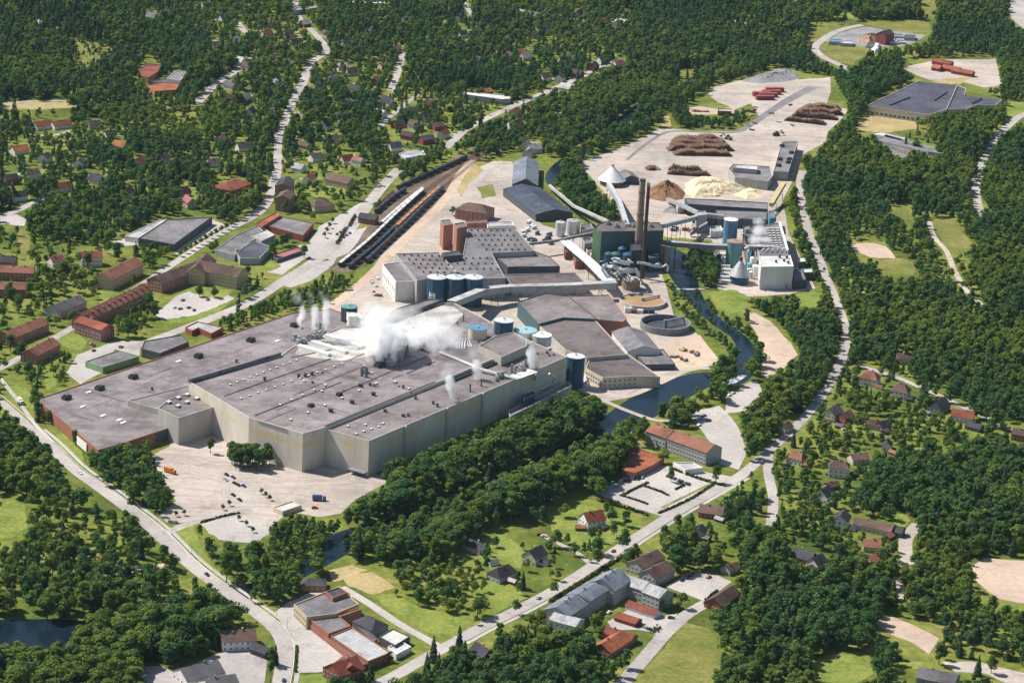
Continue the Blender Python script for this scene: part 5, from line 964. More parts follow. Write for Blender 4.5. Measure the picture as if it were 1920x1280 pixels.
hs('small brick pavilion with grey hipped roof by the river', 589, 1087, 0, 14, 11, 4, 6.5, 'wall_brick', 'tile_grey', cat='pavilion', name='pavilion', hip=.7, chim=0, win=3)
ax('brown roofed house with white gable beside the main road', (414, 1181), (478, 1178), 15, 6, 10, 'wall_white', 'tile_brown', win=3)
ax('grey roofed house at the bottom left, wing along the river wood', (338, 1252), (408, 1236), 17, 4.5, 9, 'wall_white', 'tile_grey', win=3.5); ax('grey roofed house at the bottom left, front wing', (384, 1272), (440, 1262), 19, 4.5, 9.5, 'wall_white', 'tile_grey', win=3.5, chim=1); 
hs('dark roofed shed at the left edge of the bottom road', 491, 1212, -20, 11, 8, 3.5, 6, 'wall_dark', 'tile_dark', cat='shed', name='shed', chim=0)
# blue grey apartment complex
apt('blue grey apartment block on the street, lowest segment', (1043, 1137), (1081, 1113), 17, 9, 13, 'wall_grey', 'roof_metal', win=3); apt('blue grey apartment block on the street, middle segment', (1084, 1112), (1126, 1086), 16, 9.5, 12.5, 'wall_grey', 'roof_metal', win=3); apt('blue grey apartment block on the street, tallest end segment', (1128, 1084), (1159, 1064), 19, 10, 15.5, 'wall_grey', 'roof_metal', win=3)
apt('lower glazed link at the bottom of the blue grey block', (1040, 1147), (1088, 1160), 12, 7, 9.5, 'wall_white', 'roof_light', win=3, chim=0)
apt('light blue grey apartment wing, inner half towards the street', (1168, 1074), (1216, 1090), 13, 8, 11.5, 'wall_grey', 'roof_light', win=2.8, chim=0); apt('light blue grey apartment wing, outer half with plain gable', (1219, 1093), (1250, 1105), 14, 9, 12.5, 'wall_grey', 'roof_light', win=2.8, chim=0)
ax('long garage with red tile roof below the light blue grey wing', (1180, 1124), (1234, 1143), 8, 2.8, 5, 'wall_white', 'tile_red', cat='garage', name='garage', chim=0); ax('short garage with red tile roof between the parked cars', (1160, 1146), (1198, 1158), 8, 2.8, 5, 'wall_red', 'tile_red', cat='garage', name='garage', chim=0)
ax('long rear wing of the orange roofed house', (1134, 1172), (1190, 1188), 9, 3.6, 6.2, 'wall_brick', 'tile_red', win=3); ax('orange roofed front wing of the house beside the meadow', (1128, 1206), (1166, 1182), 13, 4, 8, 'wall_brick', 'tile_orange', win=3, chim=1)
ax('brown roofed house between street and apartment wing, rear part', (1190, 1050), (1232, 1029), 13, 6, 9.5, 'wall_grey', 'tile_brown', win=3); ax('brown roofed house between street and apartment wing, front part', (1214, 1068), (1250, 1050), 13, 6, 10, 'wall_grey', 'tile_brown', win=3)
ax('brown gabled cabin right of the car park', (1338, 1120), (1374, 1096), 12, 4, 8, 'wall_red', 'tile_brown', chim=0, win=4)
# school by the river
SC_ = apt('long brick red roofed school by the river, left part', (1226, 793), (1262, 806), 16, 9, 13, 'wall_grey', 'tile_rust', win=2.8); apt('long brick red roofed school by the river, right part', (1268, 806), (1340, 832), 17, 10, 14.5, 'wall_grey', 'tile_rust', win=2.6)
OS = flat('low building with wide orange tiled roof at the car park', [(1182, 836), (1246, 856), (1226, 870), (1190, 886), (1166, 880), (1178, 862)], 5, 'wall_brick', 'tile_orange', 'building', 'hall'); flat('pale low link building at the school car park', [(1262, 866), (1300, 866), (1318, 876), (1285, 880)], 4, 'wall_white', 'roof_light', 'building', 'hall')
# individual houses with gardens (pixel, ridge angle, L, W, eave, ridge, wall, roof, label)
for x, y, th, L, Wd, e, r, w, ro, hp, l in (
    (1111, 964, 10, 14, 11, 6, 11, 'wall_white', 'tile_red', 0, 'red roofed house with pale walls on the big garden lawn'), (1003, 1032, 25, 13, 11, 5, 9.5, 'wall_plaster', 'tile_dark', 0, 'cream gabled house with dark roof at the gravel drive'), (942, 1066, 20, 16, 11, 4.5, 8.5, 'wall_grey', 'tile_dark', .6, 'dark hipped house between the street and the river wood'),
    (893, 1018, -20, 11, 8, 3.5, 6.5, 'wall_white', 'tile_dark', 0, 'small dark house with white gable at the river wood'), (905, 1215, -30, 13, 9, 4, 8, 'wall_red', 'tile_dark', 0, 'dark house under trees below the street'), (1632, 700, -10, 14, 12, 6, 11, 'wall_white', 'tile_rust', .8, 'white villa with rust red hipped roof at the start of the forest road'),
    (1690, 724, -10, 13, 12, 6, 11, 'wall_white', 'tile_brown', .8, 'white villa with brown hipped roof, second along the forest road'), (1762, 752, 20, 13, 11, 5, 10, 'wall_dark', 'tile_dark', 0, 'dark gabled house on the forest road'), (1806, 773, -8, 16, 11, 4, 8, 'wall_white', 'tile_red', 0, 'white house with bright red roof on the forest road'),
    (1828, 795, -15, 12, 8, 3, 5.5, 'wall_dark', 'tile_dark', 0, 'long dark shed below the bright red roof'), (1562, 766, 30, 14, 10, 6, 10, 'wall_plaster', 'tile_grey', 0, 'grey roofed house beside the street bend on the right'), (1585, 774, 20, 11, 9, 5, 8, 'wall_red', 'tile_brown', 0, 'small red brown house behind the grey roofed one'),
    (1495, 850, -15, 12, 10, 5, 9, 'wall_white', 'tile_rust', .5, 'house with orange roof right of the street junction'), (1574, 868, -5, 14, 12, 7, 11, 'wall_white', 'tile_brown', .6, 'tall white house with brown roof in the right gardens'), (1610, 853, 5, 13, 9, 4, 7, 'wall_plaster', 'tile_brown', 0, 'brown roofed house with tan yard in the right gardens'),
    (1546, 918, 35, 13, 10, 5, 9.5, 'wall_white', 'tile_dark', 0, 'white house with dark steep roof below the tall white house'), (1640, 790, -10, 11, 8, 4, 7, 'wall_grey', 'tile_brown', 0, 'brown roofed bungalow in the middle of the right gardens'), (1656, 792, 15, 10, 8, 4, 7, 'wall_red', 'tile_dark', 0, 'dark roofed bungalow next to the brown one in the right gardens'),
    (1664, 828, 80, 10, 7, 4, 7, 'wall_white', 'tile_dark', 0, 'narrow white gabled cottage deep in the right gardens'), (1579, 965, 60, 13, 10, 6, 10, 'wall_white', 'tile_dark', 0, 'white gabled house beside the side street'), (1640, 980, -12, 26, 11, 4, 7, 'wall_plaster', 'tile_brown', 0, 'long brown roofed house with bright lawn behind it'), (1678, 988, -12, 12, 9, 3.5, 6.5, 'wall_dark', 'tile_dark', 0, 'dark outbuilding at the end of the long brown house'),
    (1635, 1015, -4, 11, 9, 4, 7.5, 'wall_plaster', 'tile_rust', 0, 'brick coloured house half buried in trees by the gravel lane'), (1642, 1042, 5, 11, 8, 3, 6, 'wall_brick_or', 'tile_rust', 0, 'small orange brown cabin below the brick coloured house'), (1508, 1036, -15, 14, 10, 4, 8, 'wall_red', 'tile_dark', 0, 'dark purple roofed house among the right hand trees'), (1532, 1046, 25, 11, 9, 4, 8, 'wall_white', 'tile_dark', 0, 'dark house with white gable next to the purple roofed one'),
    (1335, 952, -8, 16, 10, 4, 8, 'wall_red', 'tile_brown', 0, 'brown house at the garden corner of the side street'), (1312, 990, 60, 10, 8, 4, 7.5, 'wall_white', 'tile_dark', 0, 'small white house hidden behind garden trees'), (1370, 1060, 20, 10, 8, 3, 6, 'wall_grey', 'tile_brown', 0, 'small shed at the shady end of the car park'), (1560, 905, 10, 9, 7, 3, 5, 'wall_red', 'tile_brown', 0, 'red outbuilding above the dark steep roof'),
    (1472, 795, 20, 10, 8, 4, 7, 'wall_plaster', 'tile_brown', 0, 'cottage at the shady bend of the street'), (1915, 808, -10, 12, 9, 5, 8, 'wall_brick', 'tile_brown', 0, 'brick house at the far end of the forest road'), (1695, 665, 0, 12, 9, 5, 8, 'wall_plaster', 'tile_brown', 0, 'tan house hidden in the wood above the forest road'), (1760, 1262, -12, 22, 16, 4, 7, 'wall_grey', 'tile_grey', 0, 'dark grey gabled hall cut by the bottom edge')):
    hs(l, x, y, th, L, Wd, e, r, w, ro, hip=hp, win=3, chim=1)
# the two red roofed houses etc. and the hillside town
BIG = ((80, 230, 'tile_red', 20, 'long red roofed house at the left end of the drive'), (113, 229, 'tile_red', 20, 'long red roofed house, right of the pair at the drive'), (36, 276, 'tile_orange', 16, 'orange roofed house at the left edge of the hillside'))
for x, y, ro, L, l in BIG: hs(l, x, y, 8, L, 11, 4, 8, 'wall_white', ro, chim=1)
rr = random.Random(21)
SPOT = [(240, 5, 'r'), (285, 27, 'g'), (268, 38, 'd'), (310, 24, 'w'), (355, 68, 'd'), (85, 290, 'd'), (206, 248, 'd'), (226, 268, 'o'), (430, 181, 'r'), (460, 180, 'w'), (432, 156, 'g'), (415, 258, 'b'), (262, 298, 'r'), (306, 291, 'b'), (385, 6, 'w'), (402, 80, 'd'), (442, 72, 'w'), (420, 30, 'g'), (465, 120, 'b'), (176, 228, 'd'),
        (505, 86, 'b'), (555, 76, 'd'), (572, 40, 'w'), (656, 52, 'g'), (692, 54, 'w'), (680, 75, 'd'), (742, 88, 'b'), (776, 86, 'd'), (505, 104, 'b'), (532, 112, 'g'), (512, 151, 'w'), (535, 156, 'd'), (508, 206, 'w'), (578, 207, 'p'), (572, 268, 'b'), (592, 290, 'g'), (600, 160, 'd'), (665, 161, 'd'), (725, 184, 'd'), (660, 190, 'g'), (681, 228, 'd'), (690, 214, 'b'),
        (770, 204, 'd'), (780, 230, 'b'), (766, 250, 'd'), (796, 215, 'd'), (858, 211, 'r'), (820, 232, 'b'), (800, 256, 'g'), (672, 297, 'p'), (650, 294, 'r'), (806, 190, 'p'), (912, 168, 'o'), (866, 60, 'd'), (880, 76, 'w'), (952, 100, 'p'), (900, 50, 'g'), (832, 246, 'r'), (712, 208, 'w'), (746, 228, 'd'), (628, 143, 'g'), (705, 147, 'p'), (720, 120, 'b'),
        (976, 20, 'w'), (1005, 26, 'g'), (1090, 50, 'd'), (1112, 51, 'b'), (1132, 36, 'r'), (1165, 38, 'w'), (976, 95, 'r'), (986, 102, 'w'), (1130, 108, 'd'), (1082, 134, 'd'), (1050, 141, 'b'), (1112, 120, 'd'), (1160, 116, 'p'), (1062, 160, 'w'), (976, 155, 'd'), (966, 206, 'b'), (1000, 194, 'd'), (1022, 140, 'b'), (1040, 215, 'd'), (985, 268, 'w'), (1002, 274, 'w'), (992, 282, 'g'), (965, 230, 'r'), (1070, 105, 'd'), (1150, 46, 'd'), (1060, 62, 'g'),
        (345, 355, 'r'), (240, 355, 'b'), (35, 362, 'd'), (120, 345, 'o'), (60, 320, 'b'), (180, 330, 'd'), (150, 300, 'g'), (20, 330, 'd'), (400, 300, 'b'), (455, 270, 'd'), (445, 235, 'g'), (480, 150, 'd'), (470, 205, 'd'), (450, 110, 'w'), (610, 230, 'd'), (625, 255, 'b'), (560, 310, 'w'), (580, 330, 'r'), (640, 120, 'w'), (615, 60, 'b'), (700, 90, 'd'), (650, 75, 'd'), (540, 60, 'g'), (500, 60, 'r'), (500, 40, 'd'), (760, 35, 'g'), (720, 35, 'w'), (860, 30, 'd'), (840, 70, 'b'), (120, 45, 'd'), (75, 40, 'w'), (1040, 30, 'w'), (1020, 50, 'd'), (1085, 22, 'd'), (1000, 60, 'b'), (950, 70, 'w'), (960, 40, 'r'), (920, 95, 'd'), (890, 110, 'w'), (700, 260, 'd'), (740, 270, 'g'), (640, 215, 'd'), (660, 130, 'b')]
RC = {'r': ('tile_red', 'red'), 'o': ('tile_orange', 'orange'), 'b': ('tile_brown', 'brown'), 'd': ('tile_dark', 'dark'), 'g': ('tile_grey', 'grey'), 'w': ('roof_light', 'pale'), 'p': ('tile_pink', 'pinkish')}
def where(x, y):
    if y < 55: v = 'near the top edge'
    elif y < 130: v = 'high on the hillside'
    elif y < 220: v = 'halfway up the hillside'
    else: v = 'low on the hillside'
    h = 'left of the school' if x < 250 else 'by the school and the side street' if x < 480 else 'beside the long town street' if x < 640 else 'above the long grey roofed house' if x < 800 else 'by the hillside street' if x < 960 else 'near the upper river'
    return v, h
seen = {}
for x, y, k in SPOT:
    v, h = where(x, y); key = (k, v, h); wl = rr.choice(('wall_white', 'wall_red', 'wall_plaster', 'wall_yellow', 'wall_white')); L = rr.uniform(11, 15)
    seen.setdefault(key, []).append((x, y, wl, L))
drives = []
for (k, v, h), lst in seen.items():
    for i, (x, y, wl, L) in enumerate(lst):
        g = f'{RC[k][1]} roofed houses {v} {h}' if len(lst) > 1 else None
        hs(f'small house with {RC[k][1]} roof {v} {h}', x, y, rr.choice((-12, 8, 25, 35, 5)), L, rr.uniform(8, 10), rr.uniform(4, 5.5), rr.uniform(7.5, 9.5), wl, RC[k][0], group=g, chim=1 if rr.random() < .6 else 0, clear=y > 260 or rr.random() < .22)
        drives.append((x, y))
bd, bl = MB(), MB()
for x, y in drives:   # gravel drives and sunny garden plots round the small houses
    for tgt, n, r_ in ((bd, 2, (2, 7)), (bl, 3, (4, 11))):
        for _ in range(n):
            c = P(x+rr.uniform(-22, 22), y+rr.uniform(-4, 10), 0); w, h, a = rr.uniform(*r_), rr.uniform(*r_)*.6, rr.uniform(-.6, .6); z = .02+rr.uniform(0, .04)+(.05 if tgt is bd else 0); K = 9
            tgt.poly([(c.x+w*math.cos(a+6.283*k/K)*rr.uniform(.8, 1.1), c.y+h*math.sin(6.283*k/K)*rr.uniform(.8, 1.1), z) for k in range(K)])
            if rr.random() < .45: q = pxy([(c.x-w*.7, c.y, 0), (c.x, c.y-h*.7, 0), (c.x+w*.7, c.y, 0), (c.x, c.y+h*.7, 0)]); fill(CLEAR, q, 1)
tag(bd.obj('driveway', 'paved', None, (0, 0, 0)), 'pale gravel drives between the hillside houses', kind='structure'); tag(bl.obj('garden_lawn', 'lawn', None, (0, 0, 0)), 'sunny garden plots between the hillside houses', kind='structure')
# ---------------------------------------------------------------- wagons
WG_ = {}
def wagon_proto(kind):
    if kind in WG_: return WG_[kind]
    b = MB(); L = 13.0
    if kind == 'flat': b.box((0, 0, 1.3), (L, 2.8, .4)); [b.box((-4.8+i*3.2, 0, 2.3), (2.9, 2.6, 1.5)) for i in range(4)]; rf = None
    else: b.box((0, 0, 2.4), (L, 2.9, 2.7)); b.box((-3, -1.47, 2.3), (2.4, .08, 2.3)); b.box((3, -1.47, 2.3), (2.4, .08, 2.3))
    r = MB()
    if kind != 'flat':
        n = 6
        for i in range(n):
            a0, a1 = math.pi*i/n, math.pi*(i+1)/n; r.poly([(L/2+.1, 1.55*math.cos(a0), 3.76+.7*math.sin(a0)), (-L/2-.1, 1.55*math.cos(a0), 3.76+.7*math.sin(a0)), (-L/2-.1, 1.55*math.cos(a1), 3.76+.7*math.sin(a1)), (L/2+.1, 1.55*math.cos(a1), 3.76+.7*math.sin(a1))])
    g = MB()
    for x in (-4.3, 4.3):
        g.box((x, 0, .75), (2.4, 1.8, .5))
        for xx in (-.9, .9):
            for s in (-1, 1): g.tube([(x+xx, s*.75-.07, .46), (x+xx, s*.75+.07, .46)], .46, 8)
    WG_[kind] = (b, r, g); return WG_[kind]
WMS = {}
def string(label, px, kind, body, roof, grp, skip=()):
    q = [Vector((*G(p), 0)) for p in smooth(px, 12)]; d = [0]
    for i in range(1, len(q)): d.append(d[-1]+(q[i]-q[i-1]).length)
    n = int(d[-1]/14.6); key = (kind, body, roof)
    if key not in WMS:
        b, r, g = wagon_proto(kind); WMS[key] = (b.mesh('body', body), r.mesh('roof', roof) if r.f else None, g.mesh('bogie', 'tyre'))
    for k in range(n):
        if k in skip: continue
        s = (k+.5)*14.6; i = max(j for j in range(len(d)-1) if d[j] <= s); t = (s-d[i])/(d[i+1]-d[i]); p = q[i].lerp(q[i+1], t); dr = q[i+1]-q[i]
        o = root('freight_wagon', label, 'wagon', (p.x, p.y, .25), math.atan2(dr.y, dr.x), grp); me = WMS[key]; link('body', me[0], o)
        if me[1]: link('roof', me[1], o)
        link('bogie', me[2], o)
def track(label, px):
    q = [Vector(G(p)) for p in smooth(px, 10)]; b = MB()
    for s in (-.75, .75):
        for i in range(len(q)-1):
            d = (q[i+1]-q[i]).normalized(); n_ = Vector((-d.y, d.x)); a, c = q[i]+n_*s, q[i+1]+n_*s; b.beam((a.x, a.y, .2), (c.x, c.y, .2), .14, .2)
    L = 0.0
    for i in range(len(q)-1):
        seg = (q[i+1]-q[i]); n = max(1, int(seg.length/1.4)); an = math.atan2(seg.y, seg.x)
        for k in range(n): p = q[i].lerp(q[i+1], k/n); b.box((p.x, p.y, .14), (.3, 2.6, .1), an, 1)
    o = b.obj('railway_track', ['rust', 'bark_trunk'], None, (q[0].x, q[0].y, 0)); tag(o, label, 'railway track', 'tracks of the rail yard')
TR = [[(618, 503), (668, 470), (716, 424), (762, 384), (803, 352), (862, 312), (905, 282)], [(640, 500), (690, 458), (738, 412), (784, 370), (820, 345), (872, 309), (908, 283)], [(660, 503), (706, 464), (752, 420), (800, 376), (836, 346), (880, 309), (912, 284)], [(684, 497), (728, 456), (776, 410), (818, 368), (848, 340), (886, 308), (914, 285)], [(700, 405), (735, 376), (766, 356), (810, 334), (860, 306), (902, 281)], [(745, 358), (790, 337), (830, 319), (880, 296), (935, 268)]]
for i, t_ in enumerate(TR): track(['rail track nearest the town street', 'second rail track from the town street', 'rail track in the middle of the yard', 'rail track nearest the dusty strip', 'siding beside the long freight shed', 'outer siding along the wood'][i], t_)
string('dark covered wagon standing on the outer siding along the wood', [(745, 357), (790, 336), (832, 318), (886, 293)], 'box', 'wagon_dark', 'wagon_dark', 'dark wagons on the outer siding')
string('dark wagon standing beside the freight shed', [(704, 402), (735, 376), (764, 357)], 'box', 'wagon_dark', 'wagon_dark', 'dark wagons beside the freight shed')
string('pale roofed wagon in the string nearest the town street', [(715, 425), (762, 384), (800, 354)], 'box', 'wagon_teal', 'wagon_white', 'pale wagons nearest the town street')
string('pale roofed wagon in the long curved string down to the trees', [(636, 502), (690, 458), (738, 412), (784, 370), (800, 358)], 'box', 'wagon_dark', 'wagon_white', 'pale wagons in the long curved string')
string('dark wagon in the curved string in the middle of the yard', [(655, 506), (706, 464), (742, 430)], 'box', 'wagon_dark', 'wagon_dark', 'dark wagons in the middle string')
string('orange brown timber wagon in the middle of the yard', [(744, 428), (800, 376), (832, 349)], 'flat', 'wagon_orange', 'wagon_orange', 'orange timber wagons')
string('dark wagon in the long string along the dusty strip', [(686, 495), (728, 456), (776, 410), (818, 368), (836, 351)], 'box', 'wagon_dark', 'wagon_dark', 'dark wagons along the dusty strip')
# ---------------------------------------------------------------- cars
CARM = {}
def car_mesh(col):
    if col not in CARM:
        b = MB(); prof = [(-2.15, .35), (2.15, .35), (2.2, .75), (1.2, .95), (-1.7, 1.0), (-2.2, .85)]
        n = len(prof); b.v = [(x, -.88, z) for x, z in prof]+[(x, .88, z) for x, z in prof]
        for i in range(n): j = (i+1) % n; b.f.append((i, j, n+j, n+i)); b.m.append(0)
        b.f += [tuple(range(n))[::-1], tuple(range(n, 2*n))]; b.m += [0, 0]
        b.box((-.35, 0, 1.42), (1.75, 1.3, .08), 0, 0)
        for x in (-1.35, 1.35):
            for s in (-.86, .86): b.tube([(x, s-.1, .33), (x, s+.1, .33)], .33, 8, 1)
        g = MB(); lo, hi = [(-1.6, .98), (.95, .95)], [(-1.15, 1.4), (.5, 1.4)]
        p = [(lo[0][0], -.8, .97), (lo[1][0], -.8, .93), (lo[1][0], .8, .93), (lo[0][0], .8, .97), (hi[0][0], -.66, 1.4), (hi[1][0], -.66, 1.4), (hi[1][0], .66, 1.4), (hi[0][0], .66, 1.4)]
        g.v = p; g.f = [(0, 1, 5, 4), (1, 2, 6, 5), (2, 3, 7, 6), (3, 0, 4, 7)]; g.m = [0]*4
        CARM[col] = (b.mesh('body', [col, 'tyre']), g.mesh('window', 'glass'))
    return CARM[col]
CN_ = {'car_red': 'red', 'car_black': 'black', 'car_blue': 'dark blue', 'car_white': 'white', 'car_silver': 'silver', 'car_green': 'dark green'}
def car(x, y, th, col, label, group=None):
    c = P(x, y, 0); e = P(x+10*math.cos(R(th)), y-10*math.sin(R(th)), 0); d = e-c
    o = root('parked_car', label, 'car', (c.x, c.y, .2), math.atan2(d.y, d.x), group); a, g = car_mesh(col); link('body', a, o); link('window', g, o)
K = ('car_black', 'car_blue', 'car_silver', 'car_white', 'car_red', 'car_green')
for i, (x, y, col, l) in enumerate(((425, 891, 0, 'black car at the top of the forecourt row'), (423, 900, 2, 'silver car second in the forecourt row'), (437, 896, 1, 'dark blue car right of the silver one on the forecourt'), (440, 907, 0, 'black car in the middle of the forecourt'), (446, 910, 0, 'black car touching the middle one on the forecourt'), (457, 912, 1, 'dark blue car at the right end of the forecourt row'), (437, 929, 0, 'lone black car low on the forecourt'), (449, 938, 0, 'black car nearest the forecourt hedge'))): car(x, y, -30, K[col], l)
for i, (x, y, th, col, l) in enumerate(((1279, 1088, 40, 'car_black', 'black car first in the apartment car park'), (1287, 1084, 40, 'car_blue', 'dark blue car second in the apartment car park'), (1294, 1080, 40, 'car_black', 'black car third in the apartment car park'), (1300, 1076, 40, 'car_red', 'red car at the far end of the apartment car park row'), (1329, 1083, 20, 'car_red', 'lone red car across the apartment car park'),
        (1157, 1163, -20, 'car_red', 'red car at the left end of the garage court'), (1163, 1166, -20, 'car_red', 'red car beside the white one in the garage court'), (1170, 1167, -20, 'car_white', 'white car in the middle of the garage court'), (1178, 1170, -20, 'car_green', 'dark green car next to the white one in the garage court'), (1204, 1175, -20, 'car_black', 'black car right of the short garage'), (1211, 1178, -20, 'car_silver', 'silver car right of the short garage'), (1218, 1181, -20, 'car_black', 'black car nearest the hedge of the garage court'),
        (1142, 1149, 30, 'car_white', 'white car on the lawn edge left of the garages'), (1266, 1137, 30, 'car_red', 'red car at the gable of the light blue grey wing'), (1272, 1132, 30, 'car_black', 'black car at the gable of the light blue grey wing'), (1258, 1159, 0, 'car_black', 'dark car on the access street'), (532, 1276, 80, 'car_blue', 'dark blue car driving on the main road at the bottom'), (1012, 1003, 0, 'car_red', 'red car at the shady garden drive'), (1020, 1006, 0, 'car_white', 'white car at the shady garden drive'),
        (1122, 1042, 20, 'car_white', 'white car under the street tree'), (1330, 985, 50, 'car_blue', 'dark blue car in the garden by the white house'), (262, 1254, 20, 'car_white', 'white car, upper of the cars at the grey roofed house'), (265, 1262, 20, 'car_black', 'black car between the white ones at the grey roofed house'), (268, 1269, 20, 'car_white', 'white car, lower of the cars at the grey roofed house'), (590, 953, 0, 'car_red', 'red car on the mill forecourt by the gatehouse'),
        (36, 759, -60, 'car_blue', 'dark blue car left of the mill on the side path'), (1550, 786, 30, 'car_white', 'white car beside the bend of the street'), (1582, 806, 10, 'car_white', 'white van like car in a right hand garden'))): car(x, y, th, col, l)
rr = random.Random(5)
for k in range(9): car(1140+k*8, 906-k*1.2+(k % 2), 50, rr.choice(K[:4]), 'car parked in the shaded row beside the orange roofed building', 'cars in the shaded row')
for k in range(7): car(1252+k*6.5, 893+k*2.6, 40, rr.choice(K[:3]), 'dark car parked in the middle row of the school car park', 'cars in the middle row of the school car park')
for k in range(8): car(1266+k*9, 780+(k % 3)*9, 20, rr.choice(K[:5]), 'car parked under the trees behind the school', 'cars behind the school')
for k in range(10): car(632+(k % 5)*6, 440+(k//5)*14-(k % 5)*4, 45, rr.choice(K), 'car parked on the station square', 'cars on the station square')
for k in range(8): car(520+k*7, 482-k*2.4, 20, rr.choice(K), 'car parked behind the town shops', 'cars behind the town shops')
for k in range(6): car(1340+k*7, 742-(k % 2)*4, 15, rr.choice(K), 'car parked at the weir turning place', 'cars at the weir')
def truck(label, x, y, rz, col, L=8.5):
    o = root('box_truck', label, 'truck', P(x, y, 0)+Vector((0, 0, .08)), rz); b = MB(); b.box((-.8, 0, 2.3), (L-2.4, 2.6, 2.8)); b.obj('box', col, o, (0, 0, 0)); b = MB(); b.box((L/2-.6, 0, 1.7), (2.1, 2.4, 2.3)); b.obj('cab', col, o, (0, 0, 0)); b = MB(); b.box((L/2+.46, 0, 2.2), (.08, 2.1, .9)); b.obj('windscreen', 'glass', o, (0, 0, 0)); b = MB()
    for xx in (-L*.36, -L*.2, L*.4):
        for s in (-1.15, 1.15): b.tube([(xx, s-.16, .5), (xx, s+.16, .5)], .5, 10)
    b.obj('wheels', 'tyre', o, (0, 0, 0))
for i, (x, y, th, col, l) in enumerate(((150, 888, -32, 'car_white', 'white car driving on the main road above the wood'), (388, 1078, -38, 'car_black', 'black car driving on the main road near the river crossing'), (1010, 1122, 32, 'car_silver', 'silver car driving up the street past the gardens'), (1150, 1034, 34, 'car_red', 'red car driving on the street near the red house'), (1548, 726, 62, 'car_white', 'white car driving on the street beside the forest road'), (1545, 505, 60, 'car_black', 'black car on the street right of the pulp building'), (548, 200, 65, 'car_white', 'white car high on the long town street'), (580, 485, 35, 'car_blue', 'dark blue car on the broad town street'), (450, 572, 30, 'car_white', 'white car on the broad town street by the tree belt'), (1838, 320, 80, 'car_white', 'white car on the road through the right forest'))): car(x, y, th, col, l)
truck('blue box truck parked on the mill forecourt', 597, 938, .1, 'car_blue', 9); truck('rust red flatbed truck at the edge of the loading yard', 318, 886, -.6, 'orange_paint', 9)
truck('white truck on the path left of the mill', 38, 756, -1.0, 'white_paint', 7)
flat('low tan gatehouse on the mill forecourt', [(512, 950), (548, 938), (566, 946), (530, 958)], 3.5, 'wall_plaster', 'roof_pale', 'gatehouse', 'gatehouse')
# hedges
def hedge(label, px, w=1.6, h=1.8, mat='shrub_leaf'):
    q = [Vector((*G(p), 0)) for p in smooth(px, 6)]; rr = random.Random(int(px[0][0])); b = MB()
    for i in range(len(q)-1):
        n = max(2, int((q[i+1]-q[i]).length/.5))
        for k in range(n):
            for j in range(3):
                p = q[i].lerp(q[i+1], k/n)+Vector((rr.uniform(-w/2, w/2), rr.uniform(-w/2, w/2), rr.uniform(.15, h))); s = rr.uniform(.4, .8); a = Vector((rr.gauss(0, 1), rr.gauss(0, 1), rr.gauss(0, 1))).normalized()*s; c = a.cross(Vector((rr.gauss(0, 1), rr.gauss(0, 1), 1))).normalized()*s
                b.poly([p-a-c, p+a-c, p+a+c, p-a+c])
    tag(b.obj('hedge', mat, None, tuple(q[0])), label, 'hedge')
hedge('long brownish hedge along the lower side of the street above the apartments', [(1030, 1128), (1090, 1092), (1150, 1054), (1195, 1028)]); hedge('hedge between the street and the school car park', [(1120, 938), (1195, 960), (1215, 968)]); hedge('hedge row across the school car park, nearer the street', [(1236, 962), (1290, 938), (1338, 908)], 1, 1.2); hedge('hedge row across the school car park, nearer the school', [(1164, 930), (1200, 912), (1215, 905)], 1, 1.2)
hedge('hedge on the right of the school car park', [(1262, 880), (1310, 898), (1360, 912)], 1.4, 1.6); hedge('short hedge island in the garage court', [(1222, 1186), (1236, 1176)], 3, 2); hedge('hedge along the edge of the meadow', [(1345, 1108), (1322, 1130), (1340, 1140)], 1.5, 1.6); hedge('dark hedge between shop forecourt and main road', [(557, 1212), (554, 1260)], .8, 1); hedge('hedge island between street and town car park', [(632, 458), (650, 428)], 2, 2); hedge('clipped hedge beside the station square', [(655, 425), (666, 405)], 2, 2)
hedge('dark hedge line along the forecourt car park', [(376, 980), (420, 968), (450, 962)], .8, 1.0); hedge('hedge beside the light blue grey wing', [(1258, 1116), (1290, 1124)], 2, 2)

def bays(label, a, b_, n, dx, dy):
    m_ = MB()
    for i in range(n+1):
        t_ = i/n; x, y = a[0]+(b_[0]-a[0])*t_, a[1]+(b_[1]-a[1])*t_; p, q = P(x, y, .28), P(x+dx, y+dy, .28); d_ = (q-p).normalized(); s_ = Vector((-d_.y, d_.x, 0))*.09
        m_.poly([p-s_, q-s_, q+s_, p+s_])
    tag(m_.obj('parking_line', 'white_paint', None, tuple(P(*a, 0))), label, kind='structure')
bays('white bay lines along the upper row of the school car park', (1210, 900), (1300, 930), 16, -9, 5); bays('white bay lines along the lower row of the school car park', (1180, 915), (1262, 946), 14, -9, 5); bays('white bay lines in the apartment car park', (1276, 1090), (1302, 1075), 6, 8, 4); bays('white bay lines on the mill forecourt', (420, 890), (460, 915), 8, 6, -5)
rr = random.Random(77)
NEAR = [(1130, 985), (1088, 985), (1020, 1050), (960, 1085), (925, 1050), (1648, 722), (1705, 745), (1740, 770), (1575, 795), (1510, 868), (1600, 885), (1560, 940), (1600, 985), (1668, 1002), (1520, 1060), (1350, 970), (1325, 1005), (430, 1205), (640, 1270), (1262, 1060), (1660, 805), (1675, 845), (915, 1235)]
for i, (x, y) in enumerate(NEAR):
    hs(f'small garden shed with {["grey", "rust red", "dark", "pale"][i % 4]} roof {place_word(x, y)}', x, y, rr.uniform(-20, 40), rr.uniform(4, 6.5), rr.uniform(3.2, 4.5), 2.3, 3.6, rr.choice(('wall_red', 'wall_white', 'wall_dark')), ('tile_grey', 'tile_rust', 'tile_dark', 'roof_light')[i % 4], cat='shed', name='garden_shed', chim=0)
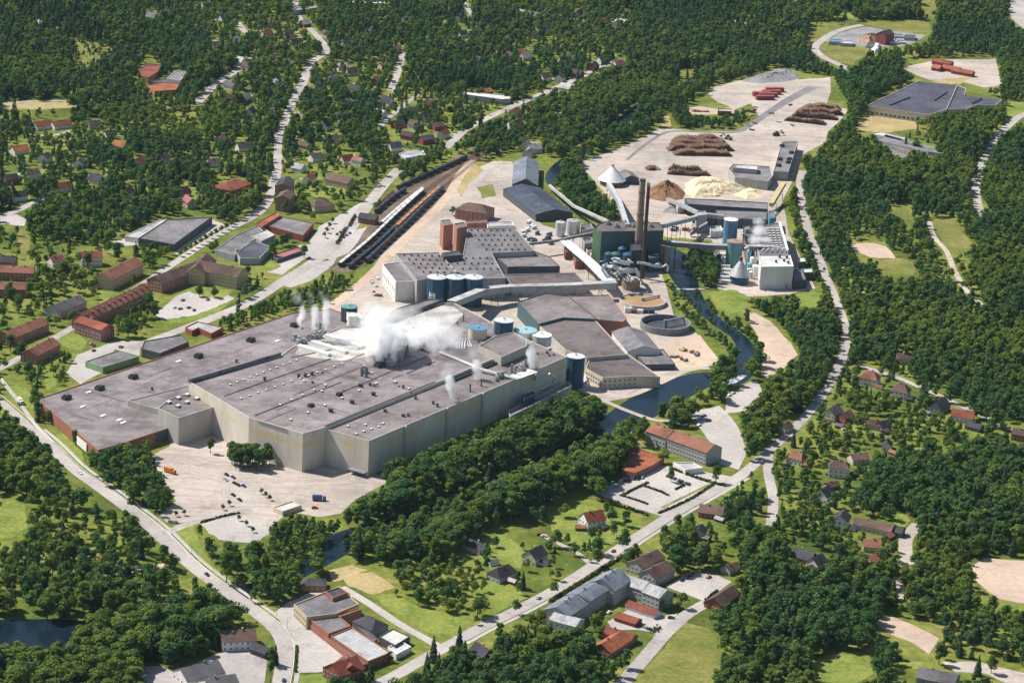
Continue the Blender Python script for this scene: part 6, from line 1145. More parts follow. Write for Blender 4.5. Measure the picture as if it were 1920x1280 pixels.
def block(name, cat, label, x, y, L, Wd, h, rz, col, grp, top=None):
    o = root(name, label, cat, P(x, y, 0)+Vector((0, 0, .1)), rz, grp); b = MB(); b.box((0, 0, h/2+.15), (L, Wd, h)); nn = int(L/1.2)
    for k in range(nn): b.box((-L/2+(k+.5)*L/nn, -Wd/2-.05, h/2+.15), (.2, .1, h*.9)); b.box((-L/2+(k+.5)*L/nn, Wd/2+.05, h/2+.15), (.2, .1, h*.9))
    b.obj('box', col, o, (0, 0, 0)); b = MB(); b.box((0, 0, .08), (L*.95, Wd*.9, .16)); b.obj('skid', 'tyre', o, (0, 0, 0))
for i in range(16): block('container', 'container', 'freight container standing on the yard by the rear halls', 980+rr.uniform(0, 70), 418+rr.uniform(0, 40), 6.1, 2.4, 2.6, rr.uniform(-.3, .3)+AROT, rr.choice(('rust', 'wagon_white', 'blue_steel', 'wagon_dark', 'mid_grey')), 'containers on the rear yard')
for i in range(12): block('container', 'container', 'freight container between the boiler house and the chip shed', 1260+rr.uniform(0, 70), 408+rr.uniform(0, 32), 6.1, 2.4, 2.6, rr.uniform(-.3, .3), rr.choice(('rust', 'wagon_white', 'mid_grey', 'wagon_dark')), 'containers by the chip shed')
for i in range(10): block('skip', 'skip', 'open skip on the pinkish sand lot', 1258+rr.uniform(0, 50), 655+rr.uniform(0, 28), 4.5, 2.2, 1.5, rr.uniform(0, 3), rr.choice(('rust', 'mid_grey', 'yellow_paint')), 'skips on the sand lot')
for i in range(9): block('pallet_load', 'pallet load', 'wrapped pallet load on the gravel by the bale hall', 690+rr.uniform(0, 26), 520+rr.uniform(0, 40), 2.4, 2.0, 1.8, rr.uniform(0, 3), rr.choice(('white_paint', 'wagon_white', 'tile_pink')), 'pallet loads by the bale hall')
for i in range(14): block('timber_bundle', 'timber bundle', 'small timber bundle left on the open timber yard', 1400+rr.uniform(0, 90), 170+rr.uniform(0, 75), 5.5, 1.6, 1.4, rr.uniform(0, 3), rr.choice(('log', 'red_wood', 'chips')), 'timber bundles on the open yard')
for i in range(26): car(1000+rr.uniform(0, 45), 398+rr.uniform(0, 12), rr.uniform(-10, 20), rr.choice(K), 'car parked by the pinkish roofed cream house in the mill yard', 'cars by the cream house') if i < 9 else car(1490+rr.uniform(0, 20), 528+rr.uniform(0, 14), rr.uniform(-10, 20), rr.choice(K), 'car parked behind the white pulp building', 'cars behind the pulp building') if i < 14 else car(170+rr.uniform(0, 60), 645+rr.uniform(0, 14), rr.uniform(10, 50), rr.choice(K), 'car parked on the paved yard behind the brick row', 'cars behind the brick row') if i < 20 else car(325+rr.uniform(0, 70), 560+rr.uniform(0, 25), rr.uniform(10, 50), rr.choice(K), 'car parked on the court before the yellow apartment block', 'cars before the yellow block')
def lamp(x, y, label, grp):
    o = root('street_lamp', label, 'street lamp', P(x, y, 0), 0, grp); b = MB(); b.tube([(0, 0, 0), (0, 0, 8)], [.12, .08], 6); b.obj('pole', 'pipe_grey', o, (0, 0, 0)); b = MB(); b.tube([(0, 0, 8), (.5, -.3, 8.4), (1.3, -.8, 8.4)], .08, 5); b.box((1.5, -.9, 8.35), (.9, .35, .2)); b.obj('lamp_head', 'pipe_grey', o, (0, 0, 0))
for k in range(12):
    i = 5+k*.8; j = int(i); f = i-j; x, y = RD[j][0]*(1-f)+RD[j+1][0]*f, RD[j][1]*(1-f)+RD[j+1][1]*f; lamp(x+18, y-4, 'grey street lamp along the main road on the left', 'street lamps along the main road')
for k in range(12):
    i = 4+k*.68; j = int(i); f = i-j; x, y = ST[j][0]*(1-f)+ST[j+1][0]*f, ST[j][1]*(1-f)+ST[j+1][1]*f; lamp(x-6, y-11, 'grey street lamp along the climbing street', 'street lamps along the climbing street')
for k in range(3):
    o = root('flagpole', ['white flagpole, left of three by the forecourt', 'white flagpole in the middle of three by the forecourt', 'white flagpole, right of three by the forecourt'][k], 'flagpole', P(416+k*7, 931, 0)); b = MB(); b.tube([(0, 0, 0), (0, 0, 12)], [.14, .07], 6); b.obj('pole', 'white_paint', o, (0, 0, 0)); b = MB(); b.cyl((0, 0), .35, 0, .3, 8); b.cyl((0, 0), .16, 11.95, 12.2, 8); b.obj('base', 'concrete', o, (0, 0, 0))

hedge('clipped hedge inside the school car park, upper of the two short ones', [(1207, 912), (1232, 920), (1255, 930)], 1, 1.1); hedge('clipped hedge inside the school car park, lower of the two short ones', [(1167, 930), (1192, 938), (1215, 946)], 1, 1.1); hedge('stub of hedge at the middle of the school car park', [(1266, 918), (1284, 910)], 1, 1.1)
for a, b_, l in (((1240, 952), (1330, 908), 'planted strip between the two car park rows'), ((1150, 915), (1185, 897), 'planted strip in the shaded car park row')):
    ribbon('planted_strip', 'field', [a, ((a[0]+b_[0])/2, (a[1]+b_[1])/2), b_], 2.2, 7, l, clear=False)
# ---------------------------------------------------------------- trees
def quads(ptsc, nrm, size, rng):
    """leaf clumps: irregular little faces facing roughly outward"""
    n = len(ptsc); d = nrm+rng.normal(0, .42, (n, 3)); d[:, 2] += .4; d /= np.linalg.norm(d, axis=1)[:, None]
    a = np.cross(d, rng.normal(0, 1, (n, 3))); a /= np.linalg.norm(a, axis=1)[:, None]; b = np.cross(d, a)
    s = size*rng.uniform(.6, 1.35, n)[:, None]; s2 = s*rng.uniform(.55, 1, n)[:, None]
    v = np.stack([ptsc-a*s, ptsc-b*s2*.9+a*s*.2, ptsc+a*s, ptsc+b*s2], 1); return v.reshape(-1, 3)
def broad_v(seed, n, h=14.0, w=4.6, lobes=13, lean=.0):
    rng = np.random.default_rng(seed); pts = []; nr = []
    cz = h*.6
    L = []
    for k in range(lobes):
        t = rng.uniform(-1, 1); z = cz+t*h*.33; rr = w*math.sqrt(max(.05, 1-abs(t)**2.2))*rng.uniform(.35, .75); a = k*2.4+rng.uniform(-.5, .5)
        L.append((np.array([math.cos(a)*rr, math.sin(a)*rr, z]), rng.uniform(.26, .48)*w))
    L.append((np.array([0, 0, h-w*.42]), w*.42)); L.append((np.array([0, 0, cz]), w*.6))
    tot = sum(r*r for _, r in L)
    for c, r in L:
        m_ = max(6, int(n*r*r/tot)); d = rng.normal(0, 1, (m_, 3)); d[:, 2] += .25; d /= np.linalg.norm(d, axis=1)[:, None]
        p = c+d*r*rng.uniform(.72, 1.06, m_)[:, None]*np.array([1, 1, .86]); pts.append(p); nr.append(d)
    return quads(np.vstack(pts), np.vstack(nr), .045*h*(700/n)**.35, rng)
def spruce_v(seed, n, h=16.0, w=2.9):
    rng = np.random.default_rng(seed); t = 1-np.sqrt(rng.uniform(0, 1, n)); z = 1.2+t*(h-1.2); a = rng.uniform(0, 6.28, n)
    br = (np.floor(a/6.28*9+t*23) % 3)/3*.25+.8; r = w*(1-t)**.85*rng.uniform(.55, 1.05, n)*br+.1
    p = np.stack([np.cos(a)*r, np.sin(a)*r, z-r*.28], 1); d = np.stack([np.cos(a), np.sin(a), np.full(n, .55)], 1); d /= np.linalg.norm(d, axis=1)[:, None]
    return quads(p, d, .036*h*(500/n)**.35, rng)
def pine_v(seed, n, h=16.0, w=3.0):
    rng = np.random.default_rng(seed); pts = []; nr = []
    for k in range(9):
        z = h*rng.uniform(.55, .97); a = rng.uniform(0, 6.28); r0_ = w*rng.uniform(.1, .7)*(1.3-z/h); c = np.array([math.cos(a)*r0_, math.sin(a)*r0_, z]); m_ = n//9; d = rng.normal(0, 1, (m_, 3)); d[:, 2] += .3; d /= np.linalg.norm(d, axis=1)[:, None]
        pts.append(c+d*np.array([1.25, 1.25, .75])*w*.42*rng.uniform(.6, 1, m_)[:, None]); nr.append(d)
    return quads(np.vstack(pts), np.vstack(nr), .036*h*(500/n)**.35, rng)
def mesh_q(name, v, mat):
    me = bpy.data.meshes.new(name); n = len(v)//4; me.vertices.add(len(v)); me.vertices.foreach_set('co', v.astype(np.float32).ravel())
    me.loops.add(len(v)); me.loops.foreach_set('vertex_index', np.arange(len(v), dtype=np.int32)); me.polygons.add(n)
    me.polygons.foreach_set('loop_start', np.arange(0, len(v), 4, dtype=np.int32)); me.polygons.foreach_set('loop_total', np.full(n, 4, np.int32))
    me.materials.append(MT[mat]); me.update(calc_edges=True); me.validate(); return me
def trunk_mb(h, r, seed, limbs=5, top=.75):
    rr = random.Random(seed); b = MB(); lean = Vector((rr.uniform(-.3, .3), rr.uniform(-.3, .3), 0)); b.tube([Vector((0, 0, -.1)), Vector((0, 0, h*.3))+lean*.5, Vector((0, 0, h*top))+lean], [r, r*.75, r*.25], 6)
    for k in range(limbs):
        z = h*rr.uniform(.3, .6); a = k*2.4+rr.uniform(-.4, .4); L = h*rr.uniform(.14, .24); b.tube([Vector((0, 0, z))+lean*z/h, Vector((math.cos(a)*L*.6, math.sin(a)*L*.6, z+L*.5)), Vector((math.cos(a)*L, math.sin(a)*L, z+L))], [r*.4, r*.25, r*.08], 4)
    return b
# kinds: (name, label adjective, crown variants near, far, height of the model)
KIND = []   # near crown mesh, trunk mesh, joined far object, model height
protos = bpy.data.collections.new('tree_models')
def add_kind(kind, near_v, far_v, mat, h, r, seed):
    near = mesh_q('crown', near_v, mat); tm = trunk_mb(h, r, seed, 5 if kind == 'broad' else 0, .75 if kind == 'broad' else .95); tr = tm.mesh('trunk', 'bark_trunk')
    far = mesh_q('far_tree', far_v, mat); bm_v = np.array(trunk_mb(h, r, seed, 0, .6).v)
    o = bpy.data.objects.new(f'tree_model_{len(KIND):02d}', far); protos.objects.link(o); KIND.append((kind, near, tr, h))
BM = ('leaf_mid', 'leaf_mid', 'leaf_bright', 'leaf_dark', 'leaf_mid', 'leaf_bright', 'leaf_dark')
SHP = ((14, 4.8, 13), (14, 4.0, 12), (13, 3.6, 10), (14, 5.2, 15), (15, 3.4, 11), (12, 4.2, 12), (14, 4.4, 13))
for k in range(7): add_kind('broad', broad_v(100+k, 1500, *SHP[k]), broad_v(100+k, 420, *SHP[k]), BM[k], SHP[k][0], .3, k)
for k in range(3): add_kind('spruce', spruce_v(200+k, 1000, 16, 2.6+.4*k), spruce_v(200+k, 320, 16, 2.8+.4*k), 'needle', 16, .25, 20+k)
for k in range(2): add_kind('pine', pine_v(300+k, 900, 16, 3.0), pine_v(300+k, 340, 16, 3.0), 'leaf_dark', 16, .25, 30+k)
NB = 7
# --- where they grow: pixel polygons (density, conifer share, height factor)
def zone(px, d, con=.15, hgt=1.0): fill(DENS, px, d); fill(NEED, px, con); fill(HGT, px, hgt)
WIDE = 1.0
BIGR = [(-240, -120), (2160, -120), (2160, 1440), (-240, 1440)]
zone(BIGR, 1.0, .12, .92)
zone([(-240, -120), (2160, -120), (2160, 130), (1500, 135), (1240, 240), (1000, 260), (700, 330), (300, 330), (-240, 420)], 1.0, .42, .95)
zone([(-240, 215), (230, 205), (255, 110), (420, -60), (960, -60), (1190, 20), (1180, 130), (1050, 195), (960, 245), (870, 285), (745, 318), (690, 350), (540, 390), (330, 345), (100, 350), (-240, 380)], .68, .2, .8)   # hillside town
for q, d, c_ in (([(760, 85), (960, 90), (955, 168), (870, 172), (770, 160)], 1, .6), ([(640, 10), (960, 40), (1000, 85), (760, 85), (660, 70)], .9, .5), ([(-240, -60), (240, -20), (225, 85), (80, 60), (-240, 50)], 1.0, .6), ([(100, -10), (240, 12), (300, 60), (420, 90), (430, 120), (300, 110), (220, 90)], .8, .3), ([(350, 100), (470, 110), (360, 200), (330, 180)], .95, .3), ([(360, 205), (520, 200), (520, 265), (400, 270)], .9, .2), ([(500, 20), (560, 40), (590, 90), (520, 80)], .5, .2), ([(860, 240), (960, 215), (1000, 205), (1060, 170), (1200, 110), (1220, 175), (1150, 230), (1060, 290), (960, 250), (880, 285)], .95, .2), ([(530, 215), (660, 240), (720, 280), (640, 290), (540, 270)], .62, .2)): zone(q, d, c_, .95)
zone([(80, 62), (185, 82), (230, 90), (165, 140), (130, 140), (140, 92)], .4, .1, .5)
zone([(50, 380), (120, 350), (290, 350), (340, 350), (345, 400), (300, 412), (232, 440), (215, 462), (140, 470), (60, 450)], 1.0, .3, 1.0)   # town wood
zone([(330, 345), (500, 330), (520, 280), (520, 340), (490, 395), (400, 405), (345, 400)], .7, .2, .85)
zone([(-240, 400), (60, 450), (215, 465), (320, 470), (400, 430), (490, 400), (530, 375), (690, 345), (745, 318), (760, 340), (640, 490), (560, 530), (480, 552), (400, 580), (240, 650), (160, 700), (60, 745), (-240, 720)], .34, .1, .75)   # lower town
zone([(545, 310), (700, 320), (690, 350), (600, 370), (545, 370)], .35, .1, .7)
MILL = [(60, 745), (160, 700), (250, 655), (370, 640), (480, 605), (610, 575), (690, 515), (760, 420), (830, 370), (870, 320), (930, 290), (985, 280), (1045, 300), (1090, 300), (1240, 238), (1340, 160), (1450, 132), (1560, 142), (1595, 206), (1550, 268), (1500, 295), (1492, 345), (1478, 400), (1500, 480), (1530, 545), (1400, 560), (1320, 545), (1375, 600), (1395, 660), (1370, 690), (1320, 700), (1140, 760), (1085, 740), (900, 840), (720, 905), (640, 968), (500, 1010), (330, 985), (300, 890), (180, 850)]
zone(MILL, 0, .1, .8)
for q, d, c_, h in (([(372, 618), (385, 600), (480, 558), (560, 532), (640, 500), (682, 492), (668, 525), (625, 562), (600, 578), (540, 586), (480, 607), (420, 624)], 1.2, .05, .62), ([(745, 332), (805, 310), (850, 290), (880, 280), (900, 262), (860, 275), (780, 305), (735, 330)], .9, .2, .7), ([(1030, 345), (1055, 315), (1070, 300), (1100, 305), (1112, 345), (1140, 385), (1165, 402), (1150, 418), (1080, 400)], 1.0, .05, .8), ([(1160, 385), (1195, 380), (1210, 405), (1240, 415), (1250, 408), (1230, 390)], .5, 0, .6),
                    ([(1248, 418), (1300, 425), (1330, 445), (1290, 450), (1250, 445)], .9, .05, .55), ([(1290, 480), (1330, 478), (1350, 500), (1352, 540), (1310, 545), (1285, 520)], 1.1, .05, .75), ([(1262, 545), (1285, 552), (1330, 588), (1372, 622), (1392, 650), (1398, 690), (1380, 640), (1330, 606), (1285, 580)], 1.3, .05, .5), ([(1310, 552), (1345, 590), (1395, 628), (1418, 655), (1420, 690), (1405, 655), (1370, 615), (1330, 585)], 1.2, .05, .5),
                    ([(1256, 208), (1285, 212), (1335, 218), (1372, 216), (1385, 190), (1400, 182), (1398, 235), (1340, 245), (1270, 240)], 1.2, .3, .8), ([(1310, 168), (1345, 180), (1370, 190), (1330, 196)], .8, .2, .7), ([(1345, 478), (1362, 490), (1352, 535), (1340, 530)], .9, .1, .6), ([(1478, 395), (1490, 350), (1502, 300), (1512, 440), (1545, 540), (1520, 530), (1495, 460)], 1.1, .1, .75), ([(1400, 545), (1425, 535), (1440, 560), (1420, 575)], .9, .1, .7), ([(840, 395), (856, 390), (856, 405), (842, 408)], .8, 0, .6),
                    ([(168, 845), (230, 838), (275, 850), (288, 880), (285, 905), (235, 905), (185, 880)], 1.3, .2, .9), ([(268, 940), (292, 900), (340, 900), (390, 915), (400, 950), (330, 972), (285, 968)], 1.3, .15, .85), ([(440, 872), (470, 858), (512, 872), (508, 886), (460, 890)], 1.0, .0, .9), ([(470, 1000), (520, 985), (600, 972), (640, 975), (640, 1010), (590, 1020), (570, 1060), (500, 1090), (450, 1085), (400, 1050), (370, 1020), (375, 995), (420, 1020)], .9, .1, .8),
                    ([(645, 988), (700, 945), (760, 925), (880, 868), (1000, 815), (1080, 780), (1125, 768), (1132, 780), (1085, 810), (990, 850), (900, 892), (800, 940), (715, 980)], 1.1, .02, 1.2), ([(440, 1095), (480, 1082), (560, 1080), (600, 1066), (640, 1072), (600, 1092), (560, 1112), (480, 1125)], 1.2, .05, .95), ([(690, 1060), (760, 1022), (880, 974), (960, 940), (1075, 890), (1165, 838), (1182, 848), (1170, 880), (1112, 912), (1085, 938), (1000, 976), (905, 1008), (845, 1060), (720, 1072)], 1.1, .03, 1.15),
                    ([(1175, 805), (1222, 780), (1225, 800), (1190, 830)], 1.0, .05, .9), ([(1228, 785), (1250, 750), (1320, 735), (1345, 750), (1330, 785), (1290, 790), (1262, 800)], 1.0, .05, .9), ([(1360, 780), (1430, 730), (1470, 745), (1475, 800), (1430, 850), (1400, 880), (1385, 800)], 1.1, .05, 1.0), ([(1250, 895), (1270, 888), (1268, 905)], .8, 0, .7), ([(1338, 888), (1375, 890), (1372, 915), (1340, 905)], .9, 0, .8)): zone(q, d, c_, h)
zone([(660, 1060), (845, 1055), (900, 1000), (1000, 960), (1090, 930), (1240, 972), (1180, 1020), (1050, 1100), (900, 1172), (840, 1190), (740, 1145), (690, 1080)], .16, .06, .7)
zone([(745, 1065), (840, 1055), (900, 1040), (915, 1090), (905, 1150), (850, 1155), (790, 1140), (760, 1120), (740, 1085)], .75, .03, .72)
zone([(560, 1100), (640, 1090), (800, 1190), (860, 1200), (800, 1240), (640, 1290), (540, 1290)], .03, .1, .6)
zone([(1020, 1150), (1100, 1170), (1130, 1170), (1130, 1210), (1160, 1260), (1140, 1300), (900, 1290), (930, 1200), (980, 1170)], .95, .25, .95); zone([(1030, 1120), (1160, 1060), (1260, 1090), (1270, 1150), (1230, 1200), (1190, 1240), (1165, 1260), (1125, 1190), (1130, 1160), (1095, 1165)], .1, .1, .5)
zone([(760, 1255), (880, 1215), (930, 1225), (920, 1300), (770, 1300)], .9, .4, .9)
zone([(-240, 860), (80, 860), (230, 950), (320, 1050), (420, 1120), (330, 1150), (160, 1175), (-240, 1180)], .66, .12, 1.0); zone([(60, 900), (140, 905), (230, 980), (250, 1040), (160, 1040), (60, 960)], .34, .1, .85); zone([(-240, 1195), (160, 1190), (240, 1178), (400, 1130), (440, 1110), (450, 1170), (410, 1200), (300, 1250), (250, 1300), (-240, 1300)], 1.1, .05, 1.2); zone([(150, 1055), (310, 1045), (330, 1085), (200, 1080)], .35, .1, .8)
zone([(-240, 740), (20, 740), (90, 830), (130, 880), (80, 870), (-240, 860)], .8, .1, .9); zone([(10, 700), (60, 690), (110, 690), (150, 700), (110, 740), (60, 745)], .6, 0, .5)
zone([(1606, 690), (1850, 795), (1925, 830), (1850, 838), (1760, 880), (1650, 862), (1605, 960), (1710, 985), (1690, 1045), (1500, 1060), (1440, 990), (1440, 900), (1500, 800), (1560, 740)], .62, .12, .78)
zone([(1260, 965), (1400, 890), (1440, 930), (1440, 1000), (1380, 1070), (1300, 1065), (1270, 1020)], .75, .1, .8)
zone([(1600, 380), (1830, 400), (1850, 580), (1720, 540), (1580, 540), (1570, 460)], .55, .15, .8)
zone([(1510, 40), (1760, 40), (1740, 100), (1540, 125)], .12, .2, .7); zone([(1690, 110), (1870, 108), (1880, 165), (1700, 150)], .08, .2, .6); zone([(1600, 230), (1720, 215), (1780, 290), (1640, 265)], .3, .2, .6)
zone([(1190, 1290), (1275, 1165), (1350, 1190), (1320, 1300)], .04, .2, .4); zone([(1540, 1220), (1960, 1220), (1960, 1300), (1540, 1300)], .5, .25, .9)
# --- seed the valley
gx = np.arange(-1700, 2000, 5.6); gy = np.arange(-1000, 2500, 5.6); X, Y = np.meshgrid(gx, gy); X = X.ravel()+RNG.uniform(-2.6, 2.6, X.size); Y = Y.ravel()+RNG.uniform(-2.6, 2.6, Y.size)
px, py, ps = proj(X, Y, np.zeros_like(X)); ok = (px > -620) & (px < 2560) & (py > -130) & (py < 1560); X, Y, px, py, ps = X[ok], Y[ok], px[ok], py[ok], ps[ok]
den = look(DENS, px, py)
cl = np.sin(X*.031+1.3*np.sin(Y*.017))*np.sin(Y*.027+.8*np.sin(X*.021)); cl2 = np.sin(X*.083+2*np.sin(Y*.051))*np.sin(Y*.071+1.7*np.sin(X*.043)); keep = RNG.uniform(0, 1, X.size) < np.clip(den*(.84+.2*cl+.22*cl2), 0, 1)
X, Y, px, py, ps = X[keep], Y[keep], px[keep], py[keep], ps[keep]
nd = look(NEED, px, py); hf = look(HGT, px, py); isn = RNG.uniform(0, 1, X.size) < nd*(1+.7*np.sin(X*.02)*np.sin(Y*.013))
hgt = np.where(isn, 15.5, 13.6)*hf*np.clip(RNG.normal(.95, .2, X.size), .5, 1.35); wid = RNG.uniform(.82, 1.3, X.size)*np.where(hf > 1.05, 1.2, 1)
# keep visible ground, water, roofs and roads clear of crowns
tx, ty, _ = proj(X, Y, hgt*.95); mx_, my_, _ = proj(X, Y, hgt*.6); cr = np.where(isn, 2.0, 3.6)*hgt/14*ps*.72
bad = look(BASE, px, py) | look(CLEAR, px, py) | look(CLEAR, tx, ty) | look(CLEAR, mx_, my_) | look(CLEAR, mx_-cr, my_) | look(CLEAR, mx_+cr, my_) | look(CLEAR, px, py+4)
g_ = bad == 0; X, Y, px, py, ps, isn, hgt, wid, hf = (a[g_] for a in (X, Y, px, py, ps, isn, hgt, wid, hf))
# hand placed single trees the photo shows standing free
SINGLE = [(848, 404, 9, 5), (895, 1158, 13, 0), (785, 1135, 12, 1), (1342, 905, 12, 0), (1258, 903, 11, 1), (570, 484, 11, 0), (240, 632, 16, 3), (1120, 1040, 13, 3), (980, 1105, 13, 8), (970, 1100, 11, 10), (742, 1117, 5, 5), (1500, 1000, 14, 1), (1650, 1262, 13, 8), (1760, 1245, 14, 1), (1858, 1262, 11, 0), (374, 556, 10, 3), (402, 558, 10, 3), (1487, 838, 14, 7), (860, 1228, 20, 7), (812, 1240, 17, 8), (870, 1250, 18, 7), (800, 1262, 14, 8), (55, 700, 10, 3), (60, 722, 11, 0), (100, 705, 9, 5),
          (20, 660, 14, 0), (40, 672, 14, 3), (55, 560, 13, 0), (100, 535, 14, 1), (120, 522, 14, 0), (150, 530, 13, 3), (165, 505, 14, 0), (265, 560, 12, 0), (280, 575, 13, 3), (250, 600, 12, 0), (300, 545, 11, 1), (135, 610, 12, 0), (35, 585, 14, 0), (18, 560, 14, 3), (395, 850, 12, 4)]
for k in range(11): SINGLE.append((338+k*9.6, 481-k*5.6, 7, 5))
for k in range(20): SINGLE.append((432+rr.uniform(0, 82), 874+rr.uniform(-7, 9), 15+rr.uniform(-2, 2), (4, 1, 2, 6)[k % 4]))
for q_ in ((490, 926), (498, 932), (506, 938), (462, 986), (474, 998), (448, 976), (430, 948), (418, 956), (330, 968), (345, 966)): SINGLE.append((*q_, 4.5, 5))
for k in range(4): SINGLE.append((608+k*5, 446-k*9, 6, 5))
ROWS = []
for line, n, h in (([(1256, 546), (1272, 578), (1296, 604), (1328, 626), (1356, 646), (1372, 672), (1366, 692)], 26, 7.5), ([(1304, 548), (1328, 580), (1354, 604), (1390, 620), (1414, 642), (1424, 668), (1416, 700)], 24, 7), ([(1282, 490), (1296, 506), (1310, 528), (1330, 538)], 9, 10), ([(1055, 335), (1080, 360), (1108, 385), (1135, 405)], 12, 10), ([(1042, 352), (1070, 374), (1100, 396), (1142, 416)], 18, 9), ([(1052, 350), (1080, 368), (1110, 388), (1148, 410)], 16, 9), ([(1060, 320), (1085, 340), (1112, 365), (1145, 395)], 10, 10)):
    for i in range(n):
        t_ = i/(n-1)*(len(line)-1); j = min(len(line)-2, int(t_)); f = t_-j; ROWS.append((line[j][0]*(1-f)+line[j+1][0]*f+rr.uniform(-5, 5), line[j][1]*(1-f)+line[j+1][1]*f+rr.uniform(-3, 3), h*rr.uniform(.7, 1.3), rr.choice((0, 1, 3, 5, 6))))
sx = []
for x, y, h, k in SINGLE: v = P(x, y, 0); sx.append((v.x, v.y, x, y, h, k))
# --- size in the picture decides who is an individual
sz = hgt*ps; vis = (px > -20) & (px < 1940) & (py > 0) & (py < 1325)
rngk = np.random.default_rng(5); kidx = np.where(isn, np.where(rngk.uniform(0, 1, X.size) < .72, NB+rngk.integers(0, 3, X.size), NB+3+rngk.integers(0, 2, X.size)), rngk.integers(0, NB, X.size))
st = np.sin(X*.017+1.9*np.sin(Y*.011))+np.sin(Y*.023+1.5*np.sin(X*.013+2))+rngk.normal(0, .55, X.size)   # stands of one species
kidx = np.where(~isn & (st > .8), np.where(rngk.uniform(0, 1, X.size) < .5, 2, 5), kidx); kidx = np.where(~isn & (st < -.9), np.where(rngk.uniform(0, 1, X.size) < .5, 3, 6), kidx); hgt = hgt*(1+.13*np.sin(X*.019+2*np.sin(Y*.016)))
sz = np.where(vis, sz, 0)
rw = [(*P(x, y, 0).xy, x, y, h, k) for x, y, h, k in ROWS]; rw = np.array(rw); nR = len(rw)
X = np.concatenate([X, rw[:, 0]]); Y = np.concatenate([Y, rw[:, 1]]); px = np.concatenate([px, rw[:, 2]]); py = np.concatenate([py, rw[:, 3]]); hgt = np.concatenate([hgt, rw[:, 4]]); kidx = np.concatenate([kidx, rw[:, 5].astype(int)]); wid = np.concatenate([wid, np.full(nR, 1.1)]); sz = np.concatenate([sz, np.zeros(nR)])
NAMES = {'broad': 'broadleaf_tree', 'spruce': 'spruce_tree', 'pine': 'pine_tree'}; WORD = {'broad': 'broadleaf tree', 'spruce': 'spruce', 'pine': 'pine'}
PLACE = [([(-60, 850), (250, 930), (330, 1040), (420, 1110), (150, 1172), (-60, 1180)], 'in the wood left of the main road'), ([(-60, 1175), (160, 1185), (420, 1110), (460, 1170), (300, 1300), (-60, 1330)], 'on the river bank at the bottom left'),
         ([(360, 960), (660, 960), (660, 1020), (590, 1100), (440, 1110), (360, 1020)], 'between the mill car park and the river'), ([(620, 1000), (700, 900), (1140, 745), (1140, 800), (900, 910), (700, 1000)], 'in the belt between the shaded mill wall and the river'),
         ([(620, 1070), (700, 1010), (960, 900), (1180, 800), (1190, 890), (1000, 975), (850, 1065)], 'on the far bank belt above the gardens'), ([(730, 1060), (920, 1030), (920, 1160), (740, 1160)], 'in the thicket beside the shop lawn'), ([(750, 1200), (940, 1190), (940, 1330), (750, 1330)], 'in the clump below the street at the bottom'),
         ([(920, 1130), (1170, 1150), (1170, 1330), (900, 1330)], 'in the wood below the blue grey apartments'), ([(1260, 900), (1450, 900), (1450, 1080), (1260, 1080)], 'in the gardens above the apartment car park'), ([(1300, 1080), (1560, 1080), (1560, 1330), (1280, 1330)], 'in the wood right of the olive meadow'),
         ([(1560, 1080), (1960, 1080), (1960, 1330), (1560, 1330)], 'round the earth lot at the bottom right'), ([(1440, 680), (1720, 690), (1720, 1080), (1440, 1080)], 'among the houses on the right'), ([(1700, 800), (1960, 800), (1960, 1080), (1700, 1080)], 'in the wood beside the sand pitch'), ([(150, 820), (420, 820), (420, 990), (150, 990)], 'in the clumps before the brick mill wing')]
def place(x, y):
    for q, w in PLACE:
        ins = False
        for i in range(len(q)):
            (xa, ya), (xb, yb) = q[i-1], q[i]
            if (ya > y) != (yb > y) and x < (xb-xa)*(y-ya)/(yb-ya)+xa: ins = not ins
        if ins: return w
    return 'lining the river by the round basins' if x > 1250 and 470 < y < 720 and x < 1440 else 'on the river bank by the boiler house' if x > 1040 and y < 470 else 'in the town and mill grounds' if y < 700 else 'beside the street and paths'
TONE = {'leaf_mid': 'mid green', 'leaf_bright': 'light green', 'leaf_dark': 'dark green', 'needle': 'blackish green'}
def tree(x, y, h, k, w, rz, pxx, pyy, lab=None):
    kind, near, tr, mh = KIND[k]; s = h/mh; o = link(NAMES[kind], None, None, (x, y, 0)); o.rotation_euler = (0, 0, rz); o.scale = (s*w, s*w, s)
    wd = place(pxx, pyy); tall = 'tall' if h > 14.5 else 'low' if h < 10.5 else 'middling'
    l = lab or f'{tall} {TONE[near.materials[0].name]} {WORD[kind]} {wd}'
    tag(o, l, 'tree', f'{WORD[kind]}s {wd}' if not lab else None); link('crown', near, o); link('trunk', tr, o)
order = np.argsort(-sz); isb = kidx < NB
indiv = np.concatenate([order[isb[order]][:205], order[(~isb)[order]][:70]])
for i in indiv: tree(float(X[i]), float(Y[i]), float(hgt[i]), int(kidx[i]), float(wid[i]), float(rngk.uniform(0, 6.28)), float(px[i]), float(py[i]))
SL = {(848, 404): 'round dark tree beside the brick towers', (895, 1158): 'free standing tree casting a dark shadow across the street', (785, 1135): 'slim tree at the edge of the shop lawn', (742, 1117): 'small dark round bush on the shop lawn', (570, 484): 'round tree standing alone in the town beside the street', (1120, 1040): 'dark round tree at the street side opposite the apartments', (240, 632): 'big dark tree at the street corner before the long brick row', (1342, 905): 'slim tree at the upper edge of the school car park', (1258, 903): 'tree on the island in the school car park', (395, 850): 'slender tree at the edge of the loading yard'}
for x, y, qx, qy, h, k in sx:
    lab = SL.get((qx, qy)); 
    tree(x, y, h, k, 1.05, qx % 6.28, qx, qy, lab)
rest = np.ones(X.size, bool); rest[indiv] = False
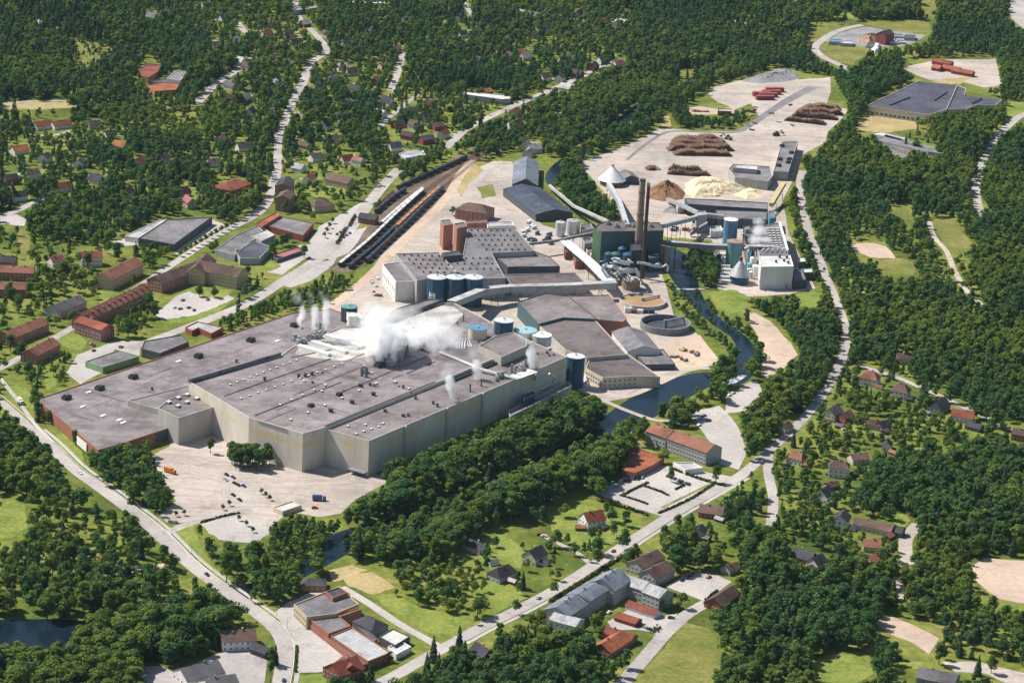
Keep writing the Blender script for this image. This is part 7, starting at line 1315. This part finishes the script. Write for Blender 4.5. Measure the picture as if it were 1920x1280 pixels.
def forest(name, label, sel):
    n = int(sel.sum()); me = bpy.data.meshes.new(name); co = np.stack([X[sel], Y[sel], np.zeros(n)], 1).astype(np.float32); me.vertices.add(n); me.vertices.foreach_set('co', co.ravel())
    mh = np.array([KIND[k][3] for k in kidx[sel]]); s = hgt[sel]/mh
    a = me.attributes.new('tidx', 'INT', 'POINT'); a.data.foreach_set('value', kidx[sel].astype(np.int32)); a = me.attributes.new('tscl', 'FLOAT_VECTOR', 'POINT'); a.data.foreach_set('vector', np.stack([s*wid[sel], s*wid[sel], s], 1).astype(np.float32).ravel())
    a = me.attributes.new('trot', 'FLOAT_VECTOR', 'POINT'); a.data.foreach_set('vector', np.stack([rngk.uniform(-.06, .06, n), rngk.uniform(-.06, .06, n), rngk.uniform(0, 6.28, n)], 1).astype(np.float32).ravel())
    o = link(name, me); tag(o, label, 'forest', kind='stuff')
    ng = bpy.data.node_groups.new(name, 'GeometryNodeTree'); ng.interface.new_socket('Geometry', in_out='INPUT', socket_type='NodeSocketGeometry'); ng.interface.new_socket('Geometry', in_out='OUTPUT', socket_type='NodeSocketGeometry')
    gi = ng.nodes.new('NodeGroupInput'); go = ng.nodes.new('NodeGroupOutput'); ip = ng.nodes.new('GeometryNodeInstanceOnPoints'); ci = ng.nodes.new('GeometryNodeCollectionInfo'); ci.inputs['Collection'].default_value = protos; ci.inputs['Separate Children'].default_value = True; ci.inputs['Reset Children'].default_value = True
    def at(nm, ty): q = ng.nodes.new('GeometryNodeInputNamedAttribute'); q.data_type = ty; q.inputs['Name'].default_value = nm; return q.outputs['Attribute']
    Lk = ng.links.new; Lk(gi.outputs[0], ip.inputs['Points']); Lk(ci.outputs[0], ip.inputs['Instance']); ip.inputs['Pick Instance'].default_value = True
    Lk(at('tidx', 'INT'), ip.inputs['Instance Index']); Lk(at('tscl', 'FLOAT_VECTOR'), ip.inputs['Scale']); Lk(at('trot', 'FLOAT_VECTOR'), ip.inputs['Rotation']); Lk(ip.outputs[0], go.inputs[0])
    md = o.modifiers.new('trees', 'NODES'); md.node_group = ng; return n
nb_ = forest('broadleaf_forest', 'dense broadleaf woods spread over the valley and gardens', rest & isb)
nn_ = forest('conifer_forest', 'dark spruce and pine woods mixed through the valley', rest & ~isb)
print('TREES', X.size, nb_, nn_)
# ---------------------------------------------------------------- steam
def steam_mat(name, dens, scale, edge=1.6, thr=.35, col=(.95, .95, .97)):
    m = bpy.data.materials.new(name); m.use_nodes = True; t = m.node_tree; t.nodes.remove(t.nodes['Principled BSDF'])
    tc = t.nodes.new('ShaderNodeTexCoord'); mp = t.nodes.new('ShaderNodeMapping'); t.links.new(tc.outputs['Object'], mp.inputs[0])
    gr = t.nodes.new('ShaderNodeTexGradient'); gr.gradient_type = 'SPHERICAL'; t.links.new(mp.outputs[0], gr.inputs[0])
    g = t.nodes.new('ShaderNodeNewGeometry'); nz = _noise(t, g.outputs['Position'], scale, 4, .62)
    def mth(op, *v):
        n = t.nodes.new('ShaderNodeMath'); n.operation = op
        for i, q in enumerate(v):
            if isinstance(q, (int, float)): n.inputs[i].default_value = q
            else: t.links.new(q, n.inputs[i])
        return n.outputs[0]
    a = mth('MULTIPLY', gr.outputs['Fac'], edge); b_ = mth('SUBTRACT', nz, .5); c = mth('MULTIPLY', b_, 4.2); d = mth('SUBTRACT', mth('ADD', a, c), thr)
    e = mth('MULTIPLY', mth('MINIMUM', mth('MAXIMUM', d, 0.0), 1.0), dens)
    pv = t.nodes.new('ShaderNodeVolumePrincipled'); pv.inputs['Color'].default_value = (*col, 1); pv.inputs['Anisotropy'].default_value = 0; t.links.new(e, pv.inputs['Density']); t.links.new(pv.outputs[0], t.nodes['Material Output'].inputs['Volume'])
    MT[name] = m
steam_mat('steam_thick', .085, .055, 2.0, .72, (1, 1, 1)); steam_mat('steam_thin', .05, .065, 1.8, .66, (1, 1, 1)); steam_mat('steam_wisp', .16, .14, 2.0, .62, (1, 1, 1)); steam_mat('steam_jet', .3, .13, 2.6, .5, (1, 1, 1))
def ellipsoid():
    b = MB(); n, k = 16, 10
    for j in range(k+1):
        ph = math.pi*j/k
        for i in range(n): a = 2*math.pi*i/n; b.v.append((math.sin(ph)*math.cos(a), math.sin(ph)*math.sin(a), math.cos(ph)))
    for j in range(k):
        for i in range(n): i2 = (i+1) % n; b.f.append((j*n+i, (j+1)*n+i, (j+1)*n+i2, j*n+i2)); b.m.append(0)
    return b
EL = {}
def puff(label, parts):
    p0 = P(parts[0][0], parts[0][1], parts[0][2]); o = root('steam_plume', label, 'steam', p0)
    for x, y, z, rx, ry, rz_, rot, mat in parts:
        if mat not in EL: EL[mat] = ellipsoid().mesh('steam', mat)
        q = link('puff', EL[mat], o, P(x, y, z)-p0); q.scale = (rx, ry, rz_); q.rotation_euler = rot
J, TH, TN, WS = 'steam_jet', 'steam_thick', 'steam_thin', 'steam_wisp'
puff('large white steam cloud drifting over the middle of the mill roof', [(702, 616, 46, 24, 34, 19, (0, 0, 0), TH), (745, 624, 39, 40, 46, 12, (0, .12, 0), TH), (790, 630, 38, 34, 44, 10, (0, .1, 0), TH), (825, 626, 40, 34, 40, 12, (0, .1, 0), TN), (735, 592, 42, 36, 30, 12, (0, 0, 0), TN), (700, 590, 58, 20, 26, 16, (0, .3, 0), TN), (676, 636, 38, 36, 34, 11, (0, 0, 0), TN), (720, 640, 42, 14, 14, 14, (0, 0, 0), J)])
puff('steam jet rising from the dark fan row under the big cloud', [(710, 655, 40, 5.5, 5.5, 18, (0, -.1, 0), J), (738, 662, 37, 4.5, 4.5, 13, (0, .1, 0), J), (690, 662, 36, 3.5, 3.5, 10, (0, -.1, 0), J)])
for x, l in ((566, 'left one of three thin steam columns at the back of the mill'), (592, 'middle one of three thin steam columns at the back of the mill'), (612, 'right one of three thin steam columns at the back of the mill')):
    puff(l, [(x-1, 592, 46, 4.2, 4.2, 15, (0, 0, 0), J), (x-6, 560, 60, 8, 6, 12, (0, -.5, 0), TN)])
puff('small steam plume at the river edge of the mill roof', [(846, 726, 36, 4.5, 4.5, 12, (0, -.3, 0), J), (834, 696, 46, 10, 8, 9, (0, -.5, 0), TN)])
puff('steam plume crossing the white air duct on the mill roof', [(894, 690, 34, 5, 5, 12, (0, -.2, 0), J), (886, 664, 44, 8, 7, 9, (0, -.3, 0), TN)])
puff('tall bright steam column beside the raised roof box', [(996, 665, 36, 5, 5, 17, (0, -.1, 0), J), (984, 628, 50, 11, 9, 10, (0, -.4, 0), TN)])
puff('white steam bank over the pulp plant hall', [(1424, 432, 20, 11, 14, 6, (0, 0, 0), WS), (1414, 448, 18, 10, 14, 5, (0, 0, 0), WS), (1432, 448, 18, 9, 10, 4, (0, 0, 0), WS), (1420, 416, 23, 8, 9, 5, (0, 0, 0), WS)])
puff('faint smoke wisp above the twin chimneys', [(1222, 338, 92, 9, 9, 8, (0, .6, 0), TN), (1240, 312, 104, 10, 9, 16, (0, .5, 0), TN)])

# ---------------------------------------------------------------- summer air
hz = MB(); hz.box((0, 940, 345), (5400, 6700, 692)); ho = hz.obj('haze', [], None, (0, 0, 0)); tag(ho, 'thin blue summer haze filling the valley', kind='stuff')
hm = bpy.data.materials.new('haze'); hm.use_nodes = True; t = hm.node_tree; t.nodes.remove(t.nodes['Principled BSDF']); pv = t.nodes.new('ShaderNodeVolumePrincipled')
pv.inputs['Color'].default_value = (.55, .76, 1, 1); pv.inputs['Density'].default_value = .00001; pv.inputs['Anisotropy'].default_value = .2; t.links.new(pv.outputs[0], t.nodes['Material Output'].inputs['Volume']); ho.data.materials.append(hm)
